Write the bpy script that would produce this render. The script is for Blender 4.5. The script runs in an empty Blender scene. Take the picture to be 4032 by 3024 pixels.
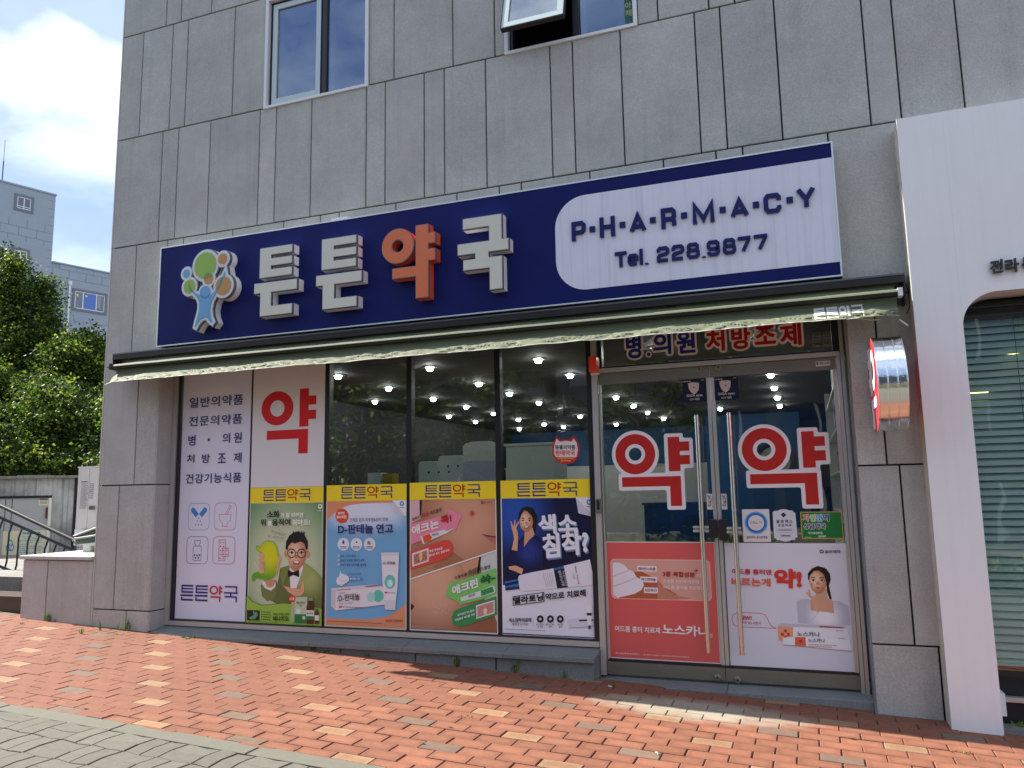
import bpy, bmesh, math, random
from mathutils import Vector, Matrix, noise as mnoise
from mathutils.geometry import tessellate_polygon

SC = bpy.context.scene
COL = SC.collection
R = math.radians

# ---------------------------------------------------------------- camera
cd = bpy.data.cameras.new('camera')
cam = bpy.data.objects.new('camera', cd)
COL.objects.link(cam)
cd.sensor_width = 36.0
cd.lens = 27.43
cd.clip_start = 0.05
cd.clip_end = 1500
cam.matrix_world = Matrix(((0.937396, 0.064773, 0.342188, 0.0),
                           (0.347807, -0.123804, -0.929356, -6.1),
                           (-0.017833, 0.990190, -0.138582, 1.518),
                           (0, 0, 0, 1)))
SC.camera = cam

# ---------------------------------------------------------------- sky and sun
SUN_EL, SUN_AZ = 38.2, 271.3          # degrees; azimuth from +Y towards +X
w = bpy.data.worlds.new('World')
SC.world = w
w.use_nodes = True
nt = w.node_tree
nt.nodes.clear()
def N(t, **kw):
    n = nt.nodes.new(t)
    for k_, v in kw.items():
        setattr(n, k_, v)
    return n
out = N('ShaderNodeOutputWorld')
bg = N('ShaderNodeBackground')
bg.inputs['Strength'].default_value = 0.12
sky = N('ShaderNodeTexSky', sky_type='NISHITA')
sky.sun_disc = False
sky.sun_elevation = R(SUN_EL)
sky.sun_rotation = R(SUN_AZ)
sky.air_density = 1.2
sky.dust_density = 0.7
sky.ozone_density = 1.4
tc = N('ShaderNodeTexCoord')
mp = N('ShaderNodeMapping')
mp.inputs['Scale'].default_value = (1.0, 1.0, 1.7)
mp.inputs['Location'].default_value = (2.79, 1.71, 0.70)
nz = N('ShaderNodeTexNoise')
nz.inputs['Scale'].default_value = 1.9
nz.inputs['Detail'].default_value = 9
nz.inputs['Roughness'].default_value = 0.56
nz.inputs['Distortion'].default_value = 0.35
cr = N('ShaderNodeValToRGB')
cr.color_ramp.elements[0].position = 0.36
cr.color_ramp.elements[1].position = 0.60
nz2 = N('ShaderNodeTexNoise')
nz2.inputs['Scale'].default_value = 2.6
nz2.inputs['Detail'].default_value = 6
cl = N('ShaderNodeMix', data_type='RGBA')      # grey-blue cloud body to bright cloud
cl.inputs[6].default_value = (1.95, 2.45, 3.25, 1)
cl.inputs[7].default_value = (6.2, 6.2, 6.2, 1)
mx = N('ShaderNodeMix', data_type='RGBA')
lk = nt.links.new
lk(tc.outputs['Generated'], mp.inputs['Vector'])
lk(mp.outputs['Vector'], nz.inputs['Vector'])
lk(mp.outputs['Vector'], nz2.inputs['Vector'])
lk(nz.outputs['Fac'], cr.inputs['Fac'])
cr2 = N('ShaderNodeValToRGB')
cr2.color_ramp.elements[0].position = 0.46
cr2.color_ramp.elements[1].position = 0.60
lk(nz2.outputs['Fac'], cr2.inputs['Fac'])
lk(cr2.outputs['Color'], cl.inputs[0])
lk(cr.outputs['Color'], mx.inputs[0])
sm_ = N('ShaderNodeMix', data_type='RGBA', blend_type='MULTIPLY')
sm_.inputs[0].default_value = 1.0
sm_.inputs[7].default_value = (0.38, 0.40, 0.50, 1)
lk(sky.outputs['Color'], sm_.inputs[6])
lk(sm_.outputs[2], mx.inputs[6])
lk(cl.outputs[2], mx.inputs[7])
lk(mx.outputs[2], bg.inputs['Color'])
lk(bg.outputs['Background'], out.inputs['Surface'])

sl = bpy.data.lights.new('sun', 'SUN')
sl.energy = 4.6
sl.angle = R(0.53)
sl.color = (1.0, 0.93, 0.82)
so = bpy.data.objects.new('sun', sl)
COL.objects.link(so)
so.rotation_euler = Vector((3.43, -0.079, -2.70)).to_track_quat('-Z', 'Y').to_euler()
so.location = (-30, -4, 30)

SC.view_settings.view_transform = 'Standard'
SC.view_settings.look = 'None'
SC.view_settings.exposure = 1.5
SC.view_settings.gamma = 1.0
SC.view_settings.use_curve_mapping = False
SC.render.engine = 'CYCLES'
cy = SC.cycles
cy.use_denoising = True
cy.max_bounces = 8
cy.transparent_max_bounces = 16
cy.sample_clamp_indirect = 6.0
cy.caustics_reflective = False
cy.caustics_refractive = False

# ---------------------------------------------------------------- helpers
random.seed(7)
WL = {}                                        # world location of every parent
def slin(c):
    return c / 12.92 if c <= 0.04045 else ((c + 0.055) / 1.055) ** 2.4
def hexc(h):
    return tuple(slin(int(h[i:i + 2], 16) / 255) for i in (1, 3, 5)) + (1.0,)

MATS = {}
def mat(name, color, rough=0.6, metal=0.0, spec=0.5, var=0.0, vscale=6.0, bump=0.0, bscale=60.0,
        rnd=0.0, emit=None, estr=1.0, coat=0.0, streak=0.0, trans=0.0):
    """Plain procedural material: base colour with noise variation, optional bump, streaks and per-object value shift."""
    if name in MATS:
        return MATS[name]
    if isinstance(color, str):
        color = hexc(color)
    color = tuple(color)[:3] + (1,)
    m = bpy.data.materials.new(name)
    m.use_nodes = True
    t = m.node_tree
    b = t.nodes['Principled BSDF']
    b.inputs['Base Color'].default_value = color
    b.inputs['Roughness'].default_value = rough
    b.inputs['Metallic'].default_value = metal
    b.inputs['Specular IOR Level'].default_value = spec
    b.inputs['Coat Weight'].default_value = coat
    if emit:
        b.inputs['Emission Color'].default_value = tuple(emit)[:3] + (1,)
        b.inputs['Emission Strength'].default_value = estr
    L = t.links.new
    def nd(ty):
        return t.nodes.new(ty)
    geo = nd('ShaderNodeNewGeometry')
    val = None
    if var > 0:
        n1 = nd('ShaderNodeTexNoise')
        n1.inputs['Scale'].default_value = vscale
        n1.inputs['Detail'].default_value = 8
        n1.inputs['Roughness'].default_value = 0.65
        L(geo.outputs['Position'], n1.inputs['Vector'])
        mr = nd('ShaderNodeMapRange')
        mr.inputs[1].default_value = 0.25
        mr.inputs[2].default_value = 0.75
        mr.inputs[3].default_value = 1 - var
        mr.inputs[4].default_value = 1 + var
        L(n1.outputs['Fac'], mr.inputs[0])
        val = mr.outputs[0]
    if streak > 0:
        mp_ = nd('ShaderNodeMapping')
        mp_.inputs['Scale'].default_value = (28, 28, 0.7)
        L(geo.outputs['Position'], mp_.inputs['Vector'])
        n2 = nd('ShaderNodeTexNoise')
        n2.inputs['Scale'].default_value = 1.0
        n2.inputs['Detail'].default_value = 4
        L(mp_.outputs['Vector'], n2.inputs['Vector'])
        mr2 = nd('ShaderNodeMapRange')
        mr2.inputs[1].default_value = 0.5
        mr2.inputs[2].default_value = 0.75
        mr2.inputs[3].default_value = 1.0
        mr2.inputs[4].default_value = 1.0 - streak
        L(n2.outputs['Fac'], mr2.inputs[0])
        if val is None:
            val = mr2.outputs[0]
        else:
            mm = nd('ShaderNodeMath')
            mm.operation = 'MULTIPLY'
            L(val, mm.inputs[0]); L(mr2.outputs[0], mm.inputs[1])
            val = mm.outputs[0]
    if rnd > 0:
        oi = nd('ShaderNodeObjectInfo')
        mr3 = nd('ShaderNodeMapRange')
        mr3.inputs[3].default_value = 1 - rnd
        mr3.inputs[4].default_value = 1 + rnd
        L(oi.outputs['Random'], mr3.inputs[0])
        if val is None:
            val = mr3.outputs[0]
        else:
            mm = nd('ShaderNodeMath')
            mm.operation = 'MULTIPLY'
            L(val, mm.inputs[0]); L(mr3.outputs[0], mm.inputs[1])
            val = mm.outputs[0]
    if val is not None:
        vm = nd('ShaderNodeVectorMath')
        vm.operation = 'SCALE'
        vm.inputs[0].default_value = color[:3]
        L(val, vm.inputs['Scale'])
        L(vm.outputs[0], b.inputs['Base Color'])
    if bump > 0:
        n3 = nd('ShaderNodeTexNoise')
        n3.inputs['Scale'].default_value = bscale
        n3.inputs['Detail'].default_value = 6
        n3.inputs['Roughness'].default_value = 0.7
        L(geo.outputs['Position'], n3.inputs['Vector'])
        bp = nd('ShaderNodeBump')
        bp.inputs['Strength'].default_value = bump
        bp.inputs['Distance'].default_value = 0.004
        L(n3.outputs['Fac'], bp.inputs['Height'])
        L(bp.outputs['Normal'], b.inputs['Normal'])
    if trans > 0:
        tr = nd('ShaderNodeBsdfTranslucent')
        tr.inputs['Color'].default_value = (color[0] * 1.3, color[1] * 1.3, color[2] * 0.9, 1)
        ms = nd('ShaderNodeMixShader')
        ms.inputs[0].default_value = trans
        o_ = t.nodes['Material Output']
        L(b.outputs[0], ms.inputs[1]); L(tr.outputs[0], ms.inputs[2])
        L(ms.outputs[0], o_.inputs['Surface'])
    MATS[name] = m
    return m

def glassmat(name, ior=1.5, tint=(0.9, 0.95, 0.93), rcol=(1, 1, 1)):
    m = bpy.data.materials.new(name)
    m.use_nodes = True
    t = m.node_tree
    t.nodes.clear()
    o_ = t.nodes.new('ShaderNodeOutputMaterial')
    g = t.nodes.new('ShaderNodeBsdfGlossy')
    g.inputs['Roughness'].default_value = 0.0
    g.inputs['Color'].default_value = tuple(rcol) + (1,)
    tr = t.nodes.new('ShaderNodeBsdfTransparent')
    tr.inputs['Color'].default_value = tuple(tint) + (1,)
    nz_ = t.nodes.new('ShaderNodeTexNoise')
    nz_.inputs['Scale'].default_value = 1.3
    ge = t.nodes.new('ShaderNodeNewGeometry')
    bp = t.nodes.new('ShaderNodeBump')
    bp.inputs['Strength'].default_value = 0.25
    bp.inputs['Distance'].default_value = 0.02
    x = t.nodes.new('ShaderNodeMixShader')
    L = t.links.new
    L(ge.outputs['Position'], nz_.inputs['Vector'])
    L(nz_.outputs['Fac'], bp.inputs['Height'])
    L(bp.outputs['Normal'], g.inputs['Normal'])
    # Schlick reflectance, the same from both sides of the pane
    f0 = ((ior - 1) / (ior + 1)) ** 2
    dt = t.nodes.new('ShaderNodeVectorMath'); dt.operation = 'DOT_PRODUCT'
    L(ge.outputs['Incoming'], dt.inputs[0]); L(ge.outputs['Normal'], dt.inputs[1])
    def M_(op, a, b_=None):
        q = t.nodes.new('ShaderNodeMath'); q.operation = op
        for k_, z in ((0, a), (1, b_)):
            if z is None: continue
            if isinstance(z, (int, float)): q.inputs[k_].default_value = z
            else: L(z, q.inputs[k_])
        return q.outputs[0]
    c_ = M_('SUBTRACT', 1.0, M_('ABSOLUTE', dt.outputs['Value']))
    fr = M_('ADD', f0, M_('MULTIPLY', 1 - f0, M_('POWER', c_, 5.0)))
    L(fr, x.inputs[0]); L(tr.outputs[0], x.inputs[1]); L(g.outputs[0], x.inputs[2])
    L(x.outputs[0], o_.inputs['Surface'])
    return m

class MB:
    """Collects polygons in world coordinates and links them as one mesh object."""
    def __init__(s):
        s.v = []; s.f = []; s.mi = []; s.mats = []
    def mid(s, m):
        if m not in s.mats:
            s.mats.append(m)
        return s.mats.index(m)
    def face(s, pts, m):
        i = len(s.v)
        s.v += [tuple(p) for p in pts]
        s.f.append(tuple(range(i, i + len(pts))))
        s.mi.append(s.mid(m))
    def box(s, x0, x1, y0, y1, z0, z1, m):
        i = len(s.v)
        s.v += [(x0, y0, z0), (x1, y0, z0), (x1, y1, z0), (x0, y1, z0), (x0, y0, z1), (x1, y0, z1), (x1, y1, z1), (x0, y1, z1)]
        k_ = s.mid(m)
        for f in ((0, 3, 2, 1), (4, 5, 6, 7), (0, 1, 5, 4), (1, 2, 6, 5), (2, 3, 7, 6), (3, 0, 4, 7)):
            s.f.append(tuple(i + q for q in f)); s.mi.append(k_)
        return s
    def slab(s, x0, x1, y0, y1, z0, z1, m, c=0.004):
        """front-facing (-Y) stone slab with a small chamfer round its face"""
        i = len(s.v)
        s.v += [(x0, y1, z0), (x1, y1, z0), (x1, y1, z1), (x0, y1, z1),
                (x0, y0 + c, z0), (x1, y0 + c, z0), (x1, y0 + c, z1), (x0, y0 + c, z1),
                (x0 + c, y0, z0 + c), (x1 - c, y0, z0 + c), (x1 - c, y0, z1 - c), (x0 + c, y0, z1 - c)]
        k_ = s.mid(m)
        for f in ((8, 9, 10, 11), (4, 5, 9, 8), (5, 6, 10, 9), (6, 7, 11, 10), (7, 4, 8, 11),
                  (0, 1, 5, 4), (1, 2, 6, 5), (2, 3, 7, 6), (3, 0, 4, 7)):
            s.f.append(tuple(i + q for q in f)); s.mi.append(k_)
        return s
    def prism(s, pts, a, b, m, axis='y', ms=None):
        """extrude a 2-D polygon between a and b along an axis; for 'y' the points are (x, z)"""
        def P3(p, t):
            return {'y': (p[0], t, p[1]), 'x': (t, p[0], p[1]), 'z': (p[0], p[1], t)}[axis]
        n = len(pts)
        tri = tessellate_polygon([[Vector((p[0], p[1], 0)) for p in pts]])
        i = len(s.v)
        s.v += [P3(p, a) for p in pts] + [P3(p, b) for p in pts]
        k_ = s.mid(m); k2 = s.mid(ms or m)
        for t in tri:
            s.f.append(tuple(i + q for q in t)); s.mi.append(k_)
            s.f.append(tuple(i + n + q for q in reversed(t))); s.mi.append(k2)
        for j in range(n):
            s.f.append((i + j, i + (j + 1) % n, i + n + (j + 1) % n, i + n + j)); s.mi.append(k2)
        return s
    def tube(s, pts, r, m, n=10, cap=True):
        pts = [Vector(p) for p in pts]
        k_ = s.mid(m); base = len(s.v)
        up0 = Vector((0, 0, 1))
        for a, p in enumerate(pts):
            d = (pts[min(a + 1, len(pts) - 1)] - pts[max(a - 1, 0)]).normalized()
            u = d.cross(up0)
            if u.length < 0.05:
                u = d.cross(Vector((1, 0, 0)))
            u.normalize(); v_ = d.cross(u)
            rr = r[a] if isinstance(r, (list, tuple)) else r
            for j in range(n):
                t = 2 * math.pi * j / n
                s.v.append(tuple(p + (u * math.cos(t) + v_ * math.sin(t)) * rr))
        for a in range(len(pts) - 1):
            for j in range(n):
                s.f.append((base + a * n + j, base + a * n + (j + 1) % n, base + (a + 1) * n + (j + 1) % n, base + (a + 1) * n + j)); s.mi.append(k_)
        if cap:
            s.f.append(tuple(base + j for j in range(n))); s.mi.append(k_)
            e = base + (len(pts) - 1) * n
            s.f.append(tuple(e + j for j in reversed(range(n)))); s.mi.append(k_)
        return s
    def lathe(s, prof, c, m, n=24, axis='z'):
        """prof: list of (radius, height) turned about an axis through c"""
        k_ = s.mid(m); base = len(s.v)
        for (r_, h) in prof:
            for j in range(n):
                t = 2 * math.pi * j / n
                a, b_ = r_ * math.cos(t), r_ * math.sin(t)
                if axis == 'z':
                    s.v.append((c[0] + a, c[1] + b_, c[2] + h))
                elif axis == 'y':
                    s.v.append((c[0] + a, c[1] + h, c[2] + b_))
                else:
                    s.v.append((c[0] + h, c[1] + a, c[2] + b_))
        for q in range(len(prof) - 1):
            for j in range(n):
                s.f.append((base + q * n + j, base + q * n + (j + 1) % n, base + (q + 1) * n + (j + 1) % n, base + (q + 1) * n + j)); s.mi.append(k_)
        return s
    def build(s, name, parent=None, smooth=False, kind=None, origin=None):
        me = bpy.data.meshes.new(name)
        o0 = WL[parent.name] if parent is not None else Vector(origin or (0, 0, 0))
        me.from_pydata([(v[0] - o0[0], v[1] - o0[1], v[2] - o0[2]) for v in s.v], [], s.f)
        for m_ in s.mats:
            me.materials.append(m_)
        me.polygons.foreach_set('material_index', s.mi)
        if smooth:
            me.polygons.foreach_set('use_smooth', [True] * len(s.f))
        me.update()
        bm = bmesh.new(); bm.from_mesh(me)
        bmesh.ops.recalc_face_normals(bm, faces=bm.faces)
        bm.to_mesh(me); bm.free()
        o = bpy.data.objects.new(name, me)
        COL.objects.link(o)
        if parent is not None:
            o.parent = parent
            WL[o.name] = o0
        else:
            o.location = o0
            WL[o.name] = o0
        if kind:
            o['kind'] = kind
        return o

def thing(name, label, cat, loc, group=None, kind=None):
    o = bpy.data.objects.new(name, None)
    o.empty_display_size = 0.1
    COL.objects.link(o)
    o.location = loc
    WL[o.name] = Vector(loc)
    if label:
        o['label'] = label
    if cat:
        o['category'] = cat
    if group:
        o['group'] = group
    if kind:
        o['kind'] = kind
    return o
def tag(o, label, cat, group=None):
    o['label'] = label; o['category'] = cat
    if group:
        o['group'] = group
    return o
def copy_tree(o, loc, label=None, parent=None):
    c = o.copy(); COL.objects.link(c)
    if parent is None:
        c.location = loc
        WL[c.name] = Vector(loc)
        if label:
            c['label'] = label
    else:
        c.parent = parent
    for ch in list(o.children):
        copy_tree(ch, None, None, c)
    return c

def gz(x, y=0.0):
    """height of the sloping street"""
    x = max(-26.0, min(26.0, x))
    return -0.041 * x
def inset(pts, d):
    """offset a closed polygon inwards by d (mitred); negative d grows it"""
    n = len(pts)
    area = sum(pts[i][0] * pts[(i + 1) % n][1] - pts[(i + 1) % n][0] * pts[i][1] for i in range(n))
    sg = 1 if area > 0 else -1
    res = []
    for i in range(n):
        p0, p1, p2 = pts[i - 1], pts[i], pts[(i + 1) % n]
        a = Vector((p1[0] - p0[0], p1[1] - p0[1])); b = Vector((p2[0] - p1[0], p2[1] - p1[1]))
        if a.length < 1e-6 or b.length < 1e-6:
            res.append(p1); continue
        a.normalize(); b.normalize()
        na = Vector((-a.y, a.x)) * sg; nb = Vector((-b.y, b.x)) * sg
        m_ = na + nb
        if m_.length < 1e-3:
            m_ = na
        m_.normalize()
        k_ = d / max(0.35, m_.dot(na))
        res.append((p1[0] + m_.x * k_, p1[1] + m_.y * k_))
    return res
def circ(cx, cz, r, n=24, rz=None):
    rz = rz or r
    return [(cx + r * math.cos(2 * math.pi * i / n), cz + rz * math.sin(2 * math.pi * i / n)) for i in range(n)]
def rrect(x0, x1, z0, z1, r, n=5):
    p = []
    for (cx, cz, a0) in ((x1 - r, z1 - r, 0), (x0 + r, z1 - r, 90), (x0 + r, z0 + r, 180), (x1 - r, z0 + r, 270)):
        for i in range(n + 1):
            t = R(a0 + 90 * i / n)
            p.append((cx + r * math.cos(t), cz + r * math.sin(t)))
    return p

# ---------------------------------------------------------------- lettering
_TX = {}
def textmesh(s, bold=0.0, space=1.0):
    """flat outline of a string as (verts, tris), normalised to the unit square by its bounding box"""
    key = (s, round(bold, 3), space)
    if key in _TX:
        return _TX[key]
    c = bpy.data.curves.new('lettering', 'FONT')
    c.body = s; c.size = 1.0; c.offset = bold; c.space_character = space
    c.resolution_u = 3 if len(s) > 12 else 5
    o = bpy.data.objects.new('lettering_source', c)
    me = o.to_mesh()
    me.calc_loop_triangles()
    vs = [(v.co.x, v.co.y) for v in me.vertices]
    ts = [tuple(t.vertices) for t in me.loop_triangles]
    x0 = min(v[0] for v in vs); x1 = max(v[0] for v in vs); y0 = min(v[1] for v in vs); y1 = max(v[1] for v in vs)
    wd, hd = max(x1 - x0, 1e-6), max(y1 - y0, 1e-6)
    vs = [((v[0] - x0) / wd, (v[1] - y0) / hd) for v in vs]
    o.to_mesh_clear(); bpy.data.objects.remove(o); bpy.data.curves.remove(c)
    _TX[key] = (vs, ts, wd, hd)
    return _TX[key]

PM = {}
def pm(h):
    """print colour"""
    if h not in PM:
        PM[h] = mat('print_' + h[1:], h, rough=0.42, spec=0.35)
    return PM[h]

class Print:
    """flat print on a vertical sheet facing -Y: polygons in (x, z), each part one mesh"""
    def __init__(s, root, y):
        s.root = root; s.y = y; s.parts = {}; s.n = {}; s.lay = 0; s.queue = []; s.last = False
    def mb(s, part):
        if part not in s.parts:
            s.parts[part] = MB()
        return s.parts[part]
    def up(s):
        s.lay += 1
        return s.y - s.lay * 0.00009
    def poly(s, part, pts, col, m=None):
        mb = s.mb(part); y = s.up()
        i = len(mb.v); k_ = mb.mid(m or pm(col))
        mb.v += [(p[0], y, p[1]) for p in pts]
        for t in tessellate_polygon([[Vector((p[0], p[1], 0)) for p in pts]]):
            mb.f.append(tuple(i + q for q in t)); mb.mi.append(k_)
    def polys(s, part, lst, col):
        for p in lst:
            s.poly(part, p, col); 
    def ring(s, part, outer, inner, col, m=None):
        mb = s.mb(part); y = s.up(); i = len(mb.v); n = len(outer); k_ = mb.mid(m or pm(col))
        mb.v += [(p[0], y, p[1]) for p in outer] + [(p[0], y, p[1]) for p in inner]
        for j in range(n):
            mb.f.append((i + j, i + (j + 1) % n, i + n + (j + 1) % n, i + n + j)); mb.mi.append(k_)
    def line(s, part, pts, wd, col, closed=False):
        mb = s.mb(part); y = s.up(); k_ = mb.mid(pm(col)); n = len(pts)
        for j in range(n if closed else n - 1):
            a = Vector(pts[j]); b = Vector(pts[(j + 1) % n]); d = b - a
            if d.length < 1e-6:
                continue
            d.normalize(); q = Vector((-d.y, d.x)) * wd / 2; a = a - d * wd * 0.35; b = b + d * wd * 0.35
            i = len(mb.v); yy = y - (j % 2) * 0.00004
            mb.v += [(p.x, yy, p.y) for p in (a - q, b - q, b + q, a + q)]
            mb.f.append((i, i + 1, i + 2, i + 3)); mb.mi.append(k_)
    def text(s, part, st, quad, col, bold=0.02, space=1.0, m=None):
        """quad = bottom-left, bottom-right, top-left of the words' outline, in (x, z)"""
        if not s.last:                       # words are printed over the artwork
            s.queue.append((part, st, quad, col, bold, space, m)); return
        if bold > .035:
            # heavy weights: the same outline laid in a small ring of shifts, which keeps corners clean
            h_ = (Vector(quad[2]) - Vector(quad[0])).length; r_ = (bold - .02) * .55 * h_
            s.halo(part, st, quad, col, r_, 6, .02, m); bold = .02
        vs, ts, _w, _h = textmesh(st, bold, space)
        bl, br, tl = [Vector(p) for p in quad]
        mb = s.mb(part); y = s.up(); i = len(mb.v); k_ = mb.mid(m or pm(col))
        for (u, v) in vs:
            p = bl + (br - bl) * u + (tl - bl) * v
            mb.v.append((p.x, y, p.y))
        for t in ts:
            mb.f.append(tuple(i + q for q in t)); mb.mi.append(k_)
    def halo(s, part, st, quad, col, r_, n=8, bold=.02, m=None):
        vs, ts, _w, _h = textmesh(st, bold)
        bl, br, tl = [Vector(p) for p in quad]
        mb = s.mb(part); y = s.up(); k_ = mb.mid(m or pm(col))
        for q in range(n):
            a = 2 * math.pi * q / n
            d = Vector((math.cos(a), math.sin(a))) * r_; i = len(mb.v); yy = y - q * .00001
            for (u, v) in vs:
                p = bl + (br - bl) * u + (tl - bl) * v + d
                mb.v.append((p.x, yy, p.y))
            for t in ts:
                mb.f.append(tuple(i + w_ for w_ in t)); mb.mi.append(k_)
    def done(s):
        s.last = True
        for a in s.queue:
            s.text(*a)
        for nme, mb in s.parts.items():
            mb.build(nme, s.root)

# the shop's own square lettering, each syllable as strokes in a unit box (x right, y down)
def glyph_strokes():
    T = [(.06, 0, 1, .11), (.06, .205, 1, .295), (.06, .40, 1, .51), (.06, 0, .17, .51), (0, .61, 1, .72), (.05, .77, .16, 1), (.05, .89, 1, 1)]
    G = [(.06, 0, .98, .09), (.89, 0, .98, .38), (0, .38, 1.03, .47), (.46, .47, .56, .62), (.05, .62, .98, .71), (.89, .62, .98, 1)]
    Y = [(.74, 0, .86, .56), (.86, .1, 1.0, .2), (.86, .32, 1.0, .42), (.1, .66, .86, .76), (.76, .66, .86, 1)]
    return T, G, Y
def brand(pr, part, quad, navy='#2b2a7c', red='#b5281e', gap=0.12):
    """the four syllables of the shop name set in a quad (bl, br, tl)"""
    T, G, Y = glyph_strokes()
    bl, br, tl = [Vector(p) for p in quad]
    ex = br - bl; ez = tl - bl
    wd = (1 - 3 * gap * 0.25) / 4 - 0.0
    for k_, (st, col) in enumerate(((T, navy), (T, navy), (Y, red), (G, navy))):
        u0 = k_ * (wd + gap * 0.25)
        def pt(u, v):
            return tuple(bl + ex * (u0 + u * wd) + ez * (1 - v))
        for (a, b, c, d) in st:
            pr.poly(part, [pt(a, d), pt(c, d), pt(c, b), pt(a, b)], col)
        if st is Y:
            o_ = [pt(.34 + .34 * math.cos(t * math.pi / 10), .28 + .28 * math.sin(t * math.pi / 10)) for t in range(20)]
            i_ = [pt(.34 + .23 * math.cos(t * math.pi / 10), .28 + .185 * math.sin(t * math.pi / 10)) for t in range(20)]
            pr.ring(part, o_, i_, col)

# ================================================================ MATERIALS OF THE PLACE
def stone_mat(name, base, rnd=0.10):
    m = bpy.data.materials.new(name); m.use_nodes = True
    t = m.node_tree; b = t.nodes['Principled BSDF']; L = t.links.new
    nd = t.nodes.new
    geo = nd('ShaderNodeNewGeometry'); oi = nd('ShaderNodeObjectInfo')
    ad = nd('ShaderNodeVectorMath'); ad.operation = 'SCALE'; ad.inputs[0].default_value = (17, 3, 9)
    L(oi.outputs['Random'], ad.inputs['Scale'])
    pos = nd('ShaderNodeVectorMath'); pos.operation = 'ADD'
    L(geo.outputs['Position'], pos.inputs[0]); L(ad.outputs[0], pos.inputs[1])
    def noise(sc, det, rg):
        n = nd('ShaderNodeTexNoise'); n.inputs['Scale'].default_value = sc; n.inputs['Detail'].default_value = det
        n.inputs['Roughness'].default_value = rg
        L(pos.outputs[0], n.inputs['Vector']); return n.outputs['Fac']
    def rng(x, a, b_, lo, hi):
        r = nd('ShaderNodeMapRange'); L(x, r.inputs[0])
        r.inputs[1].default_value = a; r.inputs[2].default_value = b_; r.inputs[3].default_value = lo; r.inputs[4].default_value = hi
        return r.outputs[0]
    def mul(x, y):
        q = nd('ShaderNodeMath'); q.operation = 'MULTIPLY'; L(x, q.inputs[0]); L(y, q.inputs[1]); return q.outputs[0]
    v = rng(noise(1.6, 5, 0.6), .3, .7, .88, 1.10)
    v = mul(v, rng(noise(110, 3, 0.6), .35, .65, .86, 1.13))
    v = mul(v, rng(noise(9, 5, 0.6), .25, .75, .94, 1.06))
    v = mul(v, rng(oi.outputs['Random'], 0, 1, 1 - rnd, 1 + rnd))
    # vertical dirt streaks
    mp_ = nd('ShaderNodeMapping'); mp_.inputs['Scale'].default_value = (14, 14, .55)
    L(pos.outputs[0], mp_.inputs['Vector'])
    n = nd('ShaderNodeTexNoise'); n.inputs['Scale'].default_value = 1; n.inputs['Detail'].default_value = 5
    L(mp_.outputs[0], n.inputs['Vector'])
    v = mul(v, rng(n.outputs['Fac'], .55, .8, 1.0, .86))
    # pale scratches / mineral veins
    wv = nd('ShaderNodeTexNoise'); wv.inputs['Scale'].default_value = 3.2; wv.inputs['Detail'].default_value = 7; wv.inputs['Distortion'].default_value = 1.5
    L(pos.outputs[0], wv.inputs['Vector'])
    a = nd('ShaderNodeMath'); a.operation = 'SUBTRACT'; L(wv.outputs['Fac'], a.inputs[0]); a.inputs[1].default_value = .5
    a2 = nd('ShaderNodeMath'); a2.operation = 'ABSOLUTE'; L(a.outputs[0], a2.inputs[0])
    v = mul(v, rng(a2.outputs[0], 0, .012, 1.08, 1.0))
    mx_ = nd('ShaderNodeMix'); mx_.data_type = 'RGBA'
    mx_.inputs[6].default_value = (base[0] * 1.02, base[1] * 1.0, base[2] * .97, 1)
    mx_.inputs[7].default_value = (base[0] * .97, base[1] * 1.0, base[2] * 1.03, 1)
    L(noise(1.1, 3, .5), mx_.inputs[0])
    vm = nd('ShaderNodeVectorMath'); vm.operation = 'SCALE'
    L(mx_.outputs[2], vm.inputs[0]); L(v, vm.inputs['Scale'])
    L(vm.outputs[0], b.inputs['Base Color'])
    b.inputs['Roughness'].default_value = 0.72
    b.inputs['Specular IOR Level'].default_value = 0.3
    bp = nd('ShaderNodeBump'); bp.inputs['Strength'].default_value = .35; bp.inputs['Distance'].default_value = .002
    L(noise(150, 4, .7), bp.inputs['Height']); L(bp.outputs[0], b.inputs['Normal'])
    return m
M_STONE = stone_mat('grey_granite', (0.44, 0.44, 0.418), .055)
M_STONED = stone_mat('dark_granite', (0.19, 0.20, 0.205), 0.05)
M_JOINT = mat('joint_sealant', (0.02, 0.017, 0.022), rough=.8)
M_BACK = mat('dark_concrete', (0.05, 0.05, 0.055), rough=.9, var=.2)
M_ALU = mat('aluminium', (0.50, 0.50, 0.48), rough=.38, metal=.45, var=.06, vscale=3)
M_STEEL = mat('brushed_steel', (0.62, 0.60, 0.57), rough=.2, metal=1.0)
M_SATIN = mat('satin_steel', (0.20, 0.20, 0.165), rough=.4, metal=.45, var=.14, vscale=5)
M_CHROME = mat('chrome', (0.85, 0.86, 0.88), rough=.03, metal=1.0, bump=.6, bscale=9)
M_BLACKFR = mat('black_frame', (0.016, 0.015, 0.02), rough=.35)
M_DARKBR = mat('dark_brown_metal', (0.022, 0.019, 0.018), rough=.45, spec=.3)
M_WHITEFR = mat('white_frame', (0.72, 0.75, 0.78), rough=.4)
M_SASH = mat('pale_sash', (0.52, 0.62, 0.64), rough=.4)
M_GLASS = glassmat('shop_glass', 1.75, (0.88, 0.93, 0.91))
M_SKYGLASS = glassmat('coated_glass', 2.9, (0.55, 0.62, 0.68), (.78, .87, 1.0))
M_NAVY = mat('navy_panel', (0.008, 0.013, 0.105), rough=.5, var=.12, vscale=2.5, streak=.0, spec=.12)
M_LILAC = mat('white_panel', (0.68, 0.70, 0.82), rough=.4, streak=.16, var=.03)
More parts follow.
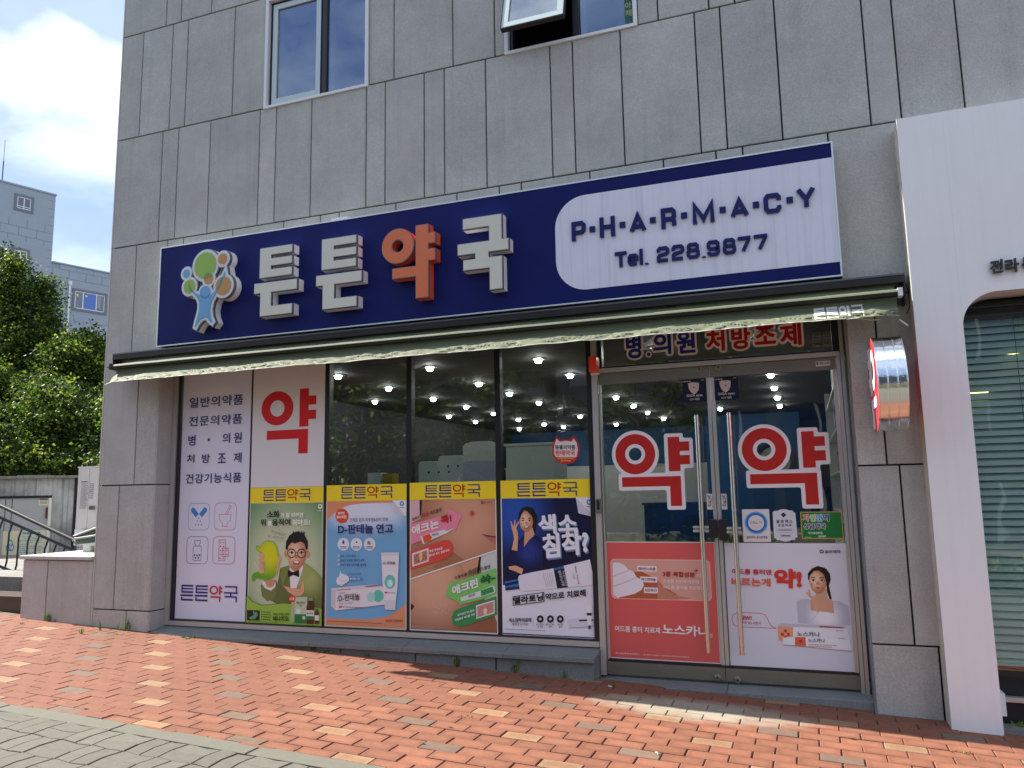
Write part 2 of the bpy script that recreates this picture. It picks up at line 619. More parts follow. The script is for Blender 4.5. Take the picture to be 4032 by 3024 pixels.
M_WHITEP = mat('white_composite', (0.82, 0.825, 0.845), rough=.38, var=.03, vscale=1.5, streak=.03)

def brick_mat(name, base, edge, rnd=.13):
    """fired clay paver: mottled face with a slightly paler ring, tint per piece, pale greenish patch by the door"""
    m = bpy.data.materials.new(name); m.use_nodes = True
    t = m.node_tree; b = t.nodes['Principled BSDF']; L = t.links.new; nd = t.nodes.new
    geo = nd('ShaderNodeNewGeometry'); oi = nd('ShaderNodeObjectInfo'); tc_ = nd('ShaderNodeTexCoord')
    def rng(x, a, b_, lo, hi):
        r = nd('ShaderNodeMapRange'); L(x, r.inputs[0])
        r.inputs[1].default_value = a; r.inputs[2].default_value = b_; r.inputs[3].default_value = lo; r.inputs[4].default_value = hi
        return r.outputs[0]
    def noise(sc, det=5, vec=None):
        n = nd('ShaderNodeTexNoise'); n.inputs['Scale'].default_value = sc; n.inputs['Detail'].default_value = det; n.inputs['Roughness'].default_value = .65
        L(vec or geo.outputs['Position'], n.inputs['Vector']); return n.outputs['Fac']
    def mix(f, a, b_):
        x = nd('ShaderNodeMix'); x.data_type = 'RGBA'
        L(f, x.inputs[0])
        for s_, q in ((6, a), (7, b_)):
            if isinstance(q, tuple):
                x.inputs[s_].default_value = tuple(q)[:3] + (1,)
            else:
                L(q, x.inputs[s_])
        return x.outputs[2]
    # distance from the piece's middle, for the worn ring
    sep = nd('ShaderNodeSeparateXYZ'); L(tc_.outputs['Object'], sep.inputs[0])
    def mth(op, a, b_=None):
        q = nd('ShaderNodeMath'); q.operation = op
        for s_, z in ((0, a), (1, b_)):
            if z is None: continue
            if isinstance(z, (int, float)): q.inputs[s_].default_value = z
            else: L(z, q.inputs[s_])
        return q.outputs[0]
    ax = mth('MAXIMUM', mth('SUBTRACT', mth('ABSOLUTE', sep.outputs[0]), .055), 0.0)
    d = mth('SQRT', mth('ADD', mth('MULTIPLY', ax, ax), mth('MULTIPLY', sep.outputs[1], sep.outputs[1])))
    d = mth('ADD', d, mth('MULTIPLY', noise(30), .02))
    ring = rng(d, .035, .055, 0.0, 1.0)
    c = mix(ring, base, edge)
    v = rng(noise(14, 6), .3, .7, .86, 1.12)
    v2 = rng(oi.outputs['Random'], 0, 1, 1 - rnd, 1 + rnd)
    v3 = rng(noise(1.3, 4), .3, .7, .90, 1.10)
    v4 = rng(noise(260, 2), .3, .7, .9, 1.1)
    v = mth('MULTIPLY', mth('MULTIPLY', v, v2), mth('MULTIPLY', v3, v4))
    vm = nd('ShaderNodeVectorMath'); vm.operation = 'SCALE'; L(c, vm.inputs[0]); L(v, vm.inputs['Scale'])
    # pale greenish patch in front of the door, ragged oval mask
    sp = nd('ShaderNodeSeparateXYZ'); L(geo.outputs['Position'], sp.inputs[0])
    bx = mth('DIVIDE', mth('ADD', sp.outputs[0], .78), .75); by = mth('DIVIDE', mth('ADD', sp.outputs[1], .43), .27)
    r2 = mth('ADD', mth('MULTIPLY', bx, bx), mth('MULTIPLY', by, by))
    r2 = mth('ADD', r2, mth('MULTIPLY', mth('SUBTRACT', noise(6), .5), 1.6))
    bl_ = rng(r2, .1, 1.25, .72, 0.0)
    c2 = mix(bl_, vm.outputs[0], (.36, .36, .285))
    L(c2, b.inputs['Base Color'])
    b.inputs['Roughness'].default_value = .8
    b.inputs['Specular IOR Level'].default_value = .25
    bp = nd('ShaderNodeBump'); bp.inputs['Strength'].default_value = .5; bp.inputs['Distance'].default_value = .003
    L(noise(60, 6), bp.inputs['Height']); L(bp.outputs[0], b.inputs['Normal'])
    return m
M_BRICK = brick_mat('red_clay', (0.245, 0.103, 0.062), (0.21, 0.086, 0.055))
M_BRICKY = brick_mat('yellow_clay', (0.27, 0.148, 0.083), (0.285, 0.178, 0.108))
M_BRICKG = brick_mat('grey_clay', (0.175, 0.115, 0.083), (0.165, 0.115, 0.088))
M_PAVER = mat('grey_paver', (0.12, 0.115, 0.093), rough=.88, var=.16, vscale=16, rnd=.09, bump=.5, bscale=120)
M_KERB = mat('kerb_stone', (0.13, 0.126, 0.10), rough=.88, var=.10, vscale=14, rnd=.04, bump=.3, bscale=120)
M_SAND = mat('joint_sand', (0.10, 0.075, 0.06), rough=.95, var=.35, vscale=30)
M_ASPH = mat('asphalt', (0.055, 0.055, 0.058), rough=.9, var=.15, vscale=4, bump=.4, bscale=200)
M_EARTH = mat('earth', (0.13, 0.12, 0.10), rough=.95, var=.2, vscale=.5)
M_CONC = mat('old_concrete', (0.20, 0.195, 0.18), rough=.9, var=.28, vscale=3, bump=.4, bscale=40, streak=.35)

# ================================================================ GROUND
mb = MB()
xs = [-400, -120, -60, -26, -18, -12, -8, -4, 0, 4, 8, 12, 18, 26, 60, 120, 400]
ys = [-400, -100, -40, -22, -14, -8, -4, 0, 4, 10, 20, 60, 150, 400]
for i in range(len(xs) - 1):
    for j in range(len(ys) - 1):
        q = [(xs[i], ys[j]), (xs[i + 1], ys[j]), (xs[i + 1], ys[j + 1]), (xs[i], ys[j + 1])]
        mb.face([(a, b, gz(a) - .06) for a, b in q], M_EARTH)
mb.build('ground', kind='structure')
mb = MB()
for i in range(len(xs) - 1):
    a, b = xs[i], xs[i + 1]
    mb.face([(a, -16.5, gz(a) - .05), (b, -16.5, gz(b) - .05), (b, -8.6, gz(b) - .05), (a, -8.6, gz(a) - .05)], M_ASPH)
mb.build('road', kind='structure')
mb = MB()
M_YEL = mat('yellow_road_paint', (0.55, 0.36, 0.06), rough=.7, var=.15)
for yy in (-9.1, -12.5, -12.75, -16.1):
    for i in range(3, 13):
        a, b = xs[i], xs[i + 1]
        mb.face([(a, yy, gz(a) - .045), (b, yy, gz(b) - .045), (b, yy + .12, gz(b) - .045), (a, yy + .12, gz(a) - .045)], M_YEL)
mb.build('road_marking', kind='structure')

# pavement of clay bricks, kerb stones and interlocking pavers, all counted pieces of one setting object
TH = -0.0091
CT, ST = math.cos(TH), math.sin(TH)
def rot(x, y):
    return (x * CT - y * ST, x * ST + y * CT)
PAV = thing('pavement', None, None, (-3, -2, gz(-3)), kind='structure')
SL = math.atan(0.041)
def piece_mesh(outline, m, h=0.035, ch=0.004):
    """paver outline (local x, y) as a chamfered block whose top is z = 0"""
    me = bpy.data.meshes.new('paver'); bm = bmesh.new()
    ins = inset(outline, ch)
    top = [bm.verts.new((p[0], p[1], 0)) for p in ins]
    mid = [bm.verts.new((p[0], p[1], -ch * .7)) for p in outline]
    bot = [bm.verts.new((p[0], p[1], -h)) for p in outline]
    n = len(outline)
    bm.faces.new(top)
    for i in range(n):
        j = (i + 1) % n
        bm.faces.new((mid[i], mid[j], top[j], top[i]))
        bm.faces.new((bot[i], bot[j], mid[j], mid[i]))
    bmesh.ops.recalc_face_normals(bm, faces=bm.faces)
    bm.to_mesh(me); bm.free(); me.materials.append(m)
    return me
def put(me, name, x, y, dz=0, tilt=(0, 0), rz=0):
    o = bpy.data.objects.new(name, me); COL.objects.link(o)
    o.parent = PAV
    o.location = Vector((x, y, gz(x) + dz)) - WL[PAV.name]
    o.rotation_euler = (tilt[0], SL + tilt[1], TH + rz)
    return o
BX, BY = 0.2385, 0.1245
bw, bh = 0.2385 - .005, 0.1245 - .005
def rect(w_, h_):
    return [(-w_ / 2, -h_ / 2), (w_ / 2, -h_ / 2), (w_ / 2, h_ / 2), (-w_ / 2, h_ / 2)]
BM = {}
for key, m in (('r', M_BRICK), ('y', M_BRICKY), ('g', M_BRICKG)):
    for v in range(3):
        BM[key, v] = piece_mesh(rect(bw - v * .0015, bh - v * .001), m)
slots = []
for row in range(-1, 19):
    yc = -0.097 - BY * row
    for i in range(-46, 34):
        # row 5 holds a grey brick at x = -3.105; every third row is a feature row, shifted by one brick and a half
        xc = -3.105 + BX * i + (0.5 * BX if (row - 5) % 2 else 0)
        key = 'r'
        if (row - 5) % 3 == 0:
            s_ = (row - 5) // 3
            kk = (xc - (-3.105 + 1.5 * BX * s_)) / BX
            kk = round(kk)
            if kk % 6 == 0: key = 'g'
            elif kk % 6 == 3: key = 'y'
        slots.append((row, xc, yc, key))
RG = random.Random(3)
near = []
for (row, xc, yc, key) in slots:
    x, y = rot(xc, yc)
    if x > 4 or x < -12.5: continue
    dist = math.hypot(x, y + 6.1)
    # visible wedge of the pavement
    ang = math.atan2(x, y + 6.1)
    vis = -1.0 < ang < 0.42 and y > -2.3
    near.append((0 if vis else 1, dist, x, y, row, xc, yc, key))
near.sort()
BH = {}
rest = MB()
for idx, (nv, dist, x, y, row, xc, yc, key) in enumerate(near):
    y0, y1 = yc - bh / 2, yc + bh / 2
    if row == -1: y1 = min(y1, 0.10)
    if y0 < -2.245: y0 = -2.245
    dz = RG.uniform(-.0022, .0022)
    jx, jy, jr = RG.uniform(-.0018, .0018), RG.uniform(-.0012, .0012), RG.uniform(-.006, .006)
    if idx < 300:
        if y0 > yc - bh / 2:
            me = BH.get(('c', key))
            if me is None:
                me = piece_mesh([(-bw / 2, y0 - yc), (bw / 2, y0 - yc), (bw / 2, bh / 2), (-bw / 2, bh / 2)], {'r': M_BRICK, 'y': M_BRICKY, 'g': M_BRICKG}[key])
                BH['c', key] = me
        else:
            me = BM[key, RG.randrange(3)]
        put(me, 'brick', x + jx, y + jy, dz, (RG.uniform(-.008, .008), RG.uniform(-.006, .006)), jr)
    else:
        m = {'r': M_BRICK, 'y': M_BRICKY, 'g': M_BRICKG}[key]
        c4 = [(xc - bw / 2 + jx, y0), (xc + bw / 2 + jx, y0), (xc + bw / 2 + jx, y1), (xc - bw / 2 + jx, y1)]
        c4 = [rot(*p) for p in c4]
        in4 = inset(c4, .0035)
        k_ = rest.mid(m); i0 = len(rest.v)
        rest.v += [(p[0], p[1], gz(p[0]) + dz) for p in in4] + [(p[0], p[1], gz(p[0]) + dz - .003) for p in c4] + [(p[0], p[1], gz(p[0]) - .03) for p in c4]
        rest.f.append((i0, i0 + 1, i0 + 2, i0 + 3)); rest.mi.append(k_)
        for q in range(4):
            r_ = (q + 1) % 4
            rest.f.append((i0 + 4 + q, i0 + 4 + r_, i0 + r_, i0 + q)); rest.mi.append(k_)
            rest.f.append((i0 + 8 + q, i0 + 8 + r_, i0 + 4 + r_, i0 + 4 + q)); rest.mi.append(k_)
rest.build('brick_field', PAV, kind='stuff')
# kerb stones flush between the two pavings
ko = piece_mesh(rect(.985, .135), M_KERB, h=.06)
for i in range(-9, 4):
    x, y = rot(-4.45 + i * .995, -2.322)
    put(ko, 'kerb_stone', x, y, .001)
# interlocking grey pavers in basket weave with zigzag edges
SQ = 0.236
def tri(t):
    t = t % 1.0
    return 4 * abs(t - .5) - 1
def warp(x, y):
    return (x + .008 * tri(y / (SQ / 2) * .5 + .13), y + .008 * tri(x / (SQ / 2) * .5 + .13))
pcs = []
for i in range(-42, 12):
    for j in range(0, 12):
        x0, y1 = -1.0 + i * SQ, -2.394 - j * SQ
        y0 = y1 - SQ
        g_ = .0035
        if (i + j) % 2:
            rs = [(x0 + g_, x0 + SQ / 2 - g_ * .6, y0 + g_, y1 - g_), (x0 + SQ / 2 + g_ * .6, x0 + SQ - g_, y0 + g_, y1 - g_)]
        else:
            rs = [(x0 + g_, x0 + SQ - g_, y0 + g_, y0 + SQ / 2 - g_ * .6), (x0 + g_, x0 + SQ - g_, y0 + SQ / 2 + g_ * .6, y1 - g_)]
        for (a, b, c, d) in rs:
            ol = []
            def edge(p, q):
                n = max(2, int(round(math.hypot(q[0] - p[0], q[1] - p[1]) / .028)))
                for s_ in range(n):
                    u = s_ / n
                    ol.append(warp(p[0] + (q[0] - p[0]) * u, p[1] + (q[1] - p[1]) * u))
            edge((a, c), (b, c)); edge((b, c), (b, d)); edge((b, d), (a, d)); edge((a, d), (a, c))
            cx, cy_ = (a + b) / 2, (c + d) / 2
            x, y = rot(cx, cy_)
            pcs.append((math.hypot(x, y + 6.1) if -1.05 < math.atan2(x, y + 6.1) < -.35 else 50 + abs(x), x, y, cx, cy_, ol))
pcs.sort(key=lambda q: q[0])
rest = MB()
for idx, (d_, x, y, cx, cy_, ol) in enumerate(pcs):
    dz = RG.uniform(-.002, .002)
    if idx < 280:
        me = piece_mesh([(p[0] - cx, p[1] - cy_) for p in ol], M_PAVER)
        put(me, 'paver', x, y, dz, (RG.uniform(-.006, .006), RG.uniform(-.006, .006)))
    else:
        k_ = rest.mid(M_PAVER); i0 = len(rest.v); n = len(ol)
        pp = [rot(*p) for p in ol]
        rest.v += [(p[0], p[1], gz(p[0]) + dz) for p in pp] + [(p[0], p[1], gz(p[0]) - .03) for p in pp]
        rest.f.append(tuple(range(i0, i0 + n))); rest.mi.append(k_)
        for q in range(n):
            rest.f.append((i0 + n + q, i0 + n + (q + 1) % n, i0 + (q + 1) % n, i0 + q)); rest.mi.append(k_)
rest.build('paver_field', PAV, kind='stuff')
mb = MB()
for i in range(3, 14):
    a, b = xs[i], xs[i + 1]
    mb.face([(a, -5.4, gz(a) - .011), (b, -5.4, gz(b) - .011), (b, 2.0, gz(b) - .011), (a, 2.0, gz(a) - .011)], M_SAND)
mb.build('joint_sand', PAV)
mb = MB()
for i in range(3, 14):
    a, b = xs[i], xs[i + 1]
    for (c, d) in ((-8.45, -5.2), (-22, -16.7)):
        mb.face([(a, c, gz(a)), (b, c, gz(b)), (b, d, gz(b)), (a, d, gz(a))], M_PAVER)
mb.build('far_footpath', kind='structure')
mb = MB()
for i in range(3, 14):
    a, b = xs[i], xs[i + 1]
    for (c, d) in ((-8.6, -8.45), (-16.7, -16.5)):
        i0 = len(mb.v)
        mb.face([(a, c, gz(a) + .004), (b, c, gz(b) + .004), (b, d, gz(b) + .004), (a, d, gz(a) + .004)], M_KERB)
        mb.face([(a, c, gz(a) + .004), (b, c, gz(b) + .004), (b, c, gz(b) - .06), (a, c, gz(a) - .06)], M_KERB)
        mb.face([(a, d, gz(a) + .004), (b, d, gz(b) + .004), (b, d, gz(b) - .06), (a, d, gz(a) - .06)], M_KERB)
mb.build('road_kerb', kind='structure')

# ================================================================ THE PHARMACY BUILDING
BLD = thing('pharmacy_building', 'grey granite clad building with a pharmacy shopfront and two upper windows', 'building', (-3.2, 0, gz(-3.2)))
JG = 0.0060
def panel(x0, x1, z0, z1, y0=0.0, y1=0.028, m=None, par=None):
    b = MB(); b.slab(x0 + JG, x1 - JG, y0, y1, z0 + JG, z1 - JG, m or M_STONE)
    return b.build('stone_panel', par or BLD)
RA = [-6.785, -6.186, -5.98, -5.572, -4.95, -4.75, -4.33, -3.70, -3.50, -3.09, -2.47, -2.26, -1.85, -1.23, -1.02, -.61, 0, .2, .62, 1.24, 1.45, 1.87, 2.49, 2.9, 3.5, 4.1, 4.7, 5.3, 6.0]
RB1 = [-6.785, -6.493, -6.082, -5.873, -5.259, -4.862]
RB2 = [-3.650, -3.381, -2.768, -2.354, -2.258]
RB3 = [-1.060, -.889, -.475, -.272, .345, .76, .965, 1.58, 2.0, 2.2, 2.8, 3.4, 4.0, 4.6, 5.3, 6.0]
RC = [-6.785, -6.158, -5.944, -5.525, -4.905, -4.707, -4.290, -3.675, -3.471, -3.064, -2.859, -2.448, -1.840, -1.636, -1.215, -.596, -.393, .022, .646, .851, 1.264, 1.88, 2.08, 2.5, 3.1, 3.3, 3.7, 4.3, 4.9, 5.5, 6.0]
RD = [-6.785, -6.445, -6.028, -5.822, -5.198, -4.588, -4.170, -3.964, -3.356, -2.740, -2.335, -2.129, -1.517, -.901, -.485, -.281, .342, .96, 1.6, 2.2, 2.8, 3.4, 4.0, 4.6, 5.2, 6.0]
for lst, z0, z1 in ((RA, 6.62, 7.85), (RC, 7.85, 9.07), (RB1, 5.405, 6.62), (RB2, 5.405, 6.62), (RB3, 5.405, 6.62), (RC, 4.187, 5.405), (RD, 2.894, 4.187),
                    ([-6.785, -6.325, -6.055], 1.668, 2.894), ([-6.785, -6.512, -6.055], .441, 1.668), ([-6.785, -6.341, -6.055], .0, .441),
                    ([.366, .5605, .84], 1.668, 2.894), ([.366, .638, .84], .441, 1.668), ([.366, .781, .84], -.12, .441)):
    for a, b in zip(lst[:-1], lst[1:]):
        panel(a, b, z0, z1)
for (a, b) in ((-4.862, -3.650), (-2.258, -1.060)):       # small strips over the windows
    panel(a, b, 6.585, 6.62)
for (z0, z1) in ((.25, .441), (.441, 1.668), (1.668, 2.894)):      # reveal of the left pillar and of the door side
    b = MB(); b.prism([(.006, z0 + JG), (.235, z0 + JG), (.235, z1 - JG), (.006, z1 - JG)], -6.085, -6.047, M_STONE, 'x')
    b.build('stone_panel', BLD)
b = MB(); b.prism([(.006, -.1), (.235, -.1), (.235, 2.89), (.006, 2.89)], .358, .372, M_STONED, 'x'); b.build('stone_panel', BLD)
# structure behind the cladding
b = MB()
for (x0, x1, z0, z1) in ((-6.77, -6.06, -.4, 2.9), (.37, .83, -.6, 2.9), (-6.77, 6.0, 2.9, 5.38), (-6.77, -4.87, 5.38, 6.6), (-3.64, -2.27, 5.38, 6.6), (-1.05, 6.0, 5.38, 6.6), (-6.77, 6.0, 6.6, 9.07)):
    b.box(x0, x1, .022, .21, z0, z1, M_JOINT)
b.build('backing_wall', BLD)
b = MB()
b.box(-6.785, -6.6, .215, 12, -.5, 9.07, M_STONE)
b.box(5.8, 6.0, .215, 12, -.8, 9.07, M_STONE)
b.box(-6.6, 5.8, 11.8, 12, -.8, 9.07, M_STONE)
b.box(-6.8, 6.02, .0, 12.02, 9.075, 9.16, M_STONED)
b.build('outer_wall', BLD)
b = MB()
b.box(-6.6, 5.8, .22, 11.8, 3.1, 3.3, M_BACK)
b.box(-6.6, 5.8, 2.2, 2.3, 3.3, 9.0, M_BACK)
b.build('upper_floor', BLD)
M_CAP = mat('white_corner_trim', (0.55, 0.56, 0.5), rough=.5)
b = MB(); b.box(-6.800, -6.786, .002, .03, -.0, 9.07, M_CAP); b.build('corner_trim', BLD)

# sill ledge and plinth under the shop windows
def sloped(x0, x1, yf, yb, zf, zb, th, m):
    b = MB()
    b.prism([(yf, zf - th), (yb, zb - th), (yb, zb), (yf + .006, zf), (yf, zf - .006)], x0, x1, m, 'x')
    return b
lx = [-6.046] + [v for v in [-4.1975,-3.2727,-2.3597]] + [-1.598]
for a, c in zip(lx[:-1], lx[1:]):
    sloped(a + .002, c - .002, -.022, .245, .243, .283, .036, M_STONED).build('sill_stone', BLD)
px_ = [-6.046] + [-3.8959,-3.1639,-2.434] + [-1.612]
for a, c in zip(px_[:-1], px_[1:]):
    panel(a, c, -.02, .212, .012, .05, M_STONED)
b = MB(); b.prism([(.05, -.02), (.245, -.02), (.245, .24), (.05, .205)], -6.04, -1.612, M_STONED, 'x'); b.build('plinth', BLD)
# door step
for a, c in ((-1.604, -.63), (-.626, .364)):
    b = MB(); b.prism([(.045, -.08), (.34, -.08), (.34, .078), (.05, .046), (.045, .042)], a, c, M_STONED, 'x'); b.build('step_stone', BLD)

# ---- shopfront frame
def bx(name, x0, x1, y0, y1, z0, z1, m, par=BLD):
    b = MB(); b.box(x0, x1, y0, y1, z0, z1, m); return b.build(name, par)
bx('frame_post', -6.044, -5.988, .190, .29, .286, 2.895, M_ALU)
bx('frame_post', -5.986, -5.958, .205, .29, .335, 2.895, M_BLACKFR)
bx('bottom_rail', -5.986, -1.612, .192, .29, .286, .328, M_ALU)
bx('bottom_rail', -5.956, -1.66, .215, .29, .330, .342, M_BLACKFR)
bx('top_rail', -5.956, -1.66, .215, .29, 2.86, 2.893, M_BLACKFR)
for xc, hw in ((-5.087, .013), (-4.218, .0235), (-3.343, .026), (-2.473, .026)):
    bx('mullion', xc - hw, xc + hw, .2365, .305, .344, 2.858, M_BLACKFR)
bx('frame_post', -1.656, -1.607, .21, .30, .330, 2.893, M_BLACKFR)
bx('frame_post', -1.605, -1.558, .180, .30, .079, 2.893, M_ALU)
for a, c in ((-5.074, -4.2415), (-4.1945, -3.369), (-3.317, -2.499), (-2.447, -1.6565)):
    bx('glass_pane', a, c, .240, .248, .343, 2.859, M_GLASS)
bx('glass_pane', -5.957, -5.1, .240, .248, .343, 2.859, M_GLASS)
# door surround
bx('door_header', -1.556, .318, .175, .30, 2.497, 2.532, M_ALU)
bx('glass_pane', -1.52, .27, .240, .248, 2.55, 2.86, M_GLASS)
bx('transom_frame', -1.556, .318, .215, .29, 2.534, 2.549, M_BLACKFR)
bx('transom_frame', -1.556, .318, .215, .29, 2.861, 2.893, M_BLACKFR)
bx('transom_frame', -1.556, -1.521, .215, .29, 2.55, 2.86, M_BLACKFR)
bx('transom_frame', .271, .318, .215, .29, 2.55, 2.86, M_BLACKFR)
bx('frame_post', .290, .316, .195, .30, .058, 2.496, M_ALU)
bx('frame_post', .320, .344, .180, .30, .058, 2.893, M_ALU)
def door(x0, x1, hinge):
    d = bx('glass_door', x0 + .014, x1 - .014, .236, .246, .186, 2.405, M_GLASS)
    bx('top_rail', x0, x1, .205, .262, 2.403, 2.493, M_SATIN, d)
    bx('bottom_rail', x0, x1, .205, .262, .086, .180, M_SATIN, d)
    bx('rail_seal', x0 + .013, x1 - .013, .222, .256, .1805, .1995, M_BLACKFR, d)
    for a in (x0, x1 - .027):
        bx('stile', a, a + .027 if a > x0 else a + .013 if hinge == 'L' else a + .027, .212, .258, .2, 2.402, M_ALU, d)
    return d
DL = door(-1.552, -.6475, 'L')
DR = door(-.6425, .2865, 'R')
def knob(d, x, z, y=.205):
    b = MB(); b.lathe([(0, -.016), (.018, -.016), (.026, -.012), (.028, 0)], (x, y, z), M_SATIN, 20, 'y')
    b.lathe([(0, -.0185), (.006, -.0185), (.008, -.016)], (x, y, z), M_BLACKFR, 10, 'y'); b.build('pivot_cap', d, smooth=False)
for d, f, p in ((DL, 'DO', (-0.7241,2.4698)), (DR, 'DO', (-0.5743,2.4762)), (DL, '', (-0.705,0.109)), (DR, '', (-0.5601,0.1014))):
    knob(d, p[0], p[1])
for d, x, z0, z1 in ((DL, -.7555, .302, 2.10), (DR, -.5095, .298, 2.105)):
    b = MB(); b.tube([(x, .125, z0), (x, .125, z1)], .0175, M_STEEL, 18)
    b.build('pull_handle', d, smooth=False)
    b = MB()
    for zz in (.78, 1.72):
        b.tube([(x, .137, zz), (x, .238, zz)], .009, M_STEEL, 10)
    b.build('handle_bracket', d)
# dark lock boxes with clear grips
M_CLEAR = mat('cloudy_plastic', (0.46, 0.45, 0.43), rough=.25, spec=.6)
for d, fr, fx in ((DL, [(-0.7126,1.2892),(-0.6492,1.146)], -1), (DR, [(-0.6373,1.2888),(-0.5714,1.1301)], 1)):
    (a, zt), (c, zb) = fr
    b = MB(); b.prism(rrect(a, c, zb, zt, .012), .175, .235, M_BLACKFR, 'y'); b.build('door_lock', d)
    b = MB()
    gx0, gx1 = (a - .115, a + .005) if fx < 0 else (c - .005, c + .105)
    for dz_ in (.0, .028):
        b.prism(rrect(gx0, gx1, (zb + zt) / 2 - .012 + dz_ - .012, (zb + zt) / 2 + .008 + dz_ - .012, .008), .15, .172, M_CLEAR, 'y')
    b.build('lock_grip', d)

# ---- upper windows
def upper_window(x0, x1, z0, z1, xm, open_):
    f = MB(); t_ = .034
    f.box(x0, x1, -.018, .16, z0, z0 + .026, M_WHITEFR)
    f.box(x0, x1, -.018, .16, z1 - .026, z1, M_WHITEFR)
    f.box(x0, x0 + t_, -.018, .16, z0 + .027, z1 - .027, M_WHITEFR)
    f.box(x1 - t_, x1, -.018, .16, z0 + .027, z1 - .027, M_WHITEFR)
    wo = f.build('window', BLD)
    bx('window_mullion', xm - .02, xm + .03, .02, .14, z0 + .03, z1 - .03, M_BLACKFR, wo)
    # right fixed light
    bx('fixed_pane', xm + .035, x1 - t_ - .004, .045, .053, z0 + .028, z1 - .028, M_SKYGLASS, wo)
    bx('inner_frame', xm + .035, xm + .08, .06, .1, z0 + .03, z1 - .03, M_SASH, wo)
    # dark gasket round the left light
    g = MB()
    a, c, e, h = x0 + t_ + .001, xm - .022, z0 + .028, z1 - .028
    g.box(a, a + .03, .03, .12, e, h, M_BLACKFR); g.box(c - .012, c, .03, .12, e, h, M_BLACKFR)
    g.box(a + .031, c - .013, .03, .12, e, e + .018, M_BLACKFR); g.box(a + .031, c - .013, .03, .12, h - .03, h, M_BLACKFR)
    g.build('gasket', wo)
    return wo, (a + .032, c - .014, e + .02, h - .032)
def sash(x0, x1, z0, z1, parent, tilt):
    """pale sash with pane and handle; tilt = outward opening angle about the top edge"""
    zt = z1
    def tr(p):
        dy, dz = p[1] - .03, p[2] - zt
        c, s = math.cos(tilt), math.sin(tilt)
        return (p[0], .03 + dy * c + dz * s * 1.0, zt - dy * s + dz * c)
    parts = []
    f = MB(); q = .055
    f.box(x0, x1, .02, .06, z0, z0 + q, M_SASH); f.box(x0, x1, .02, .06, z1 - q, z1, M_SASH)
    f.box(x0, x0 + q, .02, .06, z0 + q + .001, z1 - q - .001, M_SASH); f.box(x1 - q, x1, .02, .06, z0 + q + .001, z1 - q - .001, M_SASH)
    e = .006
    f.box(x0 - e, x1 + e, .016, .064, z0 - e * 2, z0 - .001, M_DARKBR)
    f.box(x0 - e, x0 - .001, .016, .064, z0, z1, M_DARKBR); f.box(x1 + .001, x1 + e, .016, .064, z0, z1, M_DARKBR)
    g = MB(); g.box(x0 + q, x1 - q, .036, .044, z0 + q, z1 - q, M_SKYGLASS)
    h = MB(); xm = x0 + (x1 - x0) * .55
    h.tube([(xm - .045, .095, z0 + .085), (xm - .035, .1, z0 + .10), (xm + .02, .1, z0 + .105), (xm + .04, .075, z0 + .09)], .008, M_WHITEFR, 8)
    for mb_ in (f, g, h):
        mb_.v = [tr(p) for p in mb_.v]
    f.build('sash', parent); g.build('pane', parent); h.build('window_handle', parent)
W1, r1 = upper_window(-4.855, -3.652, 5.392, 6.585, -4.175, False)
sash(*r1, W1, 0.0)
bx('room_rail', -4.72, -4.25, .45, .48, 5.93, 5.955, M_WHITEFR, W1)
bx('room_rail', -4.72, -4.25, .45, .48, 5.965, 5.985, M_WHITEFR, W1)
W2, r2 = upper_window(-2.256, -1.061, 5.394, 6.585, -1.60, True)
sash(*r2, W2, R(15.5))
M_STKG = mat('teal_sticker', (0.10, 0.32, 0.26), rough=.5)
pr = Print(W2, .0445)
pr.poly('window_sticker', [(-1.175, 5.47), (-1.105, 5.47), (-1.105, 5.95), (-1.175, 5.95)], '#2f5f52')
pr.text('window_sticker', '아', [(-1.17, 5.60), (-1.115, 5.60), (-1.17, 5.66)], '#a8a668', .03)
pr.text('window_sticker', '채', [(-1.17, 5.53), (-1.115, 5.53), (-1.17, 5.59)], '#a8a668', .03)
pr.done()

# ---- shop room
M_FLOOR = mat('shop_floor_tile', (0.12, 0.12, 0.115), rough=.3, var=.05)
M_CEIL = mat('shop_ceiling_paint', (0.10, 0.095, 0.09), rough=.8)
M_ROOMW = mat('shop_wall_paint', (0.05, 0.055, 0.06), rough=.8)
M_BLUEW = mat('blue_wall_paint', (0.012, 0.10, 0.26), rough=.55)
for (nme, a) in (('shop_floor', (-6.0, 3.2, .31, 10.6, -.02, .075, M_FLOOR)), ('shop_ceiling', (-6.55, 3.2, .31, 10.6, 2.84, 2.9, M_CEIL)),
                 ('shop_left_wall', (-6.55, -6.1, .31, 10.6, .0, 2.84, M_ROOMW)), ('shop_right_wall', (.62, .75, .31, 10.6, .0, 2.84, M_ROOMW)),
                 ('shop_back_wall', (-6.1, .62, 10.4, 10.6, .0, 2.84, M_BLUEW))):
    b = MB(); b.box(*a); b.build(nme, kind='structure')
M_LAMP = mat('lamp_glow', (0.9, 0.9, 0.9), emit=(1.0, 0.98, 0.94), estr=36.0)
M_LRING = mat('lamp_ring', (0.5, 0.5, 0.5), rough=.3, metal=.6)
LX = {-.28: (1.07, 3.35, 4.6, 5.8, 7.02), -1.2: (1.05, 3.4, 7.0), -2.39: (1.16, 2.29, 4.6, 5.82, 6.98), -3.57: (1.13, 2.45, 3.5, 4.72, 5.88, 7.0),
      -4.71: (1.18, 2.3, 3.54, 4.67, 5.79, 7.0), -5.55: (3.41, 5.86, 7.01), -4.6: (8.15,), -4.45: (8.95,), -5.4: (8.95,), -3.38: (8.97,), -2.32: (8.2,)}
